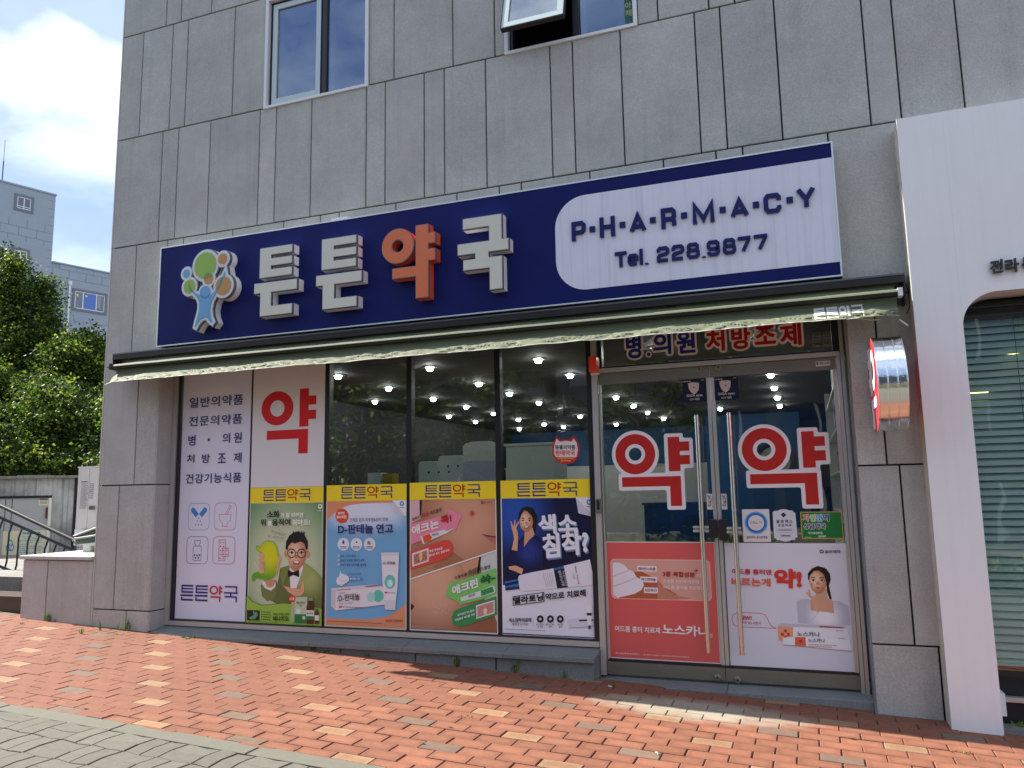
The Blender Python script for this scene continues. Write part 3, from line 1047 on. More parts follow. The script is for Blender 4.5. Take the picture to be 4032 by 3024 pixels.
rw = {1: 'first', 2: 'second', 3: 'third', 4: 'fourth', 5: 'fifth', 6: 'sixth', 7: 'seventh', 8: 'rearmost', 9: 'rearmost'}
cn = {-.28: 'right door leaf', -1.2: 'left door leaf', -2.39: 'cream tube poster pane', -3.57: 'skin close-up poster pane', -4.71: 'blue ointment poster pane', -5.55: 'green man poster pane'}
proto = None
for lx_, ys_ in LX.items():
    for ly in ys_:
        if proto is None:
            proto = thing('ceiling_light', 'x', 'ceiling light', (lx_, ly, 2.84), 'glowing ceiling lights inside the shop')
            b = MB(); b.lathe([(.042, 0), (.072, -.002), (.075, -.009), (.052, -.012), (.042, -.004)], (lx_, ly, 2.84), M_LRING, 18); b.build('lamp_ring', proto, smooth=True)
            b = MB(); b.lathe([(.031, -.004), (.034, -.027), (.030, -.040), (.020, -.047), (0, -.049)], (lx_, ly, 2.84), M_LAMP, 16); b.build('lamp_bowl', proto, smooth=True)
            o = proto
        else:
            o = copy_tree(proto, (lx_, ly, 2.84))
        near_x = min(cn, key=lambda q: abs(q - lx_))
        o['label'] = 'glowing ceiling light, row %s from the glass, seen behind the %s' % (rw[max(1, min(8, round((ly + .1) / 1.18)))], cn[near_x])

# pale counters, cabinets, shelves, clock
M_WCAB = mat('white_cabinet', (0.76, 0.77, 0.75), rough=.45)
M_PALE = mat('pale_green_counter', (0.68, 0.74, 0.71), rough=.5)
M_LILC = mat('lilac_partition', (0.54, 0.54, 0.70), rough=.5)
def item(name, label, cat, loc, group=None):
    return thing(name, label, cat, loc, group)
def cabinet(name, label, cat, x0, x1, y0, y1, z0, z1, m, top=None):
    t = item(name, label, cat, ((x0 + x1) / 2, y0, z0))
    b = MB(); b.box(x0, x1, y0, y1, z0, z1, m); b.build('body', t)
    b = MB(); b.box(x0 - .02, x1 + .02, y0 - .02, y1 + .02, z1 + .001, z1 + .03, top or m); b.build('top', t)
    n = max(1, int((x1 - x0) / .5))
    for i in range(n):
        a = x0 + (x1 - x0) * i / n + .012; c = x0 + (x1 - x0) * (i + 1) / n - .012
        b = MB(); b.box(a, c, y0 - .012, y0 - .001, z0 + .06, z1 - .03, m); b.build('door', t)
    return t
cabinet('counter', 'tall pale green cabinet standing behind the pane right of the skin close-up poster', 'counter', -3.18, -2.59, 2.3, 2.75, .076, 2.05, M_PALE, M_WCAB)
t = item('partition', 'rounded lilac partition behind the skin close-up poster pane', 'partition', (-3.26, 1.7, .076))
b = MB(); b.prism([(-3.456, .077), (-3.07, .077), (-3.07, 2.06), (-3.15, 2.08), (-3.35, 2.08), (-3.43, 2.06), (-3.456, 2.03)], 1.7, 1.76, M_WCAB); b.build('screen', t)
b = MB(); b.prism([(-3.45, .078), (-3.076, .078), (-3.076, 1.86), (-3.2, 1.87), (-3.4, 1.87), (-3.45, 1.85)], 1.69, 1.698, M_LILC); b.build('lower_panel', t)
for i, (a, c, z) in enumerate(((-3.89, -3.67, 1.875), (-3.80, -3.50, 1.945))):
    t = item('seat_back', ['pale seat back standing left of the lilac partition', 'taller pale seat back next to the lilac partition'][i], 'bench', ((a + c) / 2, 1.5 + .3 * i, .076))
    b = MB(); b.prism(rrect(a, c, .08, z, .04), 1.5 + .3 * i, 1.56 + .3 * i, M_PALE); b.build('back', t)
    b = MB()
    for q in range(3):
        b.lathe([(0, -.006), (.012, -.006), (.014, 0)], (a + .12 + .12 * q, 1.499 + .3 * i, z - .12), M_BLACKFR, 10, 'y')
    b.build('rivet', t)
cabinet('wall_cabinet', 'long white wall cabinet under the blue back wall', 'cabinet', -6.0, .1, 9.7, 10.35, .076, 2.02, M_WCAB)
cabinet('low_cabinet', 'low grey cabinet behind the pane with the blue ointment poster', 'cabinet', -4.35, -3.72, .8, 1.15, .076, 1.60, M_ROOMW)
for (a, c, z_, m_, lb) in ((-4.115, -3.965, 1.745, M_WCAB, 'white carton standing inside the pane above the blue ointment poster'), (-3.945, -3.835, 1.735, pm('#b8952c'), 'yellow carton beside the white carton above the blue ointment poster')):
    b = MB(); b.box(a, c, .82, .95, 1.632, z_, m_); tag(b.build('carton', origin=(a, .82, 1.632)), lb, 'box', 'cartons inside the window')
t = item('shelving', 'tall shelving with boxed goods just inside the right door leaf', 'shelf', (.45, .9, .076))
RS = random.Random(5)
b = MB(); b.box(.28, .60, .62, .66, .077, 2.55, M_WCAB); b.box(.28, .60, 3.2, 3.24, .077, 2.55, M_WCAB); b.box(.58, .60, .665, 3.195, .077, 2.55, M_WCAB); b.build('frame', t)
for k_ in range(7):
    b = MB(); b.box(.29, .575, .665, 3.195, .2 + k_ * .36, .22 + k_ * .36, M_WCAB); b.build('shelf_board', t)
PB = ['#c23b34', '#e8d24a', '#3f8fb5', '#e9e6de', '#3c9a63', '#d98a3a', '#6b4f8f', '#b02a3a', '#f0f0ee', '#2e5fa8']
hues = ['red', 'yellow', 'blue', 'white', 'green', 'orange', 'purple', 'crimson', 'cream', 'navy']
pos_w = ['bottom', 'second lowest', 'third', 'middle', 'fifth', 'sixth', 'top']
for k_ in range(1, 7):
    yy = .70
    j = 0
    while yy < 1.5:
        d_ = RS.uniform(.08, .2); h = RS.uniform(.12, .29); ci = RS.randrange(10)
        b = MB(); b.box(.30, .30 + RS.uniform(.15, .26), yy, yy + d_, .2212 + k_ * .36, .2212 + k_ * .36 + h, pm(PB[ci]))
        o = b.build('goods_box')
        tag(o, '%s goods carton standing on the %s board of the shelving by the right door' % (hues[ci], pos_w[k_]), 'box', 'boxed goods on the shelving')
        o['label'] = '%s goods carton, %s from the glass, on the %s shelf by the door' % (hues[ci], ('nearest', 'second', 'third', 'fourth', 'fifth', 'sixth', 'seventh', 'eighth', 'ninth')[min(j, 8)], pos_w[k_])
        yy += d_ + .015; j += 1
t = item('wall_clock', 'round black rimmed clock on the wall seen above the right door letter', 'clock', (-.55, 8.2, 2.05))
b = MB(); b.box(-1.6, -.0, 8.3, 8.4, .077, 2.835, M_BLUEW); b.build('shop_partition', kind='structure')
b = MB(); b.lathe([(.30, -.05), (.33, -.05), (.34, 0), (.26, 0), (.27, -.045), (.30, -.05)], (-.45, 8.29, 1.98), M_BLACKFR, 32, 'y'); b.build('rim', t)
b = MB(); b.lathe([(0, -.01), (.265, -.01)], (-.45, 8.29, 1.98), mat('clock_face', (.45, .47, .45)), 32, 'y'); b.build('dial', t)
b = MB(); b.box(-.455, -.445, 8.27, 8.278, 1.97, 2.14, M_BLACKFR); b.box(-.45, -.32, 8.262, 8.268, 1.975, 1.985, M_BLACKFR); b.build('hands', t)
cabinet('display_stand', 'blue goods display stand behind the left door leaf', 'display', -1.75, -.95, 3.0, 3.4, .076, 1.35, mat('blue_display', (.02, .09, .28), rough=.4))
cabinet('desk', 'dark sales desk behind the right door leaf', 'desk', -.85, .15, 2.4, 2.9, .076, 1.02, mat('dark_desk', (.06, .06, .07), rough=.4))
t = item('ceiling_fan', 'dark ceiling fan hanging behind the cream tube poster pane', 'fan', (-3.0, 4.1, 2.84))
b = MB(); b.tube([(-3.0, 4.1, 2.84), (-3.0, 4.1, 2.62)], .015, M_BLACKFR, 8); b.lathe([(0, -.3), (.09, -.28), (.09, -.2), (0, -.18)], (-3.0, 4.1, 2.84), M_BLACKFR, 12); b.build('motor', t)
for q in range(4):
    a = q * math.pi / 2 + .4
    b = MB(); ca, sa = math.cos(a), math.sin(a)
    p4 = [(.1, -.05), (.6, -.07), (.6, .07), (.1, .05)]
    b.prism([(-3.0 + u * ca - v * sa, 4.1 + u * sa + v * ca) for u, v in p4], 2.585, 2.592, M_DARKBR, 'z'); b.build('blade', t)

# ---- little things fixed to the front
t = item('alarm_light', 'small red alarm light on the post at the top left of the door', 'light', (-1.6, .15, 2.5))
M_RED = mat('red_plastic', (.85, .06, .02), rough=.25)
(a, zt), (c, zb) = [(-1.5996,2.6256),(-1.5338,2.4929)]
b = MB(); b.prism(rrect(a, c, zb, zt, .01), .085, .179, M_RED, 'y'); b.build('lens', t)
b = MB(); b.box(a - .003, c + .003, .15, .1785, zb - .012, zb - .001, M_WHITEFR); b.build('base', t)
(a, zt), (c, zb) = [(-1.597,1.4605),(-1.5565,1.3414)]
t = item('door_keypad', 'slim grey keypad on the aluminium post left of the door', 'keypad', ((a + c) / 2, .16, zb))
b = MB(); b.prism(rrect(a, c, zb, zt, .008), .157, .179, M_SATIN); b.build('housing', t)
b = MB(); b.prism(rrect(a + .008, c - .008, zb + .03, zt - .012, .005), .1555, .1569, M_BLACKFR); b.build('screen', t)

# ================================================================ THE LONG SIGN BOARD
SY = -.12
SB = thing('sign_board', 'long navy sign board with raised letters and a white pharmacy panel above the awning', 'sign', (-2.8, SY, 3.03))
X0, X1, Z0, Z1 = -5.992, .3625, 3.030, 4.060
b = MB(); b.box(X0 + .012, X1 - .012, SY, -.012, Z0 + .012, Z1 - .012, M_NAVY); b.build('board', SB)
M_TRIM = mat('sign_trim', (.70, .74, .74), rough=.28, metal=.4)
for a in ((X0, X1, SY - .006, -.008, Z1 - .0115, Z1), (X0, X1, SY - .006, -.008, Z0, Z0 + .0115), (X0, X0 + .0115, SY - .006, -.008, Z0 + .0117, Z1 - .0117), (X1 - .0115, X1, SY - .006, -.008, Z0 + .0117, Z1 - .0117)):
    b = MB(); b.box(*a, M_TRIM); b.build('edge_trim', SB)
pw = [(-1.5529,3.9258),(0.3575,3.9453),(0.3575,3.1435),(-1.5778,3.1331),(-1.7832,3.7366),(-1.7883,3.3247)]
xl, xr, zt, zb = -1.795, X1 - .012, 3.936, 3.139
rr_ = .26
pts = [(xr, zb), (xr, zt)]
for i in range(13):
    t_ = R(90 + 90 * i / 12); pts.append((xl + rr_ + rr_ * math.cos(t_), zt - rr_ + rr_ * math.sin(t_)))
for i in range(13):
    t_ = R(180 + 90 * i / 12); pts.append((xl + rr_ + rr_ * math.cos(t_), zb + rr_ + rr_ * math.sin(t_)))
b = MB(); b.prism(pts, SY - .003, SY - .0005, M_LILAC); b.build('white_panel', SB)
# raised navy letters on the white panel
M_LET = mat('navy_acrylic', (0.006, 0.010, 0.105), rough=.3, spec=.3)
def solid_text(st, quad, y0, y1, m, name, par, bold=0.02, space=1.0):
    vs, ts, _a, _b = textmesh(st, bold, space)
    bl, br, tl = [Vector(p) for p in quad]
    b = MB(); n = len(vs); k_ = b.mid(m)
    P_ = [bl + (br - bl) * u + (tl - bl) * v for (u, v) in vs]
    b.v = [(p.x, y0, p.y) for p in P_] + [(p.x, y1, p.y) for p in P_]
    cnt = {}
    for t in ts:
        b.f.append(tuple(t)); b.mi.append(k_)
        for e in ((t[0], t[1]), (t[1], t[2]), (t[2], t[0])):
            cnt[e] = cnt.get(e, 0) + 1
    for e in cnt:
        if (e[1], e[0]) not in cnt:
            b.f.append((e[0], e[1], n + e[1], n + e[0])); b.mi.append(k_)
    return b.build(name, par)
LT = [[(-1.651,3.547),(-1.532,3.5569),(-1.6484,3.7133)],[(-1.415,3.5506),(-1.2903,3.5511),(-1.4127,3.7184)],[(-1.1728,3.5501),(-1.0369,3.5532),(-1.1664,3.7141)],[(-0.9193,3.5563),(-0.8012,3.5557),(-0.9153,3.7208)],[(-0.6759,3.5605),(-0.5101,3.5615),(-0.6739,3.7299)],[(-0.3921,3.5623),(-0.2555,3.5646),(-0.3856,3.7186)],[(-0.1469,3.564),(-0.0209,3.5672),(-0.1416,3.7195)],[(0.0855,3.5623),(0.2224,3.5655),(0.0927,3.7348)]]
GLY = {
 'P': [[(0, 0), (0, 1)], [(0, 1), (.8, 1), (1, .86), (1, .54), (.8, .4), (0, .4)]],
 'R': [[(0, 0), (0, 1)], [(0, 1), (.8, 1), (1, .86), (1, .56), (.8, .43), (0, .43)], [(.75, .43), (.97, .3), (1, 0)]],
 'H': [[(0, 0), (0, 1)], [(1, 0), (1, 1)], [(0, .5), (1, .5)]],
 'A': [[(0, 0), (.5, 1), (1, 0)], [(.2, .27), (.8, .27)]],
 'M': [[(0, 0), (0, 1), (.5, .1), (1, 1), (1, 0)]],
 'C': [[(1, .68), (1, .84), (.84, 1), (.16, 1), (0, .84), (0, .16), (.16, 0), (.84, 0), (1, .16), (1, .32)]],
 'Y': [[(0, 1), (.5, .42), (1, 1)], [(.5, .45), (.5, 0)]],
 'T': [[(0, 1), (1, 1)], [(.5, 1), (.5, 0)]],
 'e': [[(.04, .36), (1, .36), (1, .56), (.82, .70), (.18, .70), (0, .56), (0, .14), (.18, 0), (.96, 0)]],
 'l': [[(0, 0), (0, 1.02)]], '.': [[(0, -.02), (0, .06)]],
 '2': [[(0, .70), (0, .86), (.16, 1), (.84, 1), (1, .86), (1, .64), (.86, .52), (.14, .42), (0, .30), (0, 0), (1, 0)]],
 '8': [[(.16, .53), (.06, .66), (.06, .88), (.2, 1), (.8, 1), (.94, .88), (.94, .66), (.84, .53), (.16, .53)], [(.16, .53), (0, .4), (0, .14), (.16, 0), (.84, 0), (1, .14), (1, .4), (.84, .53)]],
 '9': [[(1, .46), (.16, .46), (0, .58), (0, .86), (.16, 1), (.84, 1), (1, .86), (1, .16), (.84, 0), (.16, 0), (0, .14), (0, .24)]],
 '7': [[(0, 1), (1, 1), (1, .9), (.34, 0)]]}
def block_letter(ch, x0, x1, z0, z1, sw, name='raised_letter'):
    b = MB(); h = sw / 2; k_ = b.mid(M_LET)
    def P_(p): return Vector((x0 + h + (x1 - x0 - sw) * p[0], z0 + h + (z1 - z0 - sw) * p[1]))
    if ch in 'l.': P_ = lambda p: Vector(((x0 + x1) / 2, z0 + h * 0 + (z1 - z0) * p[1]))
    lay = 0
    for pl in GLY[ch]:
        pts = [P_(p) for p in pl]; n = len(pts); L_, R_ = [], []
        for i in range(n):
            d0 = (pts[i] - pts[i - 1]).normalized() if i else (pts[1] - pts[0]).normalized()
            d1 = (pts[i + 1] - pts[i]).normalized() if i < n - 1 else d0
            if not i: d0 = d1
            n0 = Vector((-d0.y, d0.x)); n1 = Vector((-d1.y, d1.x)); m_ = (n0 + n1)
            m_ = m_.normalized() if m_.length > 1e-4 else n0
            k = min(h / max(.3, m_.dot(n0)), h * 2.2)
            e = Vector((0, 0))
            if ch in 'PRHTM7':
                if i == 0: e = -d1 * (h if abs(d1.x * d1.y) < .05 else 0)
                if i == n - 1: e = d0 * (h if abs(d0.x * d0.y) < .05 else 0)
            L_.append(pts[i] + m_ * k + e); R_.append(pts[i] - m_ * k + e)
        yf = SY - .02 - lay * .0004; lay += 1; yb = SY - .0035
        i0 = len(b.v); n = len(L_)
        b.v += [(p.x, yf, p.y) for p in L_] + [(p.x, yf, p.y) for p in R_] + [(p.x, yb, p.y) for p in L_] + [(p.x, yb, p.y) for p in R_]
        for i in range(n - 1):
            for f in ((i, i + 1, n + i + 1, n + i), (i, i + 1, 2 * n + i + 1, 2 * n + i), (n + i, n + i + 1, 3 * n + i + 1, 3 * n + i)):
                b.f.append(tuple(i0 + q for q in f)); b.mi.append(k_)
        for i in (0, n - 1):
            b.f.append(tuple(i0 + q for q in (i, n + i, 3 * n + i, 2 * n + i))); b.mi.append(k_)
    return b.build(name, SB)
for ch, q4 in zip('PHARMACY', LT):
    (ax, az), (bx2, bz), (cx, cz) = q4
    block_letter(ch, ax, bx2, (az + bz) / 2, cz, .033)
for (x_, z_) in [(-1.4765,3.632),(-1.2287,3.6345),(-0.9841,3.6388),(-0.7407,3.6423),(-0.447,3.645),(-0.2016,3.648),(0.0398,3.6495)]:
    b = MB(); b.box(x_ - .023, x_ + .023, SY - .02, SY - .0035, z_ - .023, z_ + .023, M_LET); b.build('raised_dot', SB)
for ch, q4 in [('T',[(-1.2988,3.2884),(-1.2044,3.2794),(-1.2948,3.3972)]),('e',[(-1.1975,3.2876),(-1.1113,3.2919),(-1.1925,3.415)]),('l',[(-1.1028,3.2852),(-1.0743,3.2874),(-1.0978,3.4085)]),('.',[(-1.0612,3.2858),(-1.0328,3.288),(-1.0563,3.4032)]),('2',[(-0.9657,3.2854),(-0.867,3.2845),(-0.9604,3.4078)]),('2',[(-0.8498,3.288),(-0.7521,3.2914),(-0.8442,3.4095)]),('8',[(-0.7354,3.2893),(-0.6348,3.2923),(-0.7294,3.4145)]),('.',[(-0.6163,3.2899),(-0.5934,3.2915),(-0.6106,3.4012)]),('9',[(-0.5808,3.2943),(-0.4841,3.2952),(-0.5744,3.4184)]),('8',[(-0.4626,3.2969),(-0.3641,3.2985),(-0.456,3.4191)]),('7',[(-0.3501,3.2967),(-0.2558,3.3009),(-0.3432,3.4203)]),('7',[(-0.2331,3.298),(-0.1351,3.3014),(-0.2257,3.4239)])]:
    zt_ = 3.413; zl = 3.288
    if ch == '.': block_letter(ch, q4[0][0], q4[1][0], zl + .0, zt_, .026)
    else: block_letter(ch, q4[0][0], q4[1][0], zl, zt_, .026)

# deep channel letters
M_FACEW = mat('letter_face_cream', (.62, .625, .54), rough=.35, var=.03)
M_SIDEW = mat('letter_side_white', (.80, .78, .80), rough=.45)
M_FACEO = mat('letter_face_orange', (.66, .165, .055), rough=.35)
M_SIDEO = mat('letter_side_orange', (.78, .10, .03), rough=.4)
M_EDGE = mat('letter_edge', (.23, .23, .25), rough=.35, metal=.5)
FY = -.222
def channel(loops, mf, ms, name='channel_letter'):
    o = None
    for lp in loops:
        b = MB(); b.prism(lp, FY + .004, SY - .0005, M_EDGE, 'y')
        # white sides behind a dark front edge
        n = len(lp)
        g = inset(lp, -.0016)
        for i in range(n):
            p, q = g[i], g[(i + 1) % n]
            b.face([(p[0], FY + .026, p[1]), (q[0], FY + .026, q[1]), (q[0], SY - .001, q[1]), (p[0], SY - .001, p[1])], ms)
        bo = b.build(name, SB)
        f = MB(); f.prism(inset(lp, .006), FY, FY + .0035, mf, 'y'); f.build('letter_face', bo)
    return bo
def ring_letter(c, ro, ri, mf, ms):
    n = 40; b = MB()
    for (r_, sgn) in ((ro, 1), (ri, -1)):
        for i in range(n):
            a0, a1 = 2 * math.pi * i / n, 2 * math.pi * (i + 1) / n
            for (r2, y0, y1, m_) in ((r_, FY + .004, FY + .026, M_EDGE), (r_ + .0016 * sgn, FY + .026, SY - .001, ms)):
                P0 = (c[0] + r2 * math.cos(a0), c[1] + r2 * math.sin(a0)); P1 = (c[0] + r2 * math.cos(a1), c[1] + r2 * math.sin(a1))
                b.face([(P0[0], y0, P0[1]), (P1[0], y0, P1[1]), (P1[0], y1, P1[1]), (P0[0], y1, P0[1])], m_)
    for i in range(n):
        a0, a1 = 2 * math.pi * i / n, 2 * math.pi * (i + 1) / n
        for (r0, r1, y_, m_) in ((ri, ro, FY + .004, M_EDGE),):
            b.face([(c[0] + r_ * math.cos(a), y_, c[1] + r_ * math.sin(a)) for r_, a in ((r0, a0), (r0, a1), (r1, a1), (r1, a0))], m_)
    bo = b.build('channel_letter', SB)
    f = MB()
    for i in range(n):
        a0, a1 = 2 * math.pi * i / n, 2 * math.pi * (i + 1) / n
        f.face([(c[0] + r_ * math.cos(a), FY, c[1] + r_ * math.sin(a)) for r_, a in ((ri + .006, a0), (ri + .006, a1), (ro - .006, a1), (ro - .006, a0))], mf)
    f.build('letter_face', bo)
TT = [[(-4.6864,3.8575),(-4.317,3.8534),(-4.3161,3.7772),(-4.5501,3.7747),(-4.5494,3.7523),(-4.3152,3.7417),(-4.3155,3.6713),(-4.5489,3.6677),(-4.5482,3.6428),(-4.3147,3.6404),(-4.3147,3.5589),(-4.681,3.5613)],[(-4.7405,3.5217),(-4.2562,3.5154),(-4.2568,3.4171),(-4.5413,3.4113),(-4.5376,3.2889),(-4.3059,3.2896),(-4.3054,3.1927),(-4.6678,3.1904),(-4.6698,3.4118),(-4.7391,3.4193)]]
NB = [(-4.6864,3.8575),(-4.0016,3.8557)]
def snap(lp):
    """square up traced strokes"""
    zs = sorted(set(p[1] for p in lp)); xs_ = sorted(set(p[0] for p in lp))
    def cl(vals, eps):
        groups = []
        for v in sorted(vals):
            if groups and v - groups[-1][-1] < eps: groups[-1].append(v)
            else: groups.append([v])
        return {v: sum(g) / len(g) for g in groups for v in g}
    mz = cl(zs, .019); mx_ = cl(xs_, .03)
    return [(mx_[p[0]], mz[p[1]]) for p in lp]
t1 = [snap(TT[0]), snap(TT[1])]
dxl = NB[1][0] - NB[0][0]
channel(t1, M_FACEW, M_SIDEW)
channel([[(p[0] + dxl, p[1] + (NB[1][1] - NB[0][1])) for p in lp] for lp in t1], M_FACEW, M_SIDEW)
yl = [(-3.0413,3.8537),(-2.9146,3.8526),(-2.9148,3.773),(-2.846,3.7735),(-2.8483,3.6717),(-2.9152,3.6739),(-2.9153,3.6295),(-2.8485,3.6258),(-2.8489,3.5227),(-2.9069,3.5184),(-2.9097,3.1926),(-3.0382,3.2004),(-3.0381,3.3923),(-3.2684,3.3931),(-3.2688,3.4912),(-3.0398,3.4886)]
channel([snap(yl)], M_FACEO, M_SIDEO)
oc = [(-3.213,3.6887),(-3.3737,3.7095),(-3.0522,3.6678),(-3.2134,3.8524),(-3.2125,3.526),(-3.2678,3.6958),(-3.1594,3.6817)]
ring_letter((oc[0][0], (oc[3][1] + oc[4][1]) / 2), (oc[2][0] - oc[1][0]) / 2, (oc[6][0] - oc[5][0]) / 2, M_FACEO, M_SIDEO)
gk = [(-2.5919,3.848),(-2.2339,3.8467),(-2.2319,3.6289),(-2.1696,3.627),(-2.1715,3.5259),(-2.3343,3.5252),(-2.3349,3.4863),(-2.2237,3.4827),(-2.2287,3.1964),(-2.3542,3.196),(-2.3563,3.3865),(-2.5862,3.3875),(-2.5869,3.4848),(-2.4786,3.485),(-2.4781,3.5234),(-2.6395,3.5268),(-2.6411,3.6283),(-2.3602,3.63),(-2.3585,3.7486),(-2.5928,3.7486)]
channel([snap(gk)], M_FACEW, M_SIDEW)

# tree-man emblem
LG = 'emblem'
M_LW = mat('emblem_white', (.62, .66, .70), rough=.35)
M_LG = mat('emblem_green', (.27, .45, .07), rough=.4)
M_LB = mat('emblem_blue', (.13, .36, .62), rough=.4)
M_LO = mat('emblem_orange', (.50, .25, .07), rough=.4)
M_LD = mat('emblem_olive', (.20, .24, .07), rough=.4)
M_LB2 = mat('emblem_deep_blue', (.06, .22, .48), rough=.4)
cs = [([(-5.3216,3.7661),(-5.1836,3.7495),(-5.3276,3.8982)],1),([(-5.1148,3.8071),(-5.0556,3.7998),(-5.1171,3.8624)],2),([(-5.5507,3.7118),(-5.5051,3.7065),(-5.5528,3.7548)],3),([(-5.5065,3.5752),(-5.4329,3.567),(-5.51,3.6458)],1),([(-5.2742,3.6273),(-5.2155,3.6206),(-5.2767,3.6826)],2),([(-5.0949,3.536),(-5.0014,3.5257),(-5.0989,3.6327)],2),([(-5.3093,3.4958),(-5.2449,3.4889),(-5.312,3.5564)],3)]
body = [(-5.5086,3.5957),(-5.4825,3.5467),(-5.4299,3.5042),(-5.3752,3.48),(-5.2395,3.4655),(-5.1863,3.5053),(-5.1345,3.5722),(-5.0996,3.6501),(-5.0796,3.6932),(-5.0726,3.656),(-5.0911,3.5764),(-5.1322,3.5175),(-5.1844,3.4597),(-5.2256,3.4005),(-5.2418,3.3207),(-5.2298,3.2472),(-5.2057,3.1954),(-5.2161,3.1829),(-5.2476,3.2039),(-5.2733,3.2379),(-5.3068,3.2474),(-5.3502,3.2317),(-5.3926,3.1903),(-5.4111,3.1594),(-5.4226,3.1659),(-5.4078,3.228),(-5.3808,3.3163),(-5.3764,3.3888),(-5.3992,3.4459),(-5.4638,3.5078),(-5.5056,3.5585)]
bo = MB(); yk = 0
def cpts(c):
    (cx, cz), (ex, _e), (_f, tz) = c
    rr2 = ((ex - cx) + (tz - cz)) / 2
    return cx, cz, rr2
outl = [('p', inset(body, -.030))] + [('c', cpts(c)) for c, _k in cs]
first = None
for i, (ty, g) in enumerate(outl):
    pts = g if ty == 'p' else circ(g[0], g[1], g[2] + .032, 36)
    y_ = FY + .004 + i * .0006
    bo.prism(pts, y_, SY - .0005, M_EDGE, 'y', M_EDGE)
    gg = inset(pts, -.0016); n = len(pts)
    for q in range(n):
        p, r_ = gg[q], gg[(q + 1) % n]
        bo.face([(p[0], FY + .03, p[1]), (r_[0], FY + .03, r_[1]), (r_[0], SY - .001, r_[1]), (p[0], SY - .001, p[1])], M_SIDEW)
EM = bo.build('emblem', SB)
f = MB()
for i, (ty, g) in enumerate(outl):
    pts = inset(body, -.022) if ty == 'p' else circ(g[0], g[1], g[2] + .024, 36)
    f.prism(pts, FY - i * .0004, FY + .0035, M_LW, 'y')
f.build('emblem_face', EM)
f = MB()
kc = {1: M_LG, 2: M_LO, 3: M_LB}
yb_ = FY - .0045
for i, (c, k_) in enumerate(cs[:6]):
    g = cpts(c); f.prism(circ(g[0], g[1], g[2] - .003, 36), yb_ - i * .0004, FY - .003, kc[k_], 'y')
f.prism(inset(body, .004), yb_ - .003, FY - .003, M_LB, 'y')
g = cpts(cs[6][0]); f.prism(circ(g[0], g[1], g[2], 30), yb_ - .0034, FY - .003, M_LB, 'y')
mouth = [(-5.3687,3.4839),(-5.3273,3.4548),(-5.283,3.4538),(-5.2467,3.48),(-5.2584,3.4448),(-5.293,3.4303),(-5.3378,3.4413),(-5.3609,3.4602)]
f.prism(mouth, yb_ - .004, FY - .003, M_LB2, 'y')
ov = [(-5.33,3.6584),(-5.3045,3.6831),(-5.2657,3.684),(-5.2281,3.6577),(-5.2474,3.6443),(-5.291,3.631),(-5.3288,3.6326)]
f.prism(ov, yb_ - .0045, FY - .003, M_LD, 'y')
a1 = [(-5.5099,3.5996),(-5.4909,3.5568),(-5.4554,3.5217),(-5.4573,3.5145),(-5.4929,3.5294),(-5.5068,3.5586)]; f.prism(a1, yb_ - .0048, FY - .003, mat('emblem_leaf', (.07, .26, .12), rough=.4), 'y')
a2 = [(-5.0955,3.6314),(-5.1028,3.5959),(-5.1326,3.5266),(-5.1749,3.4949),(-5.1842,3.5068),(-5.1451,3.5643),(-5.1167,3.6156)]; f.prism(a2, yb_ - .005, FY - .003, M_LD, 'y')
f.build('emblem_colour', EM)
b = MB(); b.box(-3.97, -3.80, -.115, -.02, 4.062, 4.085, M_WHITEFR); tag(b.build('cable_box'), 'small white cable box lying on top of the navy sign board', 'cable box')

# ================================================================ AWNING
AW = thing('awning', 'long retractable awning with olive green fabric and a crumpled valance over the shopfront', 'awning', (-2.8, -.3, 2.75))
M_FAB = mat('olive_fabric', (.145, .165, .105), rough=.75, var=.08, vscale=4, trans=.08, bump=.3, bscale=300)
M_HEM = mat('pale_hem', (.60, .62, .55), rough=.7)
AX0, AX1 = -6.40, .688
b = MB()   # casing: roof plate, back, front lip
b.prism([(-.156, 3.0), (-.004, 3.024), (-.004, 3.016), (-.152, 2.992)], -6.525, .758, M_DARKBR, 'x')
b.box(-6.52, .753, -.158, -.150, 2.936, 2.9915, M_DARKBR)
b.box(-6.515, .748, -.028, -.004, 2.80, 3.01, M_BLACKFR)
b.build('casing', AW)
b = MB(); b.box(-6.521, .754, -.162, -.1585, 2.987, 3.0, mat('lip_metal', (.14, .14, .15), rough=.3, metal=.7)); b.build('casing_lip', AW)
for x_ in (-6.525, .746):
    b = MB(); b.prism([(-.155, 2.990), (-.004, 3.015), (-.004, 2.79), (-.08, 2.79), (-.15, 2.90)], x_, x_ + .012, M_DARKBR, 'x'); b.build('end_plate', AW)
b = MB(); b.tube([(-6.48, -.072, 2.945), (.72, -.072, 2.945)], .036, M_DARKBR, 14); b.build('roller', AW)
for x_ in (-5.2, -3.9, -2.3, -.9):
    b = MB(); b.box(x_, x_ + .06, -.12, -.03, 2.905, 2.945, M_DARKBR); b.build('bracket', AW)
for s_, x_ in ((1, -5.9), (-1, .45)):
    b = MB(); b.tube([(x_, -.04, 2.85), (x_ + s_ * 1.6, -.10, 2.84), (x_ + s_ * .2, -.19, 2.83)], .014, M_DARKBR, 8); b.build('folding_arm', AW)
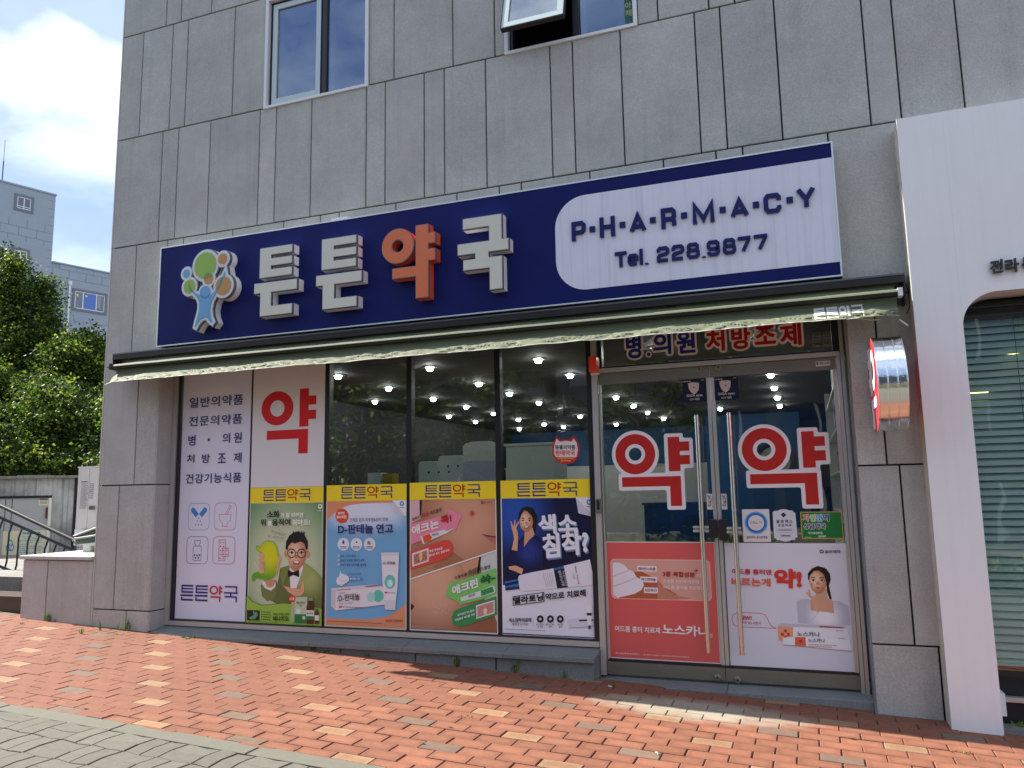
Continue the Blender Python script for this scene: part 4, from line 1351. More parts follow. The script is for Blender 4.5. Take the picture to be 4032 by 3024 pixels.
# sheet between roller and front bar
NX = 220
b = MB(); k_ = b.mid(M_FAB)
RA_ = random.Random(9)
for i in range(NX + 1):
    x = AX0 + (AX1 - AX0) * i / NX
    for j in range(9):
        v = j / 8
        y = -.09 - .112 * v
        z = 2.960 - .098 * v - .016 * math.sin(math.pi * v) + .006 * math.sin(x * 5.1 + 2 * v) * math.sin(math.pi * v) + .004 * mnoise.noise(Vector((x * 7, v * 2, 3))) * math.sin(math.pi * v)
        b.v.append((x, y, z))
for i in range(NX):
    for j in range(8):
        a = i * 9 + j
        b.f.append((a, a + 9, a + 10, a + 1)); b.mi.append(k_)
b.build('canopy_sheet', AW, smooth=True)
b = MB()
b.prism([(-0.265, 2.819), (-0.208, 2.819), (-0.202, 2.8378), (-0.208, 2.861), (-0.235, 2.8673), (-0.265, 2.8536), (-0.271, 2.8378)], AX0 - .004, AX1 + .004, M_DARKBR, 'x'); b.build('front_bar', AW)
b = MB(); k_ = b.mid(M_FAB)   # fabric wrapped over the top of the bar
for i in range(NX + 1):
    x = AX0 + (AX1 - AX0) * i / NX
    w_ = .003 * mnoise.noise(Vector((x * 4, 9, 2)))
    for (y, z) in ((-.198, 2.857), (-.208, 2.864), (-.235, 2.870 + w_), (-.268, 2.858 + w_), (-.2735, 2.842)):
        b.v.append((x, y, z))
for i in range(NX):
    for j in range(4):
        a = i * 5 + j
        b.f.append((a, a + 5, a + 6, a + 1)); b.mi.append(k_)
b.build('bar_cover', AW, smooth=True)
for x_, m_ in ((AX0 - .035, M_DARKBR), (AX1 + .005, M_WHITEFR)):
    b = MB(); b.box(x_, x_ + .03, -.275, -.198, 2.813, 2.871, m_); b.build('bar_cap', AW)
# valance: hangs behind the bar and kicks outwards, crumpled
NX, NZ = 1600, 26
b = MB(); k_ = b.mid(M_FAB)
def val_pt(x, v):
    n1 = mnoise.noise(Vector((x * 3.1, v * 1.2, 0.5)))
    n2 = mnoise.noise(Vector((x * 6.5 + v * 2.5, v * 2.2, 7.7)))
    n3 = mnoise.noise(Vector((x * 17 - v * 6, v * 5.0, 2.2)))
    crease = abs(mnoise.noise(Vector((x * 8.5 - v * 4.5, v * 3.5, 4.4))))
    fold = max(0.0, 1 - crease * 8) * .012
    kick = max(0.0, v - .25) * (1.0 if v < .85 else 1.0 - (v - .85) * 3.5)
    y = -.215 - .020 * v - .20 * max(0.0, v - .30) - .022 * n1 * v - .045 * n2 * kick - .022 * n3 * kick + 2.2 * fold * kick
    z = 2.819 - .149 * v + .012 * mnoise.noise(Vector((x * 1.3, 0, 11))) * v + .003 * n2 * v
    e = AX1 - x
    if e < .16:                                    # right end droops back
        y += (1 - e / .16) * .10 * v
    e = x - AX0
    if e < .12:
        y += (1 - e / .12) * .03 * v; z -= (1 - e / .12) * .02 * v
    return (x, y, z)
for i in range(NX + 1):
    x = AX0 + (AX1 - AX0) * i / NX
    for j in range(NZ + 1):
        b.v.append(val_pt(x, j / NZ))
# the white shop name is printed on the cloth itself
kp = b.mid(mat('valance_print', (.78, .80, .78), rough=.6))
PX0, PX1 = 0.1453, 0.467
PT, PG, PYS = glyph_strokes()
def printed(x, v):
    gw = (PX1 - PX0) / 4.45
    q = int((x - PX0) / (gw * 1.15)) if x > PX0 else -1
    if q < 0 or q > 3: return False
    u = (x - PX0 - q * gw * 1.15) / gw; w_ = (v - .20) / .68
    if u > 1.05 or w_ < -.03 or w_ > 1.03: return False
    st = (PT, PT, PYS, PG)[q]
    for (a, c, d, e) in st:
        if a - .03 <= u <= d + .03 and c - .012 <= w_ <= e + .022: return True
    if st is PYS:
        r_ = math.hypot((u - .34), (w_ - .3) * 1.1)
        return .17 < r_ < .36
    return False
for i in range(NX):
    for j in range(NZ):
        a = i * (NZ + 1) + j
        b.f.append((a, a + NZ + 1, a + NZ + 2, a + 1)); b.mi.append(kp if printed(AX0 + (AX1 - AX0) * (i + .5) / NX, (j + .5) / NZ) else k_)
VL = b.build('valance', AW, smooth=True)
b = MB(); pts = [val_pt(AX0 + (AX1 - AX0 - .26) * i / 300, 1.0) for i in range(301)]
b.tube([(p[0], p[1] - .001, p[2] - .002) for p in pts], .003, M_HEM, 5)
b.tube([(AX1 - .26, -.335, 2.668), (AX1 - .18, -.32, 2.652), (AX1 - .12, -.31, 2.650)], .006, M_HEM, 5)
b.tube([(AX1 - .0, -.24, 2.652), (AX1 + .03, -.24, 2.625), (AX1 + .05, -.24, 2.605)], .006, M_HEM, 5)
b.build('hem', AW)
b = MB(); b.tube([(.762, -.1, 2.95), (.785, -.07, 2.87), (.79, -.05, 2.79), (.765, -.03, 2.73)], .004, M_BLACKFR, 6); b.build('cable', AW)
# ================================================================ ROUND PROJECTING SIGN
RS_ = thing('round_sign', 'round chrome edged red sign projecting from the stone pillar right of the door', 'sign', (.57, -.36, 1.88))
YC, ZC, RR = -.365, 2.196, .318
b = MB(); b.lathe([(RR, .486), (RR, .658)], (0, YC, ZC), M_CHROME, 72, 'x'); b.build('chrome_rim', RS_, smooth=True)
for x_ in (.486, .543, .600, .655):
    b = MB(); b.lathe([(RR + .001, -.004), (RR + .005, 0), (RR + .001, .004)], (x_, YC, ZC), M_CHROME, 72, 'x'); b.build('rim_band', RS_, smooth=True)
M_SRED = mat('sign_red', (.70, .02, .035), rough=.35)
for x_, s_ in ((.484, -1), (.66, 1)):
    b = MB(); b.lathe([(0, 0), (RR - .002, 0)], (x_, YC, ZC), M_SRED, 72, 'x'); b.build('sign_face', RS_)
b = MB()
def yz(u, v):
    return (YC + .22 - u * .44, ZC + .24 - v * .5)
M_SW = mat('sign_white', (.85, .85, .85), rough=.4)
for (a, c, d, e) in [(.70, -.05, .90, .60), (.90, .08, 1.08, .2), (.90, .34, 1.08, .46), (.08, .66, .90, .80), (.72, .80, .90, 1.06)]:
    b.prism([yz(1 - a, e), yz(1 - d, e), yz(1 - d, c), yz(1 - a, c)], .478, .4835, M_SW, 'x')
n = 28
for i in range(n):
    a0, a1 = 2 * math.pi * i / n, 2 * math.pi * (i + 1) / n
    q = []
    for (r_, a) in ((.30, a0), (.30, a1), (.15, a1), (.15, a0)):
        y_, z_ = yz(1 - (.32 + r_ * math.cos(a)), .30 + r_ * .9 * math.sin(a)); q.append((.478, y_, z_))
    b.face(q, M_SW)
b.build('sign_letter', RS_)
for z_ in (2.05, 2.34):
    b = MB(); b.box(.55, .59, -.07, .0, z_ - .02, z_ + .02, M_DARKBR); b.build('wall_bracket', RS_)

# ================================================================ NEIGHBOUR SHOP ON THE RIGHT
NB_ = thing('neighbour_shop', 'white panelled front of the shop next door with a blind behind its window', 'building', (2.0, -.2, gz(2)))
XL, XR, YF = .788, 3.6, -.20
XO, ZT = 1.078, 2.80     # opening
ztop = 4.115
b = MB()
b.prism([(XL, gz(.8) - .03), (XO, gz(1.08) - .03), (XO, ztop), (XL, ztop)], YF, YF + .012, M_WHITEP)
rc = .22
arc = [(XO + rc - rc * math.cos(R(90 * i / 12)), ZT - rc + rc * math.sin(R(90 * i / 12))) for i in range(13)]
b.prism([(XO + .0005, ztop), (XO + .0005, ZT - rc)] + arc + [(XR, ZT), (XR, ztop)], YF, YF + .012, M_WHITEP)
b.build('white_cladding', NB_)
b = MB()
for i in range(12):
    p, q = arc[i], arc[i + 1]
    b.face([(p[0], YF + .0125, p[1]), (q[0], YF + .0125, q[1]), (q[0], .05, q[1]), (p[0], .05, p[1])], M_WHITEP)
b.face([(XO + rc, YF + .0125, ZT), (XR, YF + .0125, ZT), (XR, .05, ZT), (XO + rc, .05, ZT)], M_WHITEP)
b.face([(XO, YF + .0125, ZT - rc), (XO, YF + .0125, gz(1.08) - .03), (XO, .05, gz(1.08) - .03), (XO, .05, ZT - rc)], M_WHITEP)
b.build('opening_lining', NB_)
M_CREAM = mat('cream_sealant', (.55, .53, .45), rough=.8, var=.2, vscale=20)
b = MB(); b.box(XL, XL + .01, YF + .013, -.002, gz(.8) - .03, ztop - .01, M_CREAM); b.box(XL, XR, YF + .013, -.002, ztop - .012, ztop - .002, M_WHITEP); b.build('side_return', NB_)
b = MB()
b.box(XO + .005, XR, -.03, .0, ZT - .075, ZT - .06, M_DARKBR); b.box(XO + .005, XR, -.03, .0, ZT - .14, ZT - .12, M_DARKBR)
b.box(XO + .004, XO + .022, -.03, .02, .30, ZT - .141, M_DARKBR); b.box(XO + .023, XR, -.03, .02, .28, .31, M_DARKBR)
b.box(XO + .004, XR, -.03, .02, .12, .15, M_ALU); b.box(XO + .004, XR, .0, .02, -.12, .11, M_DARKBR); b.build('window_frame', NB_)
b = MB(); b.box(XO + .022, XR, -.014, -.006, .311, ZT - .142, M_GLASS); b.build('glass_pane', NB_)
M_SLAT = mat('blind_slat', (.42, .53, .52), rough=.4, spec=.5)
sm = None
nsl = 0
zz = ZT - .17
while zz > .34:
    if sm is None:
        b = MB(); i0 = 0
        prof = [(-.014, -.024), (-.009, -.008), (.000, .009), (.014, .023)]
        k_ = b.mid(M_SLAT)
        for x_ in (XO + .03, XR):
            for (dy, dz) in prof:
                b.v.append((x_, .055 + dy, zz + dz))
        for q in range(3):
            b.f.append((q, q + 1, q + 5, q + 4)); b.mi.append(k_)
        sm = b.build('blind_slat', NB_)
        z_first = zz
    else:
        o = sm.copy(); COL.objects.link(o); o.location = (0, 0, zz - z_first)
    zz -= .0505; nsl += 1
b = MB()
for x_ in (1.42, 2.2, 3.0):
    b.tube([(x_, .022, .34), (x_, .022, ZT - .15)], .002, M_BLACKFR, 5)
b.build('blind_cord', NB_)
b = MB(); b.box(XO, XR, .12, .16, -.1, ZT, M_ROOMW); b.build('room_wall', NB_)
for (x_, z_) in ((1.42, 2.43), (1.18, 2.16)):
    b = MB(); b.lathe([(0, 0), (.06, 0), (.07, .01)], (x_, .1, z_), mat('warm_lamp', (.9, .8, .3), emit=(1, .85, .35), estr=1.6), 16, 'y'); 
    for q in range(len(b.v)):
        v = b.v[q]; b.v[q] = (v[0], v[1], z_ + (v[2] - z_) * .28)
    b.build('warm_lamp', NB_)
b = MB(); b.prism(rrect(XO + .004, XO + .036, .06, .20, .006), YF + .05, -.05, M_WHITEFR); b.build('switch_box', NB_)
b = MB(); b.box(XO + .002, XR, -.14, .04, -.2, -.02, M_STONED); b.build('threshold', NB_)
lq = [(1.2606,2.9125),(1.3375,2.9182),(1.2663,3.0042),(1.3531,2.92),(1.4453,2.9237),(1.3573,2.993)]
M_BLK = mat('black_letter', (.012, .012, .015), rough=.35)
solid_text('전', [lq[0], lq[1], lq[2]], YF - .03, YF - .012, M_BLK, 'raised_letter', NB_, .03)
wv = (lq[1][0] - lq[0][0], lq[1][1] - lq[0][1])
x2 = lq[3][0]
solid_text('라', [(x2, lq[0][1]), (x2 + wv[0] * 1.02, lq[0][1]), (x2, lq[2][1])], YF - .03, YF - .012, M_BLK, 'raised_letter', NB_, .03)
solid_text('북', [(x2 + wv[0] * 1.25, lq[0][1]), (x2 + wv[0] * 2.25, lq[0][1]), (x2 + wv[0] * 1.25, lq[2][1])], YF - .03, YF - .012, M_BLK, 'raised_letter', NB_, .03)
b = MB(); b.box(XL, 6, -.0, .2, -.7, gz(.8), M_STONED); b.build('base_wall', NB_)

# ================================================================ POSTERS AND STICKERS
PYY = .2318
def poster(label, quad, cat='poster', name='poster', group=None):
    x = (quad[0][0] + quad[1][0]) / 2
    t = thing(name, label, cat, (x, PYY, min(p[1] for p in quad)), group)
    return Print(t, PYY)
def gradmat(name, c0, c1, center, r0, r1, sx=1.0, sz=1.0):
    """printed radial blend between two inks"""
    m = bpy.data.materials.new(name); m.use_nodes = True
    t = m.node_tree; b_ = t.nodes['Principled BSDF']; L = t.links.new
    g = t.nodes.new('ShaderNodeNewGeometry'); mp_ = t.nodes.new('ShaderNodeMapping')
    mp_.inputs['Location'].default_value = (-center[0] * sx, 0, -center[1] * sz); mp_.inputs['Scale'].default_value = (sx, 0, sz)
    ln = t.nodes.new('ShaderNodeVectorMath'); ln.operation = 'LENGTH'
    mr = t.nodes.new('ShaderNodeMapRange'); mr.interpolation_type = 'SMOOTHSTEP'
    mr.inputs[1].default_value = r0; mr.inputs[2].default_value = r1
    x = t.nodes.new('ShaderNodeMix'); x.data_type = 'RGBA'
    x.inputs[6].default_value = hexc(c0); x.inputs[7].default_value = hexc(c1)
    L(g.outputs['Position'], mp_.inputs['Vector']); L(mp_.outputs[0], ln.inputs[0]); L(ln.outputs['Value'], mr.inputs[0]); L(mr.outputs[0], x.inputs[0]); L(x.outputs[2], b_.inputs['Base Color'])
    b_.inputs['Roughness'].default_value = .42; b_.inputs['Specular IOR Level'].default_value = .35
    return m
def fineprint(pr, part, x0, x1, z, h, col, seed):
    """a line of print too small to read, as uneven dashes"""
    r = random.Random(seed); x = x0
    while x < x1:
        w_ = r.uniform(.6, 2.2) * h
        pr.poly(part, [(x, z), (min(x + w_, x1), z), (min(x + w_, x1), z + h * r.uniform(.75, 1)), (x, z + h)], col)
        x += w_ + h * .45
def banner(pr, x0, x1, z0, z1, q):
    pr.poly('banner', [(x0, z0), (x1, z0), (x1, z1), (x0, z1)], '#f6dc2c')
    brand(pr, 'lettering', q)

WHT = '#e9e6ee'
# -- white list poster
x0, x1, z0, z1 = -5.950, -5.098, .345, 2.86
p = poster('tall white poster listing pharmacy services with four line icons, leftmost pane', [(x0, z0), (x1, z0), (x1, z1), (x0, z1)])
p.poly('sheet', [(x0, z0), (x1, z0), (x1, z1), (x0, z1)], '#dedff0')
NVY = '#272a6e'
rows = [([(-5.8642,2.4446),(-5.1937,2.4403),(-5.8714,2.5474)],'일반의약품'),([(-5.863,2.2524),(-5.1996,2.2539),(-5.87,2.352)],'전문의약품'),([(-5.8754,1.6724),(-5.1878,1.6724),(-5.8822,1.7689)],'건강기능식품')]
for q, s_ in rows:
    zl = (q[0][1] + q[1][1]) / 2
    p.text('lettering', s_, [(q[0][0], zl), (q[1][0], zl), (q[0][0], q[2][1])], NVY, .012, 1.1)
for (s_, a, c, d) in [('병',(-5.8635,2.0551),(-5.7708,2.0516),(-5.8687,2.1604)),('의',(-5.4326,2.0646),(-5.3394,2.061),(-5.4367,2.164)),('원',(-5.2923,2.064),(-5.1964,2.0603),(-5.2962,2.166)),('처',(-5.8722,1.8797),(-5.7747,1.8768),(-5.8766,1.9671)),('방',(-5.681,1.8739),(-5.5801,1.8709),(-5.6853,1.9656)),('조',(-5.482,1.868),(-5.3828,1.865),(-5.4861,1.9644)),('제',(-5.2886,1.8662),(-5.1911,1.8632),(-5.2924,1.9658))]:
    p.text('lettering', s_, [a, (c[0], a[1]), (a[0], d[1])], NVY, .012)
dq = [(-5.6216,2.1231),(-5.5933,2.122),(-5.5919,2.0919),(-5.6202,2.093)]
p.poly('lettering', dq, NVY)
for (cx0, cx1, cz1, cz0, col, kind) in [(-5.828,-5.5653,1.4727,1.21,0,0),(-5.5019,-5.2395,1.4738,1.2098,1,1),(-5.8321,-5.5681,1.1447,0.8802,2,2),(-5.5067,-5.2413,1.1469,0.8825,3,3)]:
    col = ['#3f7fc4', '#d4454f', '#3a3a86', '#cf3a6c'][int(col)]
    p.line('icon', rrect(cx0, cx1, cz0, cz1, .05, 4), .0045, col, True)
    mx_, mz = (cx0 + cx1) / 2, (cz0 + cz1) / 2; w_ = (cx1 - cx0)
    if kind == 0:
        for s_ in (-1, 1):
            a = (mx_ + s_ * .075, mz + .065); d_ = Vector((s_ * -.055, -.055)); nrm = Vector((.022, .022 * -s_)) if s_ > 0 else Vector((.022, .022))
            q0 = Vector(a); q1 = q0 + d_
            nn = Vector((d_.y, -d_.x)).normalized() * .026
            cap = [tuple(q0 + nn * math.cos(R(t_)) - d_.normalized() * .026 * math.sin(R(t_))) for t_ in range(0, 181, 30)]
            p.poly('icon', cap + [tuple(q1 - nn), tuple(q1 + nn)], '#3f86cc')
        for i, (dx, dz) in enumerate(((0, -.015), (-.02, -.045), (.02, -.045), (-.037, -.08), (0, -.08), (.037, -.08))):
            p.poly('icon', circ(mx_ + dx, mz + dz, .0075, 10), '#3f86cc')
    elif kind == 1:
        p.line('icon', [(mx_ - .075, mz + .02), (mx_ + .075, mz + .02), (mx_ + .06, mz - .04), (mx_ + .025, mz - .075), (mx_ + .03, mz - .1), (mx_ - .03, mz - .1), (mx_ - .025, mz - .075), (mx_ - .06, mz - .04)], .0045, col, True)
        p.line('icon', [(mx_, mz + .022), (mx_ + .042, mz + .085)], .0045, col); p.line('icon', [(mx_ + .025, mz + .022), (mx_ + .055, mz + .075)], .0045, col)
        p.line('icon', circ(mx_ + .055, mz + .093, .014, 12), .0045, col, True)
    elif kind == 2:
        p.line('icon', rrect(mx_ - .05, mx_ + .05, mz - .1, mz + .04, .008, 2), .0045, col, True)
        p.line('icon', [(mx_ - .022, mz + .042), (mx_ - .022, mz + .06), (mx_ - .038, mz + .068), (mx_ - .038, mz + .095), (mx_ + .038, mz + .095), (mx_ + .038, mz + .068), (mx_ + .022, mz + .06), (mx_ + .022, mz + .042)], .0045, col)
        for (dx, dz) in ((-.03, -.048), (0, -.05), (.03, -.048), (-.018, -.075), (.018, -.075)):
            p.poly('icon', circ(mx_ + dx, mz + dz, .0095, 10), col)
    else:
        p.line('icon', [(mx_ - .06, mz - .1), (mx_ + .02, mz - .1), (mx_ + .02, mz + .1), (mx_ - .06, mz + .1)], .0045, col, True)
        p.line('icon', [(mx_ - .018, mz - .06), (mx_ + .06, mz - .06), (mx_ + .06, mz + .02), (mx_ - .018, mz + .02)], .0045, col, True)
        for i in range(5):
            for dx in (-.04, -.002):
                p.poly('icon', circ(mx_ + dx, mz + .075 - i * .038, .0075, 8), col)
        for dz in (-.0, -.038):
            p.poly('icon', circ(mx_ + .04, mz + dz, .0075, 8), col)
q = [(-5.8856,0.5222),(-5.1946,0.5337),(-5.8935,0.6746)]
brand(p, 'lettering', [(q[0][0], q[0][1]), (q[1][0], q[0][1]), (q[0][0], q[2][1])], '#2b2a7c', '#c02a30')
p.done()

# -- white sheet with the big red syllable
x0, x1, z0, z1 = -5.076, -4.241, 1.616, 2.86
p = poster('white sheet with one big red medicine syllable above the green poster', [(x0, z0), (x1, z0), (x1, z1), (x0, z1)])
p.poly('sheet', [(x0, z0), (x1, z0), (x1, z1), (x0, z1)], '#e2dfe2')
RD_ = '#d3141c'
o1 = [(-4.7834,2.384),(-4.9721,2.3943),(-4.5962,2.3778),(-4.7882,2.5511),(-4.7786,2.2141),(-4.8669,2.3886),(-4.7025,2.3796),(-4.7856,2.461),(-4.7811,2.3009)]
cx = (o1[1][0] + o1[2][0]) / 2; cz = (o1[3][1] + o1[4][1]) / 2
p.ring('big_syllable', circ(cx, cz, (o1[2][0] - o1[1][0]) / 2, 40, (o1[3][1] - o1[4][1]) / 2), circ(cx, (o1[7][1] + o1[8][1]) / 2, (o1[6][0] - o1[5][0]) / 2, 40, (o1[7][1] - o1[8][1]) / 2), RD_)
p.poly('big_syllable', snap([(-4.5284,2.5601),(-4.4207,2.558),(-4.4219,2.4853),(-4.3362,2.4856),(-4.3354,2.3969),(-4.4218,2.3955),(-4.4225,2.3472),(-4.3371,2.3458),(-4.3371,2.2568),(-4.4224,2.2571),(-4.4218,2.1874),(-4.5251,2.1883)]), RD_)
p.poly('big_syllable', snap([(-4.9019,2.167),(-4.4241,2.1643),(-4.4226,1.9304),(-4.53,1.931),(-4.5335,2.0762),(-4.8991,2.0754)]), RD_)
p.done()

SKIN, SKIN2, HAIR = '#e2a987', '#c98564', '#1d1716'
def face(p, cx, cz, w_, h_, part='portrait', smile=True, glasses=False, beard=None):
    """printed face: oval, brows, eyes, nose, mouth"""
    P_ = lambda u, v: (cx + u * w_, cz + v * h_)
    sm_ = gradmat('skin_ink', '#efc3a4', '#bd7d5c', (cx - .12 * w_, cz + .05 * h_), .12 * w_, .62 * w_, 1.0, .8)
    p.poly(part, [P_(-.5, .15), P_(-.47, -.12), P_(-.36, -.36), P_(-.17, -.5), P_(.0, -.54), P_(.17, -.5), P_(.36, -.36), P_(.47, -.12), P_(.5, .15), P_(.42, .45), P_(.2, .6), P_(-.2, .6), P_(-.42, .45)], SKIN, sm_)
    for s_ in (-1, 1):
        p.poly(part, [P_(s_ * .30, -.06), P_(s_ * .40, -.04), P_(s_ * .36, -.2), P_(s_ * .26, -.18)], '#d98f78')
    p.poly(part, [P_(-.05, -.02), P_(.07, -.02), P_(.12, -.14), P_(-.08, -.14)], SKIN2)
    for s_ in (-1, 1):
        p.poly(part, [P_(s_ * .13, .13), P_(s_ * .34, .15), P_(s_ * .36, .19), P_(s_ * .12, .175)], '#2a1c18')
        p.poly(part, [P_(s_ * .13, .03), P_(s_ * .24, .085), P_(s_ * .36, .03), P_(s_ * .24, -.01)], '#f2ece8'); p.poly(part, circ(cx + s_ * .24 * w_, cz + .04 * h_, .055 * w_, 10), '#1a1210'); p.line(part, [P_(s_ * .13, .035), P_(s_ * .24, .09), P_(s_ * .36, .035)], w_ * .025, '#1a1210')
        if glasses:
            p.line(part, [(cx + s_ * .25 * w_ + .2 * w_ * math.cos(t_ * math.pi / 7), cz + .02 * h_ + .15 * h_ * math.sin(t_ * math.pi / 7)) for t_ in range(14)], w_ * .035, '#17120f', True)
    if glasses:
        p.line(part, [P_(-.06, .06), P_(.06, .06)], w_ * .03, '#17120f')
    if smile:
        p.poly(part, [P_(-.2, -.24), P_(.2, -.24), P_(.12, -.36), P_(-.12, -.36)], '#9c3b36')
        p.poly(part, [P_(-.15, -.25), P_(.15, -.25), P_(.09, -.31), P_(-.09, -.31)], '#f3efe9')
    else:
        p.poly(part, [P_(-.13, -.27), P_(0, -.245), P_(.13, -.27), P_(0, -.34)], '#b5434a')
def logo_mark(p, cx, cz, r, bgc, fg, part='artwork'):
    p.poly(part, rrect(cx - r, cx + r, cz - r, cz + r, r * .6, 3), bgc)
    for s_ in (-1, 1):
        p.poly(part, [(cx + s_ * r * .08, cz - r * .7), (cx + s_ * r * .45, cz - r * .1), (cx + s_ * r * .75, cz + r * .45), (cx + s_ * r * .25, cz + r * .5), (cx + s_ * r * .1, cz)], fg)

# -- green poster with the man
x0, x1, z0, z1 = -5.0765, -4.2405, .334, 1.614
p = poster('green poster of a smiling man in glasses and bow tie holding a green organ shape', [(x0, z0), (x1, z0), (x1, z1), (x0, z1)])
p.poly('sheet', [(x0, z0), (x1, z0), (x1, z1), (x0, z1)], '#d8e0c0')
gm = gradmat('green_print', '#cfd6b4', '#4b8a55', (-4.6638,0.8809), .18, .72, 1.0, .8)
p.poly('sheet', [(x0 + .008, z0 + .008), (x1 - .008, z0 + .008), (x1 - .008, z1 - .15), (x0 + .008, z1 - .15)], '#7fae62', gm)
q = [(-4.9246,1.4799),(-4.3844,1.4797),(-4.9284,1.6)]
banner(p, x0, x1, 1.466, z1, [(q[0][0], 1.485), (q[1][0], 1.485), (q[0][0], 1.594)])
DG = '#173a2c'
JK = gradmat('jacket_ink', '#a9b26c', '#66703a', (-4.3945,0.7673), .02, .26)
BL = gradmat('blouse_ink', '#2b3a8c', '#131a4a', (-2.2051,1.0306), .02, .15)
WS = gradmat('suit_ink', '#f2f0f7', '#bfc0d2', (0.0827,0.5813), .03, .16)
for s_, q, c_, b_ in [('소화',[(-4.8608,1.324),(-4.7178,1.3232),(-4.8629,1.3914)],0,0.045),('가 잘 되려면',[(-4.7073,1.3257),(-4.4497,1.3259),(-4.7086,1.3726)],1,0.035),('위',[(-4.9333,1.2501),(-4.8745,1.25),(-4.9353,1.3113)],0,0.045),('움직여',[(-4.8002,1.2515),(-4.5925,1.2527),(-4.802,1.3124)],0,0.045),('줘야죠!',[(-4.5738,1.2526),(-4.3745,1.2538),(-4.5753,1.3094)],1,0.045),('빠르게! 빠르게!',[(-4.8067,1.1847),(-4.6553,1.1461),(-4.8011,1.2107)],2,0),('쑥 ~ 내려가지요',[(-4.8476,1.137),(-4.6649,1.1134),(-4.8442,1.1647)],2,0),('베나치오',[(-4.7636,0.3645),(-4.5885,0.3711),(-4.765,0.4131)],3,0.03),('빠르고 속 편한 소화제',[(-4.76,0.42),(-4.5879,0.4261),(-4.7606,0.4402)],3,0.02)]:
    p.text('lettering', s_, q, [DG, '#eef2ea', '#6d7c62', '#1f3a1c'][int(c_)], b_)
p.poly('lettering', [(-4.8631,1.2935),(-4.8205,1.2933),(-4.8192,1.2498),(-4.8617,1.2499)], '#eef2ea')
p.line('lettering', [(-4.7379,1.215),(-4.6424,1.1676)], .002, '#7b866c'); p.line('lettering', [(-4.7854,1.1078),(-4.6647,1.1048)], .002, '#7b866c')
q = (-4.2744,1.427); logo_mark(p, q[0], q[1], .022, '#eef2ea', '#4b8a55')
fineprint(p, 'lettering', q[0] - .025, q[0] + .025, q[1] - .045, .008, '#dfe8d8', 3)
# jacket, shirt
p.poly('portrait', [(-4.7047,0.8547),(-4.6017,0.8817),(-4.5383,0.8193),(-4.4332,0.9094),(-4.3053,0.8358),(-4.2441,0.7786),(-4.2387,0.4894),(-4.3893,0.5259),(-4.737,0.5235),(-4.907,0.5948),(-4.9259,0.6882),(-4.8799,0.7405),(-4.7538,0.7431),(-4.7319,0.7096)], '#8f9a55', JK)
p.poly('portrait', [(-4.6017,0.8817),(-4.5383,0.8193),(-4.4432,0.9051),(-4.4569,0.8333),(-4.5194,0.6724),(-4.586,0.6708)], '#ece9ee')
p.poly('portrait', [(-4.596,0.8606),(-4.6305,0.7965),(-4.6741,0.6855),(-4.7031,0.7951),(-4.6891,0.8549),(-4.6222,0.8772)], '#7d8948')
p.poly('portrait', [(-4.4331,0.9078),(-4.355,0.8099),(-4.4343,0.733),(-4.5092,0.6726),(-4.4569,0.8333)], '#a2ac68')
p.poly('portrait', [(-4.9259,0.6882),(-4.8799,0.7405),(-4.7537,0.7389),(-4.7381,0.6332),(-4.7695,0.5647),(-4.8422,0.5457),(-4.9014,0.5864)], '#757f45')
p.poly('portrait', [(-4.9059,0.7272),(-4.7532,0.7219),(-4.7541,0.6837),(-4.8031,0.6417),(-4.8722,0.6639),(-4.905,0.6972)], '#e8e4ea')
p.poly('portrait', [(-4.8799,0.7405),(-4.759,0.743),(-4.768,0.6918),(-4.8092,0.6696),(-4.8569,0.6813)], '#cf9573')
p.poly('portrait', [(-4.5813,0.8905),(-4.4484,0.9092),(-4.4977,0.8326),(-4.5383,0.8193),(-4.596,0.8606)], SKIN2)
fc = [(-4.5241,0.993),(-4.6377,0.992),(-4.4035,0.9942),(-4.5278,1.1463),(-4.5207,0.8533)]
for s_, xx in ((-1, fc[1][0]), (1, fc[2][0])):
    p.poly('portrait', circ(xx + s_ * .004, fc[0][1] - .005, .02, 12, .034), '#d3936f')
face(p, fc[0][0], fc[0][1] - .006, (fc[2][0] - fc[1][0]) * .95, (fc[3][1] - fc[4][1]) * .92, 'portrait', True, True)
p.poly('portrait', [(-4.6492,1.0346),(-4.6438,1.1032),(-4.6088,1.159),(-4.5628,1.1848),(-4.5063,1.1976),(-4.4442,1.1721),(-4.4018,1.1042),(-4.4004,1.0364),(-4.4205,1.0278),(-4.437,1.0828),(-4.4836,1.1038),(-4.5448,1.0823),(-4.5761,1.0949),(-4.6167,1.0605),(-4.6259,1.0177)], HAIR)
for q in [[(-4.578,1.1719),(-4.5643,1.2019),(-4.5512,1.1737)],[(-4.547,1.172),(-4.5333,1.2019),(-4.5202,1.1737)],[(-4.516,1.172),(-4.5023,1.2019),(-4.4893,1.1737)],[(-4.4852,1.172),(-4.4715,1.2019),(-4.4585,1.1738)],[(-4.4595,1.1721),(-4.4459,1.2019),(-4.4329,1.1738)]]:
    p.poly('portrait', q, HAIR)
p.poly('portrait', [(-4.6181,0.8391),(-4.5589,0.8189),(-4.4928,0.8411),(-4.4881,0.7738),(-4.5531,0.7937),(-4.6122,0.7714)], '#14120f')
p.poly('portrait', [(-4.6671,0.6942),(-4.5758,0.6752),(-4.4734,0.6651),(-4.4596,0.7283),(-4.4394,0.7346),(-4.4293,0.6913),(-4.4322,0.6411),(-4.4619,0.6069),(-4.5329,0.5966),(-4.6057,0.6366)], SKIN)
p.line('portrait', [(-4.6166,0.6616),(-4.5135,0.639),(-4.4527,0.6489)], .003, SKIN2)
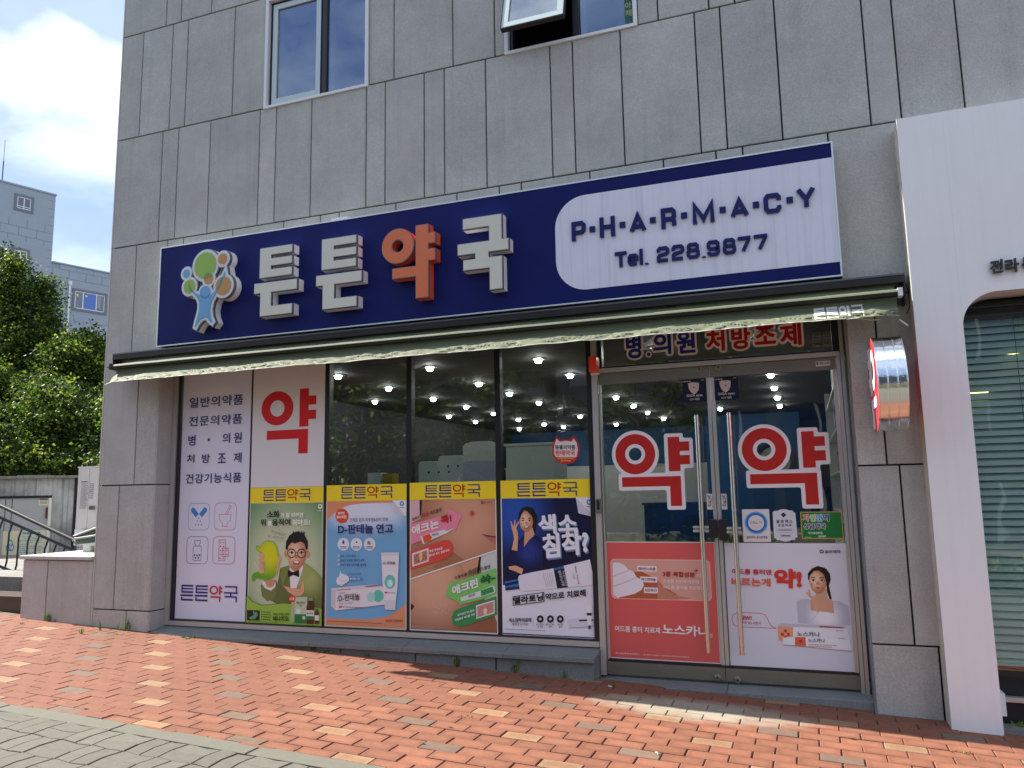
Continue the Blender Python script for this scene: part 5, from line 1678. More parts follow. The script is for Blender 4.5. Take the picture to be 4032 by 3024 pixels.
# green organ shape in the raised hand
org = [(-4.9325,1.0586),(-4.9071,1.0977),(-4.849,1.111),(-4.7851,1.0983),(-4.7469,1.0511),(-4.7292,0.9826),(-4.7218,0.9056),(-4.7353,0.8286),(-4.7754,0.7682),(-4.8376,0.7397),(-4.9012,0.7444),(-4.9654,0.7577),(-4.9918,0.7511),(-4.9962,0.7227),(-5.0232,0.729),(-5.03,0.7719),(-5.0096,0.8025),(-4.9567,0.818),(-4.9084,0.8043),(-4.8773,0.8263),(-4.8789,0.8778),(-4.902,0.9377),(-4.9252,0.998),(-4.9739,1.0149),(-4.991,1.0452),(-4.9862,1.0626),(-4.9646,1.0584),(-4.948,1.0411)]
p.poly('artwork', org, '#79b52a')
og = gradmat('organ_print', '#d9d81e', '#4fa52c', (-4.8344,0.9815), .05, .26)
p.poly('artwork', inset(org, .006), '#9ccb22', og)
for q in [[(-4.9513,0.9804),(-4.9146,0.9998),(-4.8853,0.9811),(-4.8866,0.9534),(-4.9289,0.9461)],[(-4.9551,0.9328),(-4.9184,0.9522),(-4.8891,0.9336),(-4.8904,0.906),(-4.9327,0.8985)],[(-4.9588,0.8809),(-4.9221,0.9004),(-4.8928,0.8819),(-4.894,0.8543),(-4.9363,0.8468)],[(-4.9519,0.8336),(-4.9152,0.8531),(-4.886,0.8347),(-4.8873,0.8072),(-4.9295,0.7996)]]:
    p.poly('portrait', q, SKIN)
    p.line('portrait', [q[-1], q[-2]], .002, SKIN2)
p.poly('portrait', [(-4.7287,0.9654),(-4.6973,0.9615),(-4.6914,0.9359),(-4.7164,0.8972),(-4.7301,0.8287),(-4.7543,0.7602),(-4.759,0.743),(-4.7347,0.8798)], SKIN)
for q in [[(-5.0001,0.902),(-4.993,0.8804),(-4.9794,0.859)],[(-4.9896,0.9064),(-4.9824,0.8832),(-4.9688,0.8609)],[(-4.7155,1.0513),(-4.7044,1.0299),(-4.709,1.0085)],[(-4.7258,1.0469),(-4.7169,1.0273),(-4.7216,1.0101)]]:
    p.line('artwork', q, .002, '#eef2e4')
# lime footer with products
p.poly('artwork', [(-5.0775,0.5944),(-5.022,0.5403),(-4.9041,0.5056),(-4.7681,0.5183),(-4.6647,0.5324),(-4.5619,0.5305),(-4.3889,0.5093),(-4.2389,0.4976),(-4.234,0.3421),(-5.0809,0.3295)], '#9cbf4a')
p.line('artwork', [(-5.0775,0.5944),(-5.022,0.5403),(-4.9041,0.5056),(-4.7681,0.5183),(-4.6647,0.5324),(-4.5619,0.5305)], .005, '#55632f')
p.poly('artwork', [(-5.0726,0.4576),(-4.9216,0.4584),(-4.9227,0.3627),(-5.0713,0.3613)], '#22231d')
p.poly('artwork', [(-5.0031,0.4556),(-4.9892,0.4519),(-4.9866,0.4392),(-4.955,0.4445),(-4.9434,0.4152),(-4.9739,0.376),(-5.0215,0.37),(-5.0487,0.386),(-5.0172,0.3999),(-4.9911,0.4135)], '#6d9a83')
for i, q in enumerate([[(-4.9073,0.4402),(-4.7972,0.4423)],[(-4.9066,0.4182),(-4.7965,0.4204)],[(-4.9058,0.3954),(-4.7958,0.3977)],[(-4.9051,0.3726),(-4.7951,0.3751)]]):
    fineprint(p, 'lettering', q[0][0], q[1][0], q[0][1], .010, '#3f5a23', 40 + i)
fineprint(p, 'lettering', x0 + .03, x0 + .36, z0 + .018, .004, '#4f6a2b', 50)
p.poly('artwork', [(-4.5277,0.5951),(-4.3889,0.5989),(-4.3876,0.4473),(-4.3957,0.3603),(-4.5271,0.3594)], '#c3cfae')
p.poly('artwork', [(-4.5239,0.4384),(-4.3975,0.4411),(-4.3977,0.3602),(-4.5271,0.3594)], '#2f7a3f')
p.poly('artwork', [(-4.5623,0.5456),(-4.5296,0.5482),(-4.5271,0.3594),(-4.573,0.3634)], '#a9bf92')
p.text('lettering', '베나치오', [(-4.5057,0.5289),(-4.4096,0.5335),(-4.5063,0.5539)], '#3b5c46', .02)
p.text('lettering', '키즈', [(-4.4779,0.5106),(-4.4445,0.5117),(-4.4782,0.5248)], '#3b5c46', .02)
p.poly('artwork', [(-4.4049,0.4095),(-4.4065,0.4023),(-4.4114,0.3963),(-4.4186,0.3929),(-4.4266,0.3926),(-4.434,0.3955),(-4.4391,0.401),(-4.4411,0.4082),(-4.4395,0.4154),(-4.4346,0.4213),(-4.4274,0.4248),(-4.4193,0.4251),(-4.412,0.4221),(-4.4068,0.4166)], '#e7c7c2')
p.poly('artwork', [(-4.4596,0.4655),(-4.462,0.4561),(-4.4691,0.4483),(-4.4796,0.4438),(-4.4913,0.4434),(-4.502,0.4472),(-4.5095,0.4544),(-4.5123,0.4637),(-4.5099,0.4732),(-4.5028,0.481),(-4.4923,0.4855),(-4.4806,0.4859),(-4.4699,0.482),(-4.4624,0.4748)], '#e6ebe0')
p.poly('artwork', [(-4.3744,0.5827),(-4.3303,0.584),(-4.3316,0.5525),(-4.3138,0.5117),(-4.3109,0.3677),(-4.3206,0.3567),(-4.3906,0.3564),(-4.3959,0.3686),(-4.397,0.509),(-4.3758,0.5511)], '#5a2c1c')
p.poly('artwork', [(-4.3745,0.5885),(-4.3304,0.5898),(-4.3299,0.5649),(-4.374,0.5636)], '#8d9b84')
p.poly('artwork', [(-4.3973,0.4776),(-4.3121,0.4787),(-4.3105,0.3965),(-4.3955,0.395)], '#dfe0da')
p.poly('artwork', [(-4.3962,0.4263),(-4.3111,0.4277),(-4.3104,0.3924),(-4.3954,0.3917)], '#2f7a3f')
p.text('lettering', '베나치오', [(-4.3905,0.443),(-4.3174,0.444),(-4.3909,0.4596)], '#3b3b3b', .02)
p.poly('artwork', [(-4.2984,0.4891),(-4.2665,0.4901),(-4.2662,0.4721),(-4.2559,0.456),(-4.2561,0.3616),(-4.3038,0.3598),(-4.3057,0.4542),(-4.298,0.471)], '#6b2f1c')
p.poly('artwork', [(-4.3005,0.494),(-4.2646,0.4951),(-4.2642,0.4738),(-4.3,0.4726)], '#2f7a3f')
p.poly('artwork', [(-4.3043,0.4378),(-4.2566,0.4379),(-4.2557,0.3903),(-4.3034,0.3902)], '#dfe0da')
p.poly('artwork', [(-4.5181,0.5786),(-4.5197,0.5688),(-4.5247,0.5598),(-4.5326,0.5525),(-4.5428,0.5477),(-4.5541,0.5458),(-4.5655,0.547),(-4.5759,0.5512),(-4.5842,0.558),(-4.5897,0.5667),(-4.5918,0.5765),(-4.5902,0.5864),(-4.5852,0.5955),(-4.5772,0.6027),(-4.567,0.6075),(-4.5557,0.6094),(-4.5443,0.6081),(-4.5339,0.6039),(-4.5256,0.5971),(-4.5202,0.5884)], '#e0402f')
p.text('lettering', '키즈용', [(-4.5812,0.5634),(-4.5281,0.5666),(-4.5818,0.5869)], '#f4efe8', .03)
p.done()

# -- blue ointment poster
x0, x1, z0, z1 = -4.206, -3.364, .342, 1.621
p = poster('light blue and orange poster with an ointment tube and box', [(x0, z0), (x1, z0), (x1, z1), (x0, z1)])
p.poly('sheet', [(x0, z0), (x1, z0), (x1, z1), (x0, z1)], '#ece8ea')
a, c = x0 + .007, x1 - .007
p.poly('artwork', [(a, z0 + .007), (c, z0 + .007), (c, 1.475), (a, 1.475)], '#e3946e')
bm_ = gradmat('blue_print', '#dfe6f6', '#74aed8', (-3.782,1.3677), .12, .34, .62, 1.35)
p.poly('artwork', [(-4.196,1.2992),(-4.1251,1.3579),(-4.0463,1.4079),(-3.9481,1.4363),(-3.8311,1.4475),(-3.6865,1.4515),(-3.4967,1.4516),(-3.3659,1.4459),(-3.3696,0.5657),(-3.4381,0.5122),(-3.5301,0.4615),(-3.6322,0.4339),(-3.7731,0.4168),(-3.9642,0.4137),(-4.1904,0.4151)], '#74aed8', bm_)
q = [(-4.0495,1.4899),(-3.5082,1.4905),(-4.0513,1.6112)]
banner(p, x0, x1, 1.4745, z1, [(q[0][0], 1.494), (q[1][0], 1.494), (q[0][0], 1.602)])
p.poly('artwork', [(-3.5043,1.4723),(-3.3641,1.4737),(-3.3676,1.3317),(-3.4216,1.3484),(-3.4871,1.3735)], '#f0edf2')
p.poly('artwork', [(-3.5043,1.4723),(-3.3704,1.3358),(-3.4402,1.3551),(-3.4823,1.3652),(-3.4965,1.3982)], '#d4d2de')
q = (-3.4096,1.4432); logo_mark(p, q[0], q[1], .02, '#2f86c9', '#f0edf2')
fineprint(p, 'lettering', q[0] - .024, q[0] + .024, q[1] - .038, .007, '#555', 8) if False else fineprint(p, 'lettering', q[0] - .024, q[0] + .024, q[1] - .038, .007, '#555566', 8)
p.poly('artwork', [(-3.9636,1.3374),(-3.9654,1.3213),(-3.9713,1.3063),(-3.9808,1.293),(-3.9934,1.2824),(-4.0084,1.2749),(-4.0249,1.2711),(-4.0421,1.2712),(-4.0588,1.2751),(-4.0741,1.2827),(-4.0872,1.2935),(-4.0971,1.307),(-4.1035,1.3222),(-4.1058,1.3384),(-4.104,1.3545),(-4.0981,1.3697),(-4.0885,1.383),(-4.0758,1.3937),(-4.0606,1.4011),(-4.044,1.4048),(-4.0268,1.4047),(-4.0101,1.4006),(-3.9949,1.3929),(-3.9819,1.382),(-3.9721,1.3686),(-3.9658,1.3534)], '#e2512f')
p.poly('artwork', [(-3.9954,1.294),(-3.9756,1.2788),(-4.0129,1.2756)], '#e2512f')
for s_, q, c_, b_ in [('편리한',[(-4.0702,1.3491),(-3.9962,1.351),(-4.0706,1.3744)],0,0.03),('원터치캡!',[(-4.0846,1.3112),(-3.978,1.314),(-4.085,1.3407)],0,0.03),('끈적임 없이 피부염&상처 회복',[(-3.9443,1.2837),(-3.5431,1.2869),(-3.9447,1.3172)],1,0.01),('D-판테놀 연고',[(-4.0647,1.1752),(-3.4901,1.1806),(-4.0659,1.259)],1,0.05),('습진, 기저귀 발진',[(-4.0379,0.9638),(-3.8744,0.9672),(-4.0382,0.9837)],1,0.02),('급만성 피부염, 찢어진 상처',[(-4.0373,0.9224),(-3.7855,0.9281),(-4.0377,0.9439)],1,0.02),('수유기 중의 유두균열, 갈라짐',[(-4.0367,0.881),(-3.766,0.8867),(-4.0371,0.9042)],1,0.02),('끈적임이 없어요!',[(-3.9518,0.8034),(-3.8169,0.8092),(-3.9521,0.8231)],1,0),(':D-판테놀',[(-4.0633,0.5632),(-3.8271,0.5864),(-4.0692,0.6261)],2,0.01),(':D-판테놀',[(-3.5929,0.9046),(-3.4669,0.9064),(-3.593,0.9313)],2,0.01),('약국에서 구입하세요!',[(-3.5622,0.4032),(-3.3903,0.4114),(-3.5623,0.4246)],3,0.02),('동아제약',[(-4.0498,0.6348),(-3.9846,0.6389),(-4.0499,0.6471)],2,0),('피부염 · 기저귀발진',[(-4.0483,0.5367),(-3.9033,0.5485),(-4.0486,0.5555)],4,0)]:
    p.text('lettering', s_, q, ['#f6efe8', '#25357c', '#26242a', '#5a3524', '#4d9fb0'][int(c_)], b_)
for q in [[(-3.9534,1.0797),(-3.955,1.0658),(-3.9601,1.0527),(-3.9684,1.0412),(-3.9794,1.0318),(-3.9924,1.0252),(-4.0068,1.0217),(-4.0217,1.0216),(-4.0362,1.0248),(-4.0495,1.0313),(-4.0608,1.0405),(-4.0695,1.052),(-4.075,1.0651),(-4.0771,1.0791),(-4.0755,1.0931),(-4.0703,1.1063),(-4.062,1.1179),(-4.0509,1.1273),(-4.0378,1.1338),(-4.0233,1.1373),(-4.0084,1.1373),(-3.9939,1.134),(-3.9806,1.1275),(-3.9694,1.1182),(-3.9608,1.1067),(-3.9554,1.0936)],[(-3.8158,1.0805),(-3.8174,1.0667),(-3.8225,1.0536),(-3.8307,1.0422),(-3.8415,1.0329),(-3.8544,1.0263),(-3.8686,1.0229),(-3.8833,1.0227),(-3.8977,1.026),(-3.9108,1.0323),(-3.9219,1.0415),(-3.9305,1.0529),(-3.9359,1.066),(-3.9378,1.0798),(-3.9362,1.0937),(-3.9311,1.1068),(-3.9229,1.1184),(-3.9119,1.1277),(-3.8989,1.1342),(-3.8846,1.1376),(-3.8699,1.1377),(-3.8556,1.1344),(-3.8425,1.1279),(-3.8315,1.1187),(-3.823,1.1073),(-3.8177,1.0943)],[(-3.6781,1.0812),(-3.6797,1.0675),(-3.6847,1.0546),(-3.6929,1.0432),(-3.7036,1.0339),(-3.7164,1.0274),(-3.7304,1.024),(-3.7449,1.0239),(-3.759,1.0271),(-3.7719,1.0334),(-3.7829,1.0425),(-3.7913,1.0539),(-3.7966,1.0668),(-3.7985,1.0806),(-3.7969,1.0944),(-3.7918,1.1074),(-3.7836,1.1189),(-3.7728,1.1281),(-3.76,1.1346),(-3.7459,1.138),(-3.7313,1.138),(-3.7172,1.1347),(-3.7043,1.1283),(-3.6934,1.1192),(-3.6851,1.1078),(-3.6799,1.0949)]]:
    p.poly('artwork', q, '#e8e8f2')
p.poly('artwork', [(-4.0157,1.1227),(-4.0046,1.1019),(-4.0024,1.0886),(-4.0151,1.0819),(-4.0279,1.0885),(-4.0262,1.1018)], '#25357c')
p.poly('artwork', [(-3.8681,1.0992),(-3.8696,1.0943),(-3.8734,1.0913),(-3.8782,1.0913),(-3.8821,1.0943),(-3.8836,1.0991),(-3.8822,1.104),(-3.8784,1.107),(-3.8736,1.107),(-3.8697,1.1041)], '#25357c')
p.text('artwork', '無', [(-3.7553,1.0783),(-3.72,1.0785),(-3.7556,1.1129)], '#3a3a4a', .01)
for i, q in enumerate([[(-4.0501,1.0551),(-3.9795,1.0555)],[(-4.0499,1.0417),(-3.9793,1.0423)],[(-3.9113,1.056),(-3.8416,1.0564)],[(-3.9111,1.0427),(-3.8414,1.0432)],[(-3.7724,1.0569),(-3.7036,1.0573)],[(-3.7722,1.0437),(-3.7035,1.0442)]]):
    fineprint(p, 'lettering', q[0][0], q[1][0], q[0][1], .007, '#4a5590', 60 + i)
for q in [[(-4.0717,0.985),(-4.05,0.9852),(-4.0497,0.9637),(-4.0714,0.9634)],[(-4.0711,0.9452),(-4.0495,0.9454),(-4.0491,0.9239),(-4.0707,0.9236)],[(-4.0705,0.9054),(-4.0489,0.9057),(-4.0486,0.8842),(-4.0701,0.8838)]]:
    p.poly('artwork', q, '#dfe4ea'); p.line('artwork', [q[0], ((q[2][0] + q[3][0]) / 2, q[2][1]), q[1]], .002, '#3a4a80')
p.poly('artwork', [(-4.043,0.8429),(-4.028,0.816),(-3.9791,0.8045),(-3.9516,0.7845),(-3.9473,0.7559),(-3.9781,0.7307),(-4.0264,0.7067),(-4.0705,0.7163),(-4.0857,0.7448),(-4.0763,0.7739),(-4.0521,0.7949)], '#e6e6ee')
p.line('artwork', [(-4.0518,0.7702),(-4.0221,0.7462),(-3.9687,0.7555)], .004, '#b9bccb'); p.line('artwork', [(-4.0608,0.7207),(-4.0071,0.7219),(-3.954,0.7476)], .003, '#c3c6d4')
p.poly('artwork', [(-3.9477,0.7846),(-3.8129,0.7864),(-3.8097,0.7604),(-3.9435,0.756)], '#4f9ccb')
p.text('lettering', '부드러운 느낌', [(-3.9348,0.7627),(-3.8318,0.7665),(-3.9351,0.7808)], '#e8eef4', .02)
p.poly('artwork', [(-4.1388,0.6818),(-4.0892,0.6542),(-4.0895,0.484),(-4.1361,0.5217)], '#cfc8d0')
p.poly('artwork', [(-4.0892,0.6542),(-3.5964,0.7069),(-3.563,0.5558),(-4.0895,0.484)], '#e6e0e6')
p.poly('artwork', [(-4.1388,0.6818),(-3.6435,0.7316),(-3.5964,0.7069),(-4.0892,0.6542)], '#d9d2da')
p.poly('artwork', [(-3.7902,0.7121),(-3.6435,0.7284),(-3.6059,0.7148),(-3.7615,0.6982)], '#8f8a92')
p.poly('artwork', [(-4.0698,0.6695),(-3.929,0.6828),(-3.9241,0.6764),(-4.0648,0.6631)], '#cc4a46')
p.poly('artwork', [(-3.5885,0.6269),(-3.5903,0.6132),(-3.5956,0.6003),(-3.6042,0.5892),(-3.6153,0.5804),(-3.6284,0.5748),(-3.6425,0.5726),(-3.6565,0.5739),(-3.6697,0.5788),(-3.6811,0.5869),(-3.6898,0.5976),(-3.6954,0.6103),(-3.6974,0.624),(-3.6956,0.6378),(-3.6902,0.6507),(-3.6816,0.662),(-3.6704,0.6707),(-3.6573,0.6763),(-3.6432,0.6785),(-3.6291,0.677),(-3.6159,0.6721),(-3.6046,0.6639),(-3.5959,0.6532),(-3.5904,0.6406)], '#63c3b4')
p.poly('artwork', [(-3.6747,0.6165),(-3.6767,0.6026),(-3.6828,0.5899),(-3.6923,0.5796),(-3.7043,0.5729),(-3.7177,0.5703),(-3.7312,0.5721),(-3.7434,0.5781),(-3.7531,0.5878),(-3.7594,0.6002),(-3.7617,0.6141),(-3.7596,0.6282),(-3.7536,0.6409),(-3.744,0.6512),(-3.7319,0.6579),(-3.7185,0.6605),(-3.705,0.6586),(-3.6928,0.6525),(-3.6832,0.6428),(-3.6769,0.6304)], '#a8d9d2')
p.poly('artwork', [(-4.0511,0.5244),(-4.0141,0.5288),(-4.0139,0.5125),(-4.0508,0.5081)], '#e2512f')
fineprint(p, 'lettering', -4.0091, -3.7979, 0.516, .008, '#777080', 9)
p.poly('artwork', [(-3.6151,1.0099),(-3.4319,1.0139),(-3.4478,0.7025),(-3.4641,0.5946),(-3.4693,0.5111),(-3.573,0.5109),(-3.579,0.5952),(-3.5985,0.7391)], '#e9e5ec')
p.poly('artwork', [(-3.579,0.5936),(-3.4641,0.5938),(-3.4693,0.5111),(-3.573,0.5109)], '#dad6df')
p.poly('artwork', [(-3.6151,1.0099),(-3.4319,1.0139),(-3.4337,0.9832),(-3.6112,0.9798)], '#d9d6de')
p.poly('artwork', [(-3.4683,0.7539),(-3.4698,0.739),(-3.4745,0.7248),(-3.4821,0.7123),(-3.4921,0.7021),(-3.5039,0.6948),(-3.5169,0.6909),(-3.5304,0.6905),(-3.5434,0.6938),(-3.5554,0.7005),(-3.5655,0.7103),(-3.5733,0.7225),(-3.5781,0.7366),(-3.5799,0.7515),(-3.5783,0.7666),(-3.5736,0.7808),(-3.566,0.7934),(-3.5559,0.8036),(-3.544,0.8109),(-3.5309,0.8148),(-3.5174,0.815),(-3.5044,0.8116),(-3.4924,0.8048),(-3.4824,0.795),(-3.4747,0.7828),(-3.4699,0.7688)], '#6fc6b8')
p.poly('artwork', [(-3.496,0.7413),(-3.4973,0.7314),(-3.5012,0.7224),(-3.5074,0.7152),(-3.5151,0.7104),(-3.5237,0.7087),(-3.5323,0.71),(-3.5401,0.7144),(-3.5464,0.7213),(-3.5504,0.7302),(-3.5518,0.7401),(-3.5505,0.75),(-3.5465,0.7591),(-3.5404,0.7663),(-3.5326,0.771),(-3.524,0.7728),(-3.5154,0.7714),(-3.5076,0.767),(-3.5014,0.76),(-3.4974,0.7512)], '#d6efe9')
p.poly('artwork', [(-3.5775,0.6673),(-3.5477,0.6664),(-3.5476,0.6504),(-3.5775,0.6513)], '#e2512f')
fineprint(p, 'lettering', -3.5421, -3.4698, 0.6538, .007, '#777080', 10)
fineprint(p, 'lettering', -4.1683, -3.5854, 0.3865, .006, '#a35c3f', 11)
p.done()

# -- skin close-up poster
x0, x1, z0, z1 = -3.330, -2.4965, .342, 1.6265
p = poster('skin close-up poster with a pink arrow and a green arrow', [(x0, z0), (x1, z0), (x1, z1), (x0, z1)])
p.poly('sheet', [(x0, z0), (x1, z0), (x1, z1), (x0, z1)], '#ece8ea')
a, c = x0 + .007, x1 - .007
sk = gradmat('skin_print', '#d8a083', '#b07a5b', (-2.7899,1.3056), .1, .5)
sk2 = gradmat('skin_print_lower', '#dcab8d', '#9c6347', (-3.0953,0.7486), .1, .55)
p.poly('portrait', [(a, 1.475), (c, 1.475), (-2.5046, 1.0412), (a, 0.7843)], '#d8a083', sk)
p.poly('portrait', [(-3.3214,1.4737),(-3.233,1.4725),(-3.2331,1.3859),(-3.2186,1.3081),(-3.3213,1.2654)], '#e3b7bd')
p.poly('portrait', [(-3.233,1.4725),(-3.2085,1.4721),(-3.2166,1.3253),(-3.2302,1.3426)], '#241a18')
p.poly('portrait', [(-3.3213,0.9562),(-3.0755,0.9169),(-2.868,0.9448),(-2.7936,0.9457),(-3.3212,0.786)], '#b88361')
p.poly('portrait', [(-2.9048,1.0196),(-2.7936,0.9457),(-2.8495,0.9283),(-3.0758,0.858),(-3.0946,0.8998)], '#a87352')
q = [(-2.691,1.3488),(-2.6927,1.3389),(-2.6972,1.33),(-2.7043,1.323),(-2.7131,1.3185),(-2.7228,1.317),(-2.7326,1.3187),(-2.7413,1.3233),(-2.7482,1.3304),(-2.7526,1.3393),(-2.754,1.3493),(-2.7524,1.3591),(-2.7478,1.368),(-2.7407,1.3751),(-2.7319,1.3795),(-2.7221,1.381),(-2.7124,1.3794),(-2.7036,1.3747),(-2.6968,1.3676),(-2.6924,1.3586)]; p.poly('portrait', q, '#cf7f6d'); p.poly('portrait', [(-2.7039,1.3505),(-2.7053,1.3441),(-2.7089,1.3387),(-2.7144,1.3351),(-2.7208,1.3338),(-2.7272,1.3352),(-2.7325,1.3389),(-2.7361,1.3443),(-2.7373,1.3508),(-2.7359,1.3572),(-2.7323,1.3627),(-2.7268,1.3663),(-2.7204,1.3675),(-2.714,1.3662),(-2.7087,1.3625),(-2.7051,1.357)], '#c43f45')
p.poly('portrait', [(-2.6344,1.1713),(-2.5707,1.1631),(-2.5029,1.1466),(-2.504,1.0807),(-2.5443,1.1052),(-2.5938,1.1381)], '#bf6a68')
p.poly('portrait', [(-2.6435,1.1754),(-2.5707,1.1631),(-2.5028,1.1549),(-2.503,1.1433),(-2.5799,1.1514)], '#6b2f2c')
p.poly('portrait', [(a, 0.7733), (-2.5021, 1.0313), (c, z0 + .01), (a, z0 + .01)], '#d8a083', sk2)
p.poly('portrait', [(-2.6552,0.9846),(-2.5021,1.0297),(-2.5055,0.4388),(-2.544,0.542),(-2.6147,0.6207),(-2.6391,0.8242)], '#cfd4cf')
p.poly('portrait', [(-2.831,0.9203),(-2.6552,0.9804),(-2.6653,0.906),(-2.7485,0.8552),(-2.8039,0.846)], '#d59b7b')
p.poly('portrait', [(-2.6598,0.9787),(-2.6415,0.9839),(-2.6519,0.8898),(-2.6709,0.8319),(-2.6843,0.8563)], '#241a18')
p.poly('portrait', [(-3.3212,0.5665),(-3.297,0.5631),(-3.2854,0.5425),(-3.3067,0.5166),(-3.3212,0.5078)], '#43211c')
rr3 = random.Random(2)
for i in range(26):
    q = [(-3.0489,0.55),(-2.9832,0.5521),(-3.0493,0.4838)]
    u, v = rr3.uniform(-1.6, 1.2), rr3.uniform(-1.2, 1.6)
    p.poly('portrait', circ(q[0][0] + u * (q[1][0] - q[0][0]), q[0][1] + v * .5 * (q[2][1] - q[0][1]), .005, 7), '#e2b090')
q = [(-3.1793,1.4908),(-2.6439,1.4913),(-3.179,1.6123)]
banner(p, x0, x1, 1.474, z1, [(q[0][0], 1.491), (q[1][0], 1.491), (q[0][0], 1.602)])
p.line('artwork', [(-3.3242,0.7792),(-2.502,1.0363)], .012, '#ece8ea')
p.poly('artwork', [(-3.3184,1.2611),(-2.9494,1.3448),(-2.9585,1.402),(-2.8176,1.3354),(-2.8893,1.1879),(-2.9031,1.2301),(-3.3184,1.0803)], '#ee8fa8')
p.poly('artwork', [(-3.3213,1.0203),(-2.9984,1.1201),(-2.9416,1.1203),(-2.9089,1.0868),(-2.9046,1.0364),(-2.9332,0.9858),(-2.9805,0.9601),(-3.3213,0.8624)], '#dc4f47')
p.poly('artwork', [(-3.3047,1.0033),(-3.1419,1.0532),(-3.1404,0.9371),(-3.3018,0.8866)], '#eedfe0')
p.poly('artwork', [(-3.2891,0.9924),(-3.1535,1.0344),(-3.1538,0.9454),(-3.2872,0.9038)], '#b98470')
p.poly('artwork', [(-3.2288,1.0126),(-3.2047,1.0153),(-3.2019,0.9576),(-3.2241,0.9318),(-3.2337,0.9827)], '#e7c987')
for q in [[(-3.2492,0.9825),(-3.2518,0.9765),(-3.258,0.9739),(-3.2642,0.9764),(-3.2667,0.9824),(-3.2642,0.9884),(-3.258,0.991),(-3.2518,0.9885)],[(-3.2348,0.9359),(-3.2373,0.9299),(-3.2435,0.9273),(-3.2497,0.9297),(-3.2522,0.9357),(-3.2496,0.9418),(-3.2435,0.9443),(-3.2373,0.9419)],[(-3.1768,0.9833),(-3.1793,0.9773),(-3.1855,0.9747),(-3.1916,0.9771),(-3.1941,0.9831),(-3.1916,0.9892),(-3.1854,0.9917),(-3.1793,0.9893)],[(-3.1865,0.9577),(-3.189,0.9517),(-3.1952,0.9492),(-3.2013,0.9516),(-3.2038,0.9575),(-3.2013,0.9636),(-3.1951,0.9661),(-3.189,0.9637)],[(-3.1576,0.9649),(-3.1601,0.9588),(-3.1663,0.9563),(-3.1724,0.9587),(-3.1749,0.9647),(-3.1723,0.9707),(-3.1662,0.9732),(-3.1601,0.9708)],[(-3.259,0.9484),(-3.2615,0.9423),(-3.2677,0.9398),(-3.2739,0.9422),(-3.2765,0.9482),(-3.2739,0.9542),(-3.2677,0.9568),(-3.2615,0.9544)]]:
    p.poly('artwork', q, '#a33a33')
p.poly('artwork', [(-2.9826,0.6473),(-2.9254,0.7856),(-2.9069,0.7569),(-2.5026,0.888),(-2.5043,0.6765),(-2.6236,0.6286),(-2.8482,0.5729),(-2.8526,0.5933)], '#7fca6c')
p.poly('artwork', [(-2.8995,0.5219),(-2.8346,0.5487),(-2.5046,0.6547),(-2.5017,0.5032),(-2.7626,0.4127),(-2.8545,0.3887),(-2.9097,0.415),(-2.9232,0.4637)], '#3c9355')
p.poly('artwork', [(-2.6924,0.5736),(-2.5203,0.6251),(-2.5221,0.5145),(-2.691,0.4624)], '#eedfe0')
p.poly('artwork', [(-2.6807,0.5634),(-2.5312,0.611),(-2.5326,0.5222),(-2.68,0.4742)], '#cf8b8b')
p.poly('artwork', [(-2.6266,0.5433),(-2.6066,0.5577),(-2.5888,0.5445),(-2.5966,0.5038),(-2.621,0.4949)], '#ead9a0')
for s_, q, c_, b_ in [('뾰루지,',[(-3.2987,1.2843),(-3.2089,1.3123),(-3.3027,1.3155)],0,0.02),('붉은',[(-3.2011,1.3149),(-3.1313,1.335),(-3.2049,1.3528)],1,0.02),('여드름엔',[(-3.1216,1.3401),(-3.0082,1.3709),(-3.1254,1.3719)],0,0.02),('애크논',[(-3.2968,1.1619),(-3.0339,1.2303),(-3.3066,1.2395)],2,0.05),('콕!',[(-3.0146,1.2575),(-2.914,1.2809),(-3.0209,1.324)],1,0.06),('애크논',[(-3.1012,1.1537),(-3.0361,1.1691),(-3.103,1.175)],0,0.01),('항균·항염성분',[(-3.1277,1.0135),(-2.9989,1.0424),(-3.1295,1.0346)],2,0.02),('원인균 제거, 염증 완화',[(-3.1326,0.9736),(-2.9348,1.0261),(-3.1344,0.9964)],2,0.02),('오돌토돌',[(-2.888,0.7864),(-2.7672,0.8218),(-2.8915,0.8112)],0,0.02),('좁쌀',[(-2.7561,0.8262),(-2.6825,0.8481),(-2.7612,0.8674)],3,0.02),('여드름엔',[(-2.6706,0.8549),(-2.5512,0.8872),(-2.6747,0.8853)],0,0.02),('애크린',[(-2.9077,0.6535),(-2.6658,0.7295),(-2.9165,0.7277)],2,0.05),('쓱-',[(-2.6447,0.7422),(-2.5088,0.7819),(-2.6483,0.8159)],3,0.06),('애크린',[(-2.7601,0.637),(-2.6977,0.6551),(-2.7617,0.6591)],0,0.01),('살리실산 2% 함유',[(-2.8629,0.4781),(-2.7048,0.5244),(-2.8646,0.4985)],2,0.02),('비염증성 여드름 치료',[(-2.8855,0.434),(-2.7015,0.492),(-2.8871,0.4552)],2,0.02),('동아제약',[(-2.6079,1.4353),(-2.5265,1.436),(-2.6076,1.4513)],0,0)]:
    p.text('lettering', s_, q, ['#2c2523', '#c22e33', '#f7f2f4', '#23673a'][int(c_)], b_)
p.poly('artwork', [(-3.2238,1.1535),(-3.2044,1.1552),(-3.1319,1.1776),(-2.9835,1.2133),(-2.9694,1.2005),(-2.8955,1.2284),(-2.8956,1.2216),(-2.9648,1.1794),(-3.1128,1.1239),(-3.1852,1.0853),(-3.1977,1.0895)], '#e8e2e6')
p.poly('artwork', [(-3.2015,1.1535),(-3.1319,1.175),(-3.1051,1.1452),(-3.1225,1.1179),(-3.1823,1.0921)], '#e2592f')
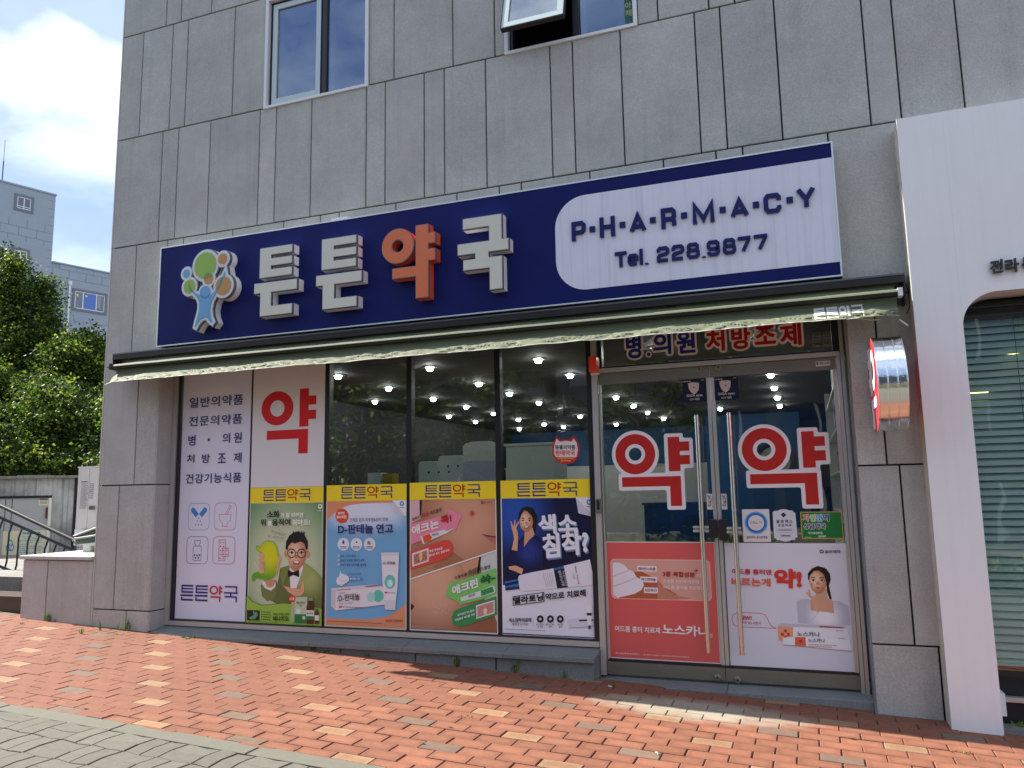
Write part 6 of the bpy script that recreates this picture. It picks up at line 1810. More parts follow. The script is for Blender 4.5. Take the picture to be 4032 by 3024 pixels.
p.poly('artwork', [(-2.8383,0.6348),(-2.7875,0.6526),(-2.6499,0.6971),(-2.5408,0.7446),(-2.5185,0.737),(-2.513,0.6884),(-2.6505,0.6482),(-2.7971,0.6113),(-2.834,0.6061)], '#e3e3e2')
p.poly('artwork', [(-2.6481,0.6972),(-2.5364,0.7382),(-2.5237,0.6922),(-2.6414,0.6525)], '#3c9355')
q = (-2.6234,1.4431); logo_mark(p, q[0], q[1], .012, '#3a2a26', '#d8a083')
for i in range(2):
    fineprint(p, 'lettering', x0 + .02, x0 + .42 - .18 * i, z0 + .032 - .012 * i, .006, '#caa28c', 20 + i)
p.done()

# -- navy and white cream poster
x0, x1, z0, z1 = -2.4545, -1.6225, .342, 1.6265
p = poster('navy and white poster of a woman in a blue blouse above a large cream tube', [(x0, z0), (x1, z0), (x1, z1), (x0, z1)])
p.poly('sheet', [(x0, z0), (x1, z0), (x1, z1), (x0, z1)], '#ebe8f2')
nm = gradmat('navy_print', '#2a55b0', '#12153c', (-2.328,1.3385), .05, .42)
p.poly('sheet', [(-2.4457,1.4744),(-1.7845,1.4708),(-1.7728,1.4184),(-1.7678,1.3511),(-1.6881,1.3253),(-1.6277,1.3124),(-1.6241,0.8554),(-1.656,0.8507),(-2.4461,0.7471)], '#12153c', nm)
p.poly('sheet', [(-1.7845,1.4708),(-1.6241,1.4718),(-1.6235,1.3082),(-1.6881,1.3253),(-1.762,1.3426),(-1.7728,1.4184)], '#e9e7ee')
p.poly('sheet', [(-1.7845,1.4708),(-1.6277,1.3124),(-1.688,1.327),(-1.7576,1.3409),(-1.7712,1.3847)], '#cfcfdb')
q = [(-2.3062,1.4958),(-1.7705,1.4942),(-2.3038,1.6142)]
banner(p, x0, x1, 1.474, z1, [(q[0][0], 1.488), (q[1][0], 1.488), (q[0][0], 1.602)])
q = (-1.6689,1.4339); logo_mark(p, q[0], q[1], .022, '#2f86c9', '#f0edf2'); fineprint(p, 'lettering', q[0] - .024, q[0] + .024, q[1] - .04, .008, '#555566', 31)
# woman
p.poly('portrait', [(-2.2964,1.2866),(-2.2887,1.3468),(-2.2618,1.3897),(-2.2153,1.4038),(-2.1604,1.3887),(-2.127,1.3284),(-2.1264,1.2772),(-2.1415,1.2176),(-2.1454,1.1666),(-2.1625,1.2176),(-2.1669,1.303),(-2.1979,1.3547),(-2.2439,1.3637),(-2.2724,1.3294),(-2.2845,1.2779)], HAIR)
p.poly('portrait', [(-2.2377,1.2177),(-2.1687,1.2262),(-2.1517,1.1708),(-2.2036,1.0984),(-2.2506,1.0472),(-2.2442,1.1323)], '#d79f80')
fc = [(-2.2272,1.2776),(-2.2864,1.2779),(-2.1611,1.2774),(-2.2253,1.3678),(-2.2291,1.1904)]
face(p, (fc[1][0] + fc[2][0]) / 2, (fc[3][1] + fc[4][1]) / 2, (fc[2][0] - fc[1][0]), (fc[3][1] - fc[4][1]) * .92, 'portrait', True)
p.poly('portrait', [(-2.2901,1.2779),(-2.285,1.3468),(-2.2341,1.3894),(-2.179,1.3803),(-2.1528,1.32),(-2.1578,1.2603),(-2.1711,1.3202),(-2.207,1.359),(-2.2344,1.3739),(-2.2609,1.3466),(-2.2784,1.3037)], HAIR)
p.poly('portrait', [(-2.2999,1.1151),(-2.2434,1.1665),(-2.255,1.0556),(-2.203,1.124),(-2.1472,1.1683),(-2.1112,1.1497),(-2.0775,1.0485),(-2.0812,0.8973),(-2.1102,0.8132),(-2.1609,0.7703),(-2.2014,0.7862),(-2.2686,0.8437),(-2.3477,0.8),(-2.3363,0.9103),(-2.4058,0.9178),(-2.4075,0.9775),(-2.3709,1.042),(-2.3062,1.0297)], '#20286e', BL)
p.line('portrait', [(-2.1579,1.0987),(-2.1428,0.9636),(-2.1189,0.8297)], .004, '#151a4a'); p.line('portrait', [(-2.2973,1.0128),(-2.3081,0.9362),(-2.3363,0.9103)], .004, '#151a4a')
p.poly('portrait', [(-2.3406,1.1663),(-2.299,1.1578),(-2.303,1.098),(-2.308,1.034),(-2.3597,1.0421),(-2.3366,1.132)], SKIN)
for q in [[(-2.3389,1.1577),(-2.3665,1.2783),(-2.3589,1.2825),(-2.3393,1.2351),(-2.3288,1.2936),(-2.3196,1.291),(-2.3242,1.2436),(-2.2956,1.2797),(-2.2883,1.2736),(-2.3134,1.2264),(-2.2995,1.1792),(-2.3019,1.151)]]:
    p.poly('portrait', q, SKIN)
p.poly('portrait', [(-2.3921,0.9027),(-2.327,0.9122),(-2.2586,0.8861),(-2.2715,0.8395),(-2.328,0.8638),(-2.3832,0.8799)], SKIN)
# tube
p.poly('artwork', [(-2.306,0.8135),(-2.2918,0.8332),(-2.1907,0.8578),(-1.9917,0.8945),(-1.9648,0.735),(-2.1487,0.7122),(-2.2743,0.7023),(-2.2942,0.7169)], '#e7e3ec')
p.poly('artwork', [(-2.4297,0.7771),(-2.3062,0.8025),(-2.2941,0.7211),(-2.4199,0.7037)], '#3c6fb4'); p.poly('artwork', [(-2.4282,0.7602),(-2.3037,0.7883),(-2.3005,0.7673),(-2.4257,0.7391)], '#16204f'); p.poly('artwork', [(-2.4241,0.7264),(-2.2955,0.7421),(-2.2941,0.7211),(-2.4217,0.7053)], '#1d2f6e')
p.poly('artwork', [(-1.9917,0.8945),(-1.9023,0.9167),(-1.8703,0.7438),(-1.9649,0.7333)], '#1a1c33')
p.poly('artwork', [(-1.9917,0.8945),(-1.9023,0.9167),(-1.8994,0.896),(-1.9868,0.8779)], '#3c66a8')
p.poly('artwork', [(-1.9023,0.9167),(-1.6779,0.9708),(-1.6441,0.7695),(-1.8703,0.7438)], '#ece8f0')
for i, (s_, q, c_) in enumerate([('색소침착치료제',[(-1.9166,0.8791),(-1.8892,0.7557),(-1.8989,0.8811)],0),('멜라토닝크림',[(-1.9548,0.876),(-1.9201,0.755),(-1.9281,0.8797)],0),('Mela Toning',[(-1.8128,0.9114),(-1.7839,0.7704),(-1.7952,0.9149)],1),('Cream',[(-1.8267,0.8559),(-1.8193,0.8107),(-1.8144,0.8577)],1)]):
    p.text('lettering', s_, q, ['#c9ccd8', '#a84a56'][int(c_)], .015)
for i, q in enumerate([[(-2.0822,0.8555),(-2.0598,0.7476)],[(-2.0642,0.8558),(-2.0419,0.748)],[(-2.0463,0.8561),(-2.024,0.7484)],[(-2.0284,0.8564),(-2.0062,0.7489)],[(-2.0105,0.8567),(-1.9884,0.7493)]]):
    p.line('lettering', q, .004, '#b3aebb')
# 3-D looking headline
for s_, q in [('색소',[(-2.1087,1.1794),(-1.7755,1.1879),(-2.116,1.3326)]),('침착?',[(-2.0721,0.9729),(-1.6822,1.0226),(-2.0818,1.1667)])]:
    off = [(v[0] + .012, v[1] - .016) for v in q]
    off2 = [(v[0] + .006, v[1] - .008) for v in q]
    p.text('lettering', s_, off, '#5f6f9e', .06); p.text('lettering', s_, off2, '#8896bd', .06); p.text('lettering', s_, q, '#eceaf4', .06)
p.poly('lettering', [(-2.3578,0.6581),(-2.077,0.7015),(-2.0772,0.6228),(-2.3574,0.5826)], '#1b1722')
p.poly('lettering', [(-2.3506,0.6524),(-2.0835,0.6939),(-2.0833,0.6276),(-2.3499,0.5895)], '#ebe8f2')
for s_, q, c_, b_ in [('멜라토닝',[(-2.348,0.5946),(-2.0859,0.6341),(-2.3469,0.6517)],0,0.06),('약으로 치료해',[(-2.0653,0.6347),(-1.721,0.6781),(-2.0657,0.6894)],0,0.05),('색소침착치료제',[(-2.395,0.4458),(-2.1952,0.4551),(-2.3943,0.4809)],0,0.03),('멜라토닝크림',[(-2.3642,0.422),(-2.2256,0.4275),(-2.3638,0.4436)],1,0),('히드로퀴논',[(-2.1535,0.4287),(-2.0819,0.4332),(-2.1532,0.4452)],1,0.01),('멜라닌 색소',[(-2.0659,0.4322),(-1.9905,0.4368),(-2.0655,0.4486)],1,0.01),('점진적',[(-1.9668,0.4345),(-1.921,0.4379),(-1.9663,0.4508)],1,0.01),('2% 함유',[(-2.1423,0.4127),(-2.093,0.4163),(-2.1419,0.4275)],1,0.01),('완화',[(-2.0414,0.4168),(-2.013,0.4196),(-2.0411,0.4315)],1,0.01),('표백',[(-1.9558,0.417),(-1.9294,0.4197),(-1.9554,0.4317)],1,0.01)]:
    p.text('lettering', s_, q, ['#1b1722', '#4d4955'][int(c_)], b_)
p.line('lettering', [(-2.1757,0.4831),(-2.177,0.4253)], .0015, '#8a8694')
for q in [[(-2.0878,0.4839),(-2.0895,0.4747),(-2.0938,0.4663),(-2.1005,0.4594),(-2.1089,0.4549),(-2.118,0.4531),(-2.1271,0.4542),(-2.1353,0.4581),(-2.1417,0.4644),(-2.1457,0.4726),(-2.1469,0.4817),(-2.1452,0.4909),(-2.1408,0.4994),(-2.1341,0.5062),(-2.1258,0.5107),(-2.1166,0.5125),(-2.1075,0.5114),(-2.0994,0.5074),(-2.093,0.5011),(-2.089,0.493)],[(-1.9998,0.4871),(-2.0014,0.478),(-2.0058,0.4696),(-2.0124,0.4628),(-2.0207,0.4583),(-2.0298,0.4565),(-2.0388,0.4576),(-2.0469,0.4615),(-2.0532,0.4678),(-2.0571,0.4759),(-2.0584,0.485),(-2.0567,0.4942),(-2.0523,0.5026),(-2.0456,0.5094),(-2.0374,0.5139),(-2.0283,0.5156),(-2.0192,0.5145),(-2.0112,0.5106),(-2.0049,0.5043),(-2.001,0.4962)],[(-1.9152,0.4903),(-1.9169,0.4811),(-1.9212,0.4728),(-1.9278,0.4661),(-1.936,0.4616),(-1.945,0.4598),(-1.9539,0.4609),(-1.9619,0.4648),(-1.9682,0.471),(-1.9721,0.4791),(-1.9733,0.4881),(-1.9716,0.4973),(-1.9672,0.5057),(-1.9606,0.5124),(-1.9524,0.5169),(-1.9434,0.5186),(-1.9344,0.5175),(-1.9265,0.5136),(-1.9202,0.5073),(-1.9164,0.4993)]]:
    p.poly('artwork', q, '#232027')
for q in [[(-2.1057,0.4832),(-2.1074,0.4774),(-2.1117,0.473),(-2.1176,0.4712),(-2.1234,0.4726),(-2.1275,0.4766),(-2.129,0.4824),(-2.1273,0.4882),(-2.1229,0.4926),(-2.117,0.4943),(-2.1112,0.493),(-2.1071,0.4889)],[(-2.0175,0.4865),(-2.0192,0.4807),(-2.0235,0.4763),(-2.0293,0.4746),(-2.035,0.4759),(-2.0392,0.4799),(-2.0406,0.4856),(-2.0389,0.4914),(-2.0345,0.4958),(-2.0287,0.4976),(-2.023,0.4962),(-2.0189,0.4922)],[(-1.9328,0.4896),(-1.9344,0.4839),(-1.9387,0.4795),(-1.9445,0.4778),(-1.9502,0.4791),(-1.9542,0.4831),(-1.9556,0.4888),(-1.9539,0.4946),(-1.9496,0.4989),(-1.9439,0.5006),(-1.9382,0.4993),(-1.9341,0.4953)]]:
    p.poly('artwork', q, '#d9d6dc')
p.poly('artwork', [(-1.8706,0.4903),(-1.7188,0.5056),(-1.6616,0.4997),(-1.665,0.4497),(-1.7339,0.4349),(-1.8708,0.4237)], '#dcd9e0')
p.poly('artwork', [(-1.7838,0.4895),(-1.6634,0.498),(-1.6638,0.4851),(-1.7843,0.4757)], '#3a3844')
p.poly('artwork', [(-1.725,0.6049),(-1.6701,0.6042),(-1.6827,0.4812),(-1.6872,0.4488),(-1.7061,0.4481),(-1.7153,0.4799)], '#f0eef4'); p.poly('artwork', [(-1.7192,0.546),(-1.6763,0.5459),(-1.6787,0.5256),(-1.7181,0.5258)], '#1a1c2c')
p.poly('artwork', [(-1.7069,0.4472),(-1.6872,0.448),(-1.689,0.4198),(-1.7069,0.4207)], '#243a86')
for i in range(1):
    fineprint(p, 'lettering', x0 + .02, x0 + .38, z0 + .045, .006, '#9d99a6', 33)
p.poly('lettering', [(-2.4482,0.3585),(-1.6215,0.3555),(-1.6217,0.3492),(-2.4484,0.3501)], '#1b2048')
p.done()

# -- salmon poster on the left door leaf
x0, x1, z0, z1 = -1.543, -.678, .203, 1.115
PYY = .2298
p = poster('salmon red poster with a cream swatch on the left door leaf', [(x0, z0), (x1, z0), (x1, z1), (x0, z1)])
p.poly('sheet', [(x0, z0), (x1, z0), (x1, z1), (x0, z1)], '#e9d4d2')
p.poly('sheet', [(x0 + .007, z0 + .007), (x1 - .007, z0 + .007), (x1 - .007, z1 - .007), (x0 + .007, z1 - .007)], '#dc605c')
q = [(-1.5104,0.6678),(-0.7205,0.6617),(-1.5014,0.9823)]
fx0, fx1, fz0, fz1 = q[0][0], q[1][0], (q[0][1] + q[1][1]) / 2, q[2][1] - .004
p.poly('artwork', rrect(fx0, fx1, fz0, fz1, .035), '#edb2aa')
p.poly('artwork', rrect(fx0 + .009, fx1 - .009, fz0 + .009, fz1 - .009, .03), '#dfa596')
p.poly('artwork', [(-1.3518,0.8685),(-1.2669,0.8848),(-1.1482,0.828),(-1.0908,0.7707),(-0.9826,0.7081),(-0.9916,0.6717),(-1.4443,0.6697),(-1.4511,0.6955)], '#b8603d')
p.poly('artwork', [(-1.1341,0.8063),(-1.0769,0.7492),(-0.9757,0.6974),(-0.8742,0.6823),(-0.9917,0.6702),(-1.14,0.671)], '#c98467')
p.poly('artwork', [(-1.4924,0.947),(-1.4416,0.9492),(-1.3957,0.9311),(-1.3661,0.898),(-1.3208,0.8765),(-1.2995,0.8361),(-1.2546,0.8148),(-1.2433,0.7745),(-1.2654,0.7372),(-1.3199,0.7064),(-1.3974,0.6858),(-1.4597,0.673),(-1.4938,0.6943)], '#efe5ec')
p.line('artwork', [(-1.4909,0.8398),(-1.4215,0.8635),(-1.3587,0.8907)], .008, '#cfc0cf'); p.line('artwork', [(-1.4938,0.7598),(-1.3933,0.7934),(-1.3034,0.8323)], .008, '#cfc0cf')
for s_, q, q2 in [('헤파린나트륨',[(-1.2835,0.8904),(-1.147,0.8897),(-1.2825,0.9157)],[(-1.292,0.9252),(-1.135,0.9238),(-1.1369,0.8811),(-1.2937,0.8828)]),('덱스판테놀',[(-1.2624,0.8095),(-1.146,0.809),(-1.2614,0.8331)],[(-1.2702,0.8418),(-1.1349,0.84),(-1.1368,0.7975),(-1.272,0.7989)]),('알란토인',[(-1.237,0.7269),(-1.1436,0.7264),(-1.236,0.7497)],[(-1.244,0.7583),(-1.1333,0.7573),(-1.1352,0.7142),(-1.2458,0.7149)])]:
    p.poly('lettering', q2, '#f3eef0'); p.text('lettering', s_, q, '#9c2f36', .015)
for s_, q, c_, b_ in [('3중 복합성분',[(-1.0897,0.8453),(-0.8408,0.8428),(-1.0879,0.8863)],0,0.04),('+',[(-0.8425,0.8832),(-0.8171,0.883),(-0.8413,0.9064)],0,0.06),('이',[(-0.8242,0.8417),(-0.7975,0.8408),(-0.8227,0.872)],1,0.01),('손상된 피부에 작용해',[(-1.0897,0.7963),(-0.8142,0.7951),(-1.0884,0.8248)],1,0.01),('여드름 흉터를 치료합니다',[(-1.0903,0.7489),(-0.741,0.7481),(-1.089,0.7781)],1,0.01),('여드름 흉터 치료제',[(-1.4911,0.41),(-1.1307,0.4087),(-1.4894,0.4564)],1,0.02),('노스카나',[(-1.1108,0.4045),(-0.752,0.3968),(-1.1088,0.4837)],1,0.03),('겔',[(-0.7507,0.3955),(-0.7308,0.395),(-0.749,0.4272)],1,0)]:
    p.text('lettering', s_, q, ['#b3262e', '#f6e9e9'][int(c_)], b_)
for a_, c_ in ((200, 278), (286, 484), (495, 975)):
    pass
q = [(-1.4909,0.2469),(-0.9134,0.2481),(-1.2666,0.2497),(-0.9133,0.2502)]
fineprint(p, 'lettering', q[0][0], q[0][0] + .19, q[0][1] - .008, .010, '#e7b7b4', 70); fineprint(p, 'lettering', q[2][0], q[3][0], q[2][1] - .012, .009, '#e7b7b4', 71)
p.done()

# -- white poster on the right door leaf
x0, x1, z0, z1 = -.607, .2735, .1885, 1.109
p = poster('white poster of a woman in white behind a gel box on the right door leaf', [(x0, z0), (x1, z0), (x1, z1), (x0, z1)])
p.poly('sheet', [(x0, z0), (x1, z0), (x1, z1), (x0, z1)], '#dedde8')
q = (0.0921,1.0492); logo_mark(p, q[0], q[1], .014, '#2a2830', '#dedde8')
rm = gradmat('red_orange_print', '#ee7a4a', '#cf2030', (-0.4287,0.7288), .02, .16, .25, 1.0)
for s_, q, c_, b_ in [('동아제약',[(0.1138,1.0352),(0.2206,1.037),(0.1154,1.0591)],0,0.02),('여드름 흉터엔',[(-0.5599,0.8747),(-0.2719,0.8724),(-0.5577,0.9155)],1,0.04),('바르는게',[(-0.5684,0.7894),(-0.2844,0.7868),(-0.5651,0.8493)],2,0.05),('약!',[(-0.2539,0.7815),(-0.0669,0.7815),(-0.2471,0.9159)],3,0.08),('NEW!',[(-0.5355,0.5378),(-0.4352,0.5385),(-0.5339,0.5666)],1,0.05),('비타민 B3, E첨가',[(-0.5373,0.506),(-0.3661,0.5053),(-0.5361,0.5272)],1,0.01),('노스카나',[(-0.1179,0.4357),(0.0378,0.4353),(-0.1157,0.4695)],0,0.01),('노스카나',[(-0.0445,0.3951),(0.07,0.3954),(-0.0426,0.4244)],0,0.01),('동아제약',[(0.1524,0.4808),(0.2028,0.4808),(0.1531,0.491)],0,0),('동아제약',[(0.1624,0.4264),(0.2085,0.4256),(0.1631,0.4358)],0,0)]:
    p.text('lettering', s_, q, ['#2a2830', '#cc2f3e', '#e8673f', '#d8392e'][int(c_)], b_)
p.line('artwork', [(-0.2627,0.4834),(-0.2947,0.4969),(-0.3115,0.5223),(-0.3207,0.5518),(-0.341,0.581),(-0.37,0.5889),(-0.5266,0.5896),(-0.5652,0.5731),(-0.5807,0.5384),(-0.5694,0.4972),(-0.5325,0.4836),(-0.3248,0.4831),(-0.2628,0.4826)], .0045, '#cf4054')
# woman
p.poly('portrait', [(-0.0163,0.8436),(-0.0148,0.8883),(0.0141,0.926),(0.0579,0.9431),(0.1066,0.9312),(0.1377,0.891),(0.1416,0.8468),(0.1259,0.8023),(0.1387,0.7036),(0.1229,0.7068),(0.1088,0.7578),(0.1084,0.8019),(0.1018,0.8608),(0.0624,0.9045),(0.0269,0.9039),(-0.0011,0.8588)], HAIR)
p.poly('portrait', [(0.0312,0.7558),(0.1068,0.7798),(0.1093,0.7138),(0.1463,0.6929),(0.1472,0.6054),(0.0425,0.6091),(-0.0132,0.6219),(-0.0119,0.6956),(0.0251,0.7188)], '#d9a486')
p.poly('portrait', [(-0.1054,0.6854),(-0.0721,0.7012),(-0.0114,0.703),(-0.0132,0.6219),(0.05,0.6167),(0.085,0.6142),(0.1486,0.6055),(0.1452,0.6965),(0.1882,0.6941),(0.2479,0.6596),(0.2518,0.5224),(-0.1049,0.5266),(-0.1061,0.6188)], '#eceaf2', WS)
p.line('portrait', [(0.185,0.5995),(0.1831,0.5233)], .003, '#c9c8d8'); p.line('portrait', [(-0.0755,0.6493),(-0.0655,0.5833),(-0.076,0.5314)], .003, '#cfcedc'); p.line('portrait', [(0.0429,0.615),(0.0117,0.5714),(-0.0181,0.5483)], .003, '#c9c8d8')
fc = [(0.0473,0.8375),(-0.0132,0.8362),(0.113,0.8389),(0.053,0.9229),(0.0408,0.7413)]
face(p, (fc[1][0] + fc[2][0]) / 2, (fc[3][1] + fc[4][1]) / 2, (fc[2][0] - fc[1][0]), (fc[3][1] - fc[4][1]) * .92, 'portrait', False)
p.poly('portrait', [(-0.0163,0.8436),(-0.0093,0.8958),(0.0286,0.93),(0.0719,0.9403),(0.12,0.9203),(0.1375,0.8689),(0.1204,0.8243),(0.1069,0.8314),(0.0963,0.8829),(0.0628,0.9104),(0.0307,0.9077),(-0.0001,0.8737),(-0.0097,0.8363)], HAIR)
p.poly('portrait', [(-0.0389,0.7503),(-0.0293,0.7557),(-0.0196,0.7397),(-0.0188,0.773),(-0.0116,0.7754),(-0.0018,0.7402),(0.0043,0.7256),(0.0223,0.7298),(0.0178,0.7149),(0.0368,0.6823),(0.0476,0.6532),(0.0422,0.6054),(0.0187,0.6229),(0.0176,0.6596),(-0.0007,0.7033),(-0.0173,0.7213)], SKIN)
p.poly('artwork', [(-0.2523,0.4986),(-0.1426,0.4979),(-0.1472,0.4256),(-0.2285,0.3925),(-0.2515,0.3951)], '#f0a583')
p.poly('artwork', [(-0.2523,0.4986),(-0.2313,0.5217),(0.2101,0.515),(0.2228,0.5011),(-0.1426,0.4979)], '#c9c2cc')
p.poly('artwork', [(0.0417,0.5141),(0.203,0.5118),(0.2009,0.5024),(0.0395,0.5023)], '#b8505a')
p.poly('artwork', [(-0.1426,0.4979),(0.2228,0.5011),(0.2398,0.45),(0.2446,0.4215),(-0.1477,0.4182)], '#efedf4')
for i, q in enumerate([[(-0.2086,0.4782),(-0.1884,0.4783),(-0.1899,0.4554),(-0.2101,0.4552)],[(-0.2305,0.4529),(-0.2102,0.453),(-0.2117,0.4301),(-0.2319,0.4299)],[(-0.1885,0.4547),(-0.1683,0.4548),(-0.1697,0.4319),(-0.1899,0.4318)],[(-0.2114,0.4338),(-0.1912,0.4339),(-0.1927,0.411),(-0.2129,0.4109)]]):
    p.poly('artwork', q, '#cf4436')
p.poly('artwork', [(-0.2181,0.4187),(-0.1328,0.4262),(-0.138,0.3674),(-0.2191,0.3693)], '#f1eff5')
p.poly('artwork', [(-0.1342,0.4276),(-0.0614,0.4294),(-0.0621,0.3637),(-0.1381,0.3659)], '#e36a4c')
p.poly('artwork', [(-0.0614,0.4294),(0.2377,0.4212),(0.2474,0.3465),(0.095,0.3533),(-0.0621,0.3637)], '#f4f2f8')
p.poly('artwork', [(-0.1054,0.4091),(-0.0876,0.4085),(-0.0889,0.388),(-0.1067,0.3886)], '#c03a30')
p.line('artwork', [(-0.2192,0.3664),(-0.0623,0.3615),(0.0949,0.3511),(0.2473,0.3451)], .005, '#b98f92')
for i in range(2):
    q = [(-0.0433,0.3806),(0.1487,0.3775)]
    fineprint(p, 'lettering', q[0][0], q[1][0] - .03 * i, q[0][1] - .012 * i - .004, .006, '#c98a8a', 80 + i)
p.done()

# ---- big medicine syllables on the doors: white outline, red face
def door_syllable(label, c, ro, ri, up_, lo_):
    t = thing('door_lettering', label, 'window sticker', (c[0], PYY, lo_[0][1]), 'big red syllables on the door leaves')
    pr = Print(t, .2345)
    o = .029
    pr.ring('outline', circ(c[0], c[1], ro + o, 44), circ(c[0], c[1], ri - o, 44), '#e7e4ea')
    def rounded(pts, d):
        g = inset(pts, -d); out_ = []
        n = len(g)
        for i in range(n):
            a, q, e = Vector(g[i - 1]), Vector(g[i]), Vector(g[(i + 1) % n])
            r_ = min(.018, (a - q).length * .4, (e - q).length * .4)
            s1 = q + (a - q).normalized() * r_; s2 = q + (e - q).normalized() * r_
            for k in range(4):
                u = k / 3
                out_.append(tuple(s1 * (1 - u) ** 2 + q * 2 * u * (1 - u) + s2 * u * u))
        return out_
    pr.poly('outline', rounded(up_, o), '#e7e4ea'); pr.poly('outline', rounded(lo_, o), '#e7e4ea')
    gx = up_[5][0]; pr.poly('outline', [(gx - .006, up_[6][1] - .01), (up_[4][0] + .027, up_[6][1] - .01), (up_[4][0] + .027, up_[5][1] + .01), (gx - .006, up_[5][1] + .01)], '#e7e4ea')
    pr.ring('syllable', circ(c[0], c[1], ro, 44), circ(c[0], c[1], ri, 44), '#bb2723')
    pr.poly('syllable', up_, '#bb2723'); pr.poly('syllable', lo_, '#bb2723')
    pr.done()
k1 = [(-1.2734,1.8124),(-1.4386,1.818),(-1.1112,1.807),(-1.3297,1.8143),(-1.2221,1.8107),(-1.2673,1.9655),(-1.2793,1.6649)]
u1 = [(-1.0055,1.943),(-0.9113,1.9425),(-0.913,1.9049),(-0.8345,1.9018),(-0.8359,1.8282),(-0.9122,1.8275),(-0.9137,1.7958),(-0.8375,1.7943),(-0.8389,1.721),(-0.9105,1.7209),(-0.9151,1.6691),(-1.0054,1.6692)]
l1 = [(-1.3886,1.633),(-0.9149,1.6273),(-0.9125,1.3954),(-1.0021,1.393),(-1.0017,1.5504),(-1.3893,1.5523)]
door_syllable('big red syllable with white outline on the left door leaf', (k1[0][0], (k1[5][1] + k1[6][1]) / 2), (k1[2][0] - k1[1][0]) / 2, (k1[4][0] - k1[3][0]) / 2 + .028, snap(u1), snap(l1))
k2 = [(-0.2697,1.8158),(-0.4365,1.8218),(-0.105,1.8099),(-0.3263,1.8178),(-0.2175,1.8139),(-0.2607,1.965),(-0.2784,1.6696)]
u2 = [(0.005,1.9445),(0.0971,1.9426),(0.0954,1.9027),(0.1717,1.9027),(0.1687,1.83),(0.0965,1.8284),(0.0945,1.7984),(0.1703,1.7957),(0.1672,1.7212),(0.0952,1.7192),(0.0909,1.6691),(0.0053,1.6693)]
l2 = [(-0.3847,1.6309),(0.1002,1.6294),(0.0973,1.3945),(0.0073,1.3924),(0.0077,1.5517),(-0.3859,1.5545)]
door_syllable('big red syllable with white outline on the right door leaf', (k2[0][0], (k2[5][1] + k2[6][1]) / 2), (k2[2][0] - k2[1][0]) / 2, (k2[4][0] - k2[3][0]) / 2 + .028, snap(u2), snap(l2))
# ---- transom lettering
t = thing('transom_lettering', 'outlined blue and red words stuck on the glass above the door', 'window sticker', (-.6, .23, 2.56))
pr = Print(t, .2345)
tx = [('병',[(-1.3227,2.61),(-1.1776,2.6059),(-1.3153,2.8023)],0),('의',[(-1.0992,2.626),(-0.9323,2.6187),(-1.0918,2.7983)],0),('원',[(-0.9058,2.6202),(-0.7388,2.6151),(-0.8974,2.7989)],0),('처',[(-0.6713,2.6178),(-0.5075,2.6139),(-0.6624,2.7919)],1),('방',[(-0.4742,2.6204),(-0.3097,2.6138),(-0.4651,2.7857)],1),('조',[(-0.2974,2.6401),(-0.1209,2.639),(-0.2888,2.788)],1),('제',[(-0.1096,2.6177),(0.0668,2.6098),(-0.0993,2.7842)],1)]
for s_, q, k_ in tx:
    zl = (q[0][1] + q[1][1]) / 2
    h = min(q[2][1] - zl, .225)
    pr.halo('outline', s_, [(q[0][0] + .012, zl), (q[1][0] - .012, zl), (q[0][0] + .012, zl + h)], '#e8d9d0', .019, 12, .03)
    pr.text('lettering', s_, [(q[0][0] + .012, zl), (q[1][0] - .012, zl), (q[0][0] + .012, zl + h)], ['#1d2f8a', '#a5141c'][int(k_)], .05)
q = (-1.1283,2.6307)
pr.poly('outline', circ(q[0], q[1], .026, 16), '#e8d9d0'); pr.poly('lettering', circ(q[0], q[1], .016, 16), '#1d2f8a')
pr.done()
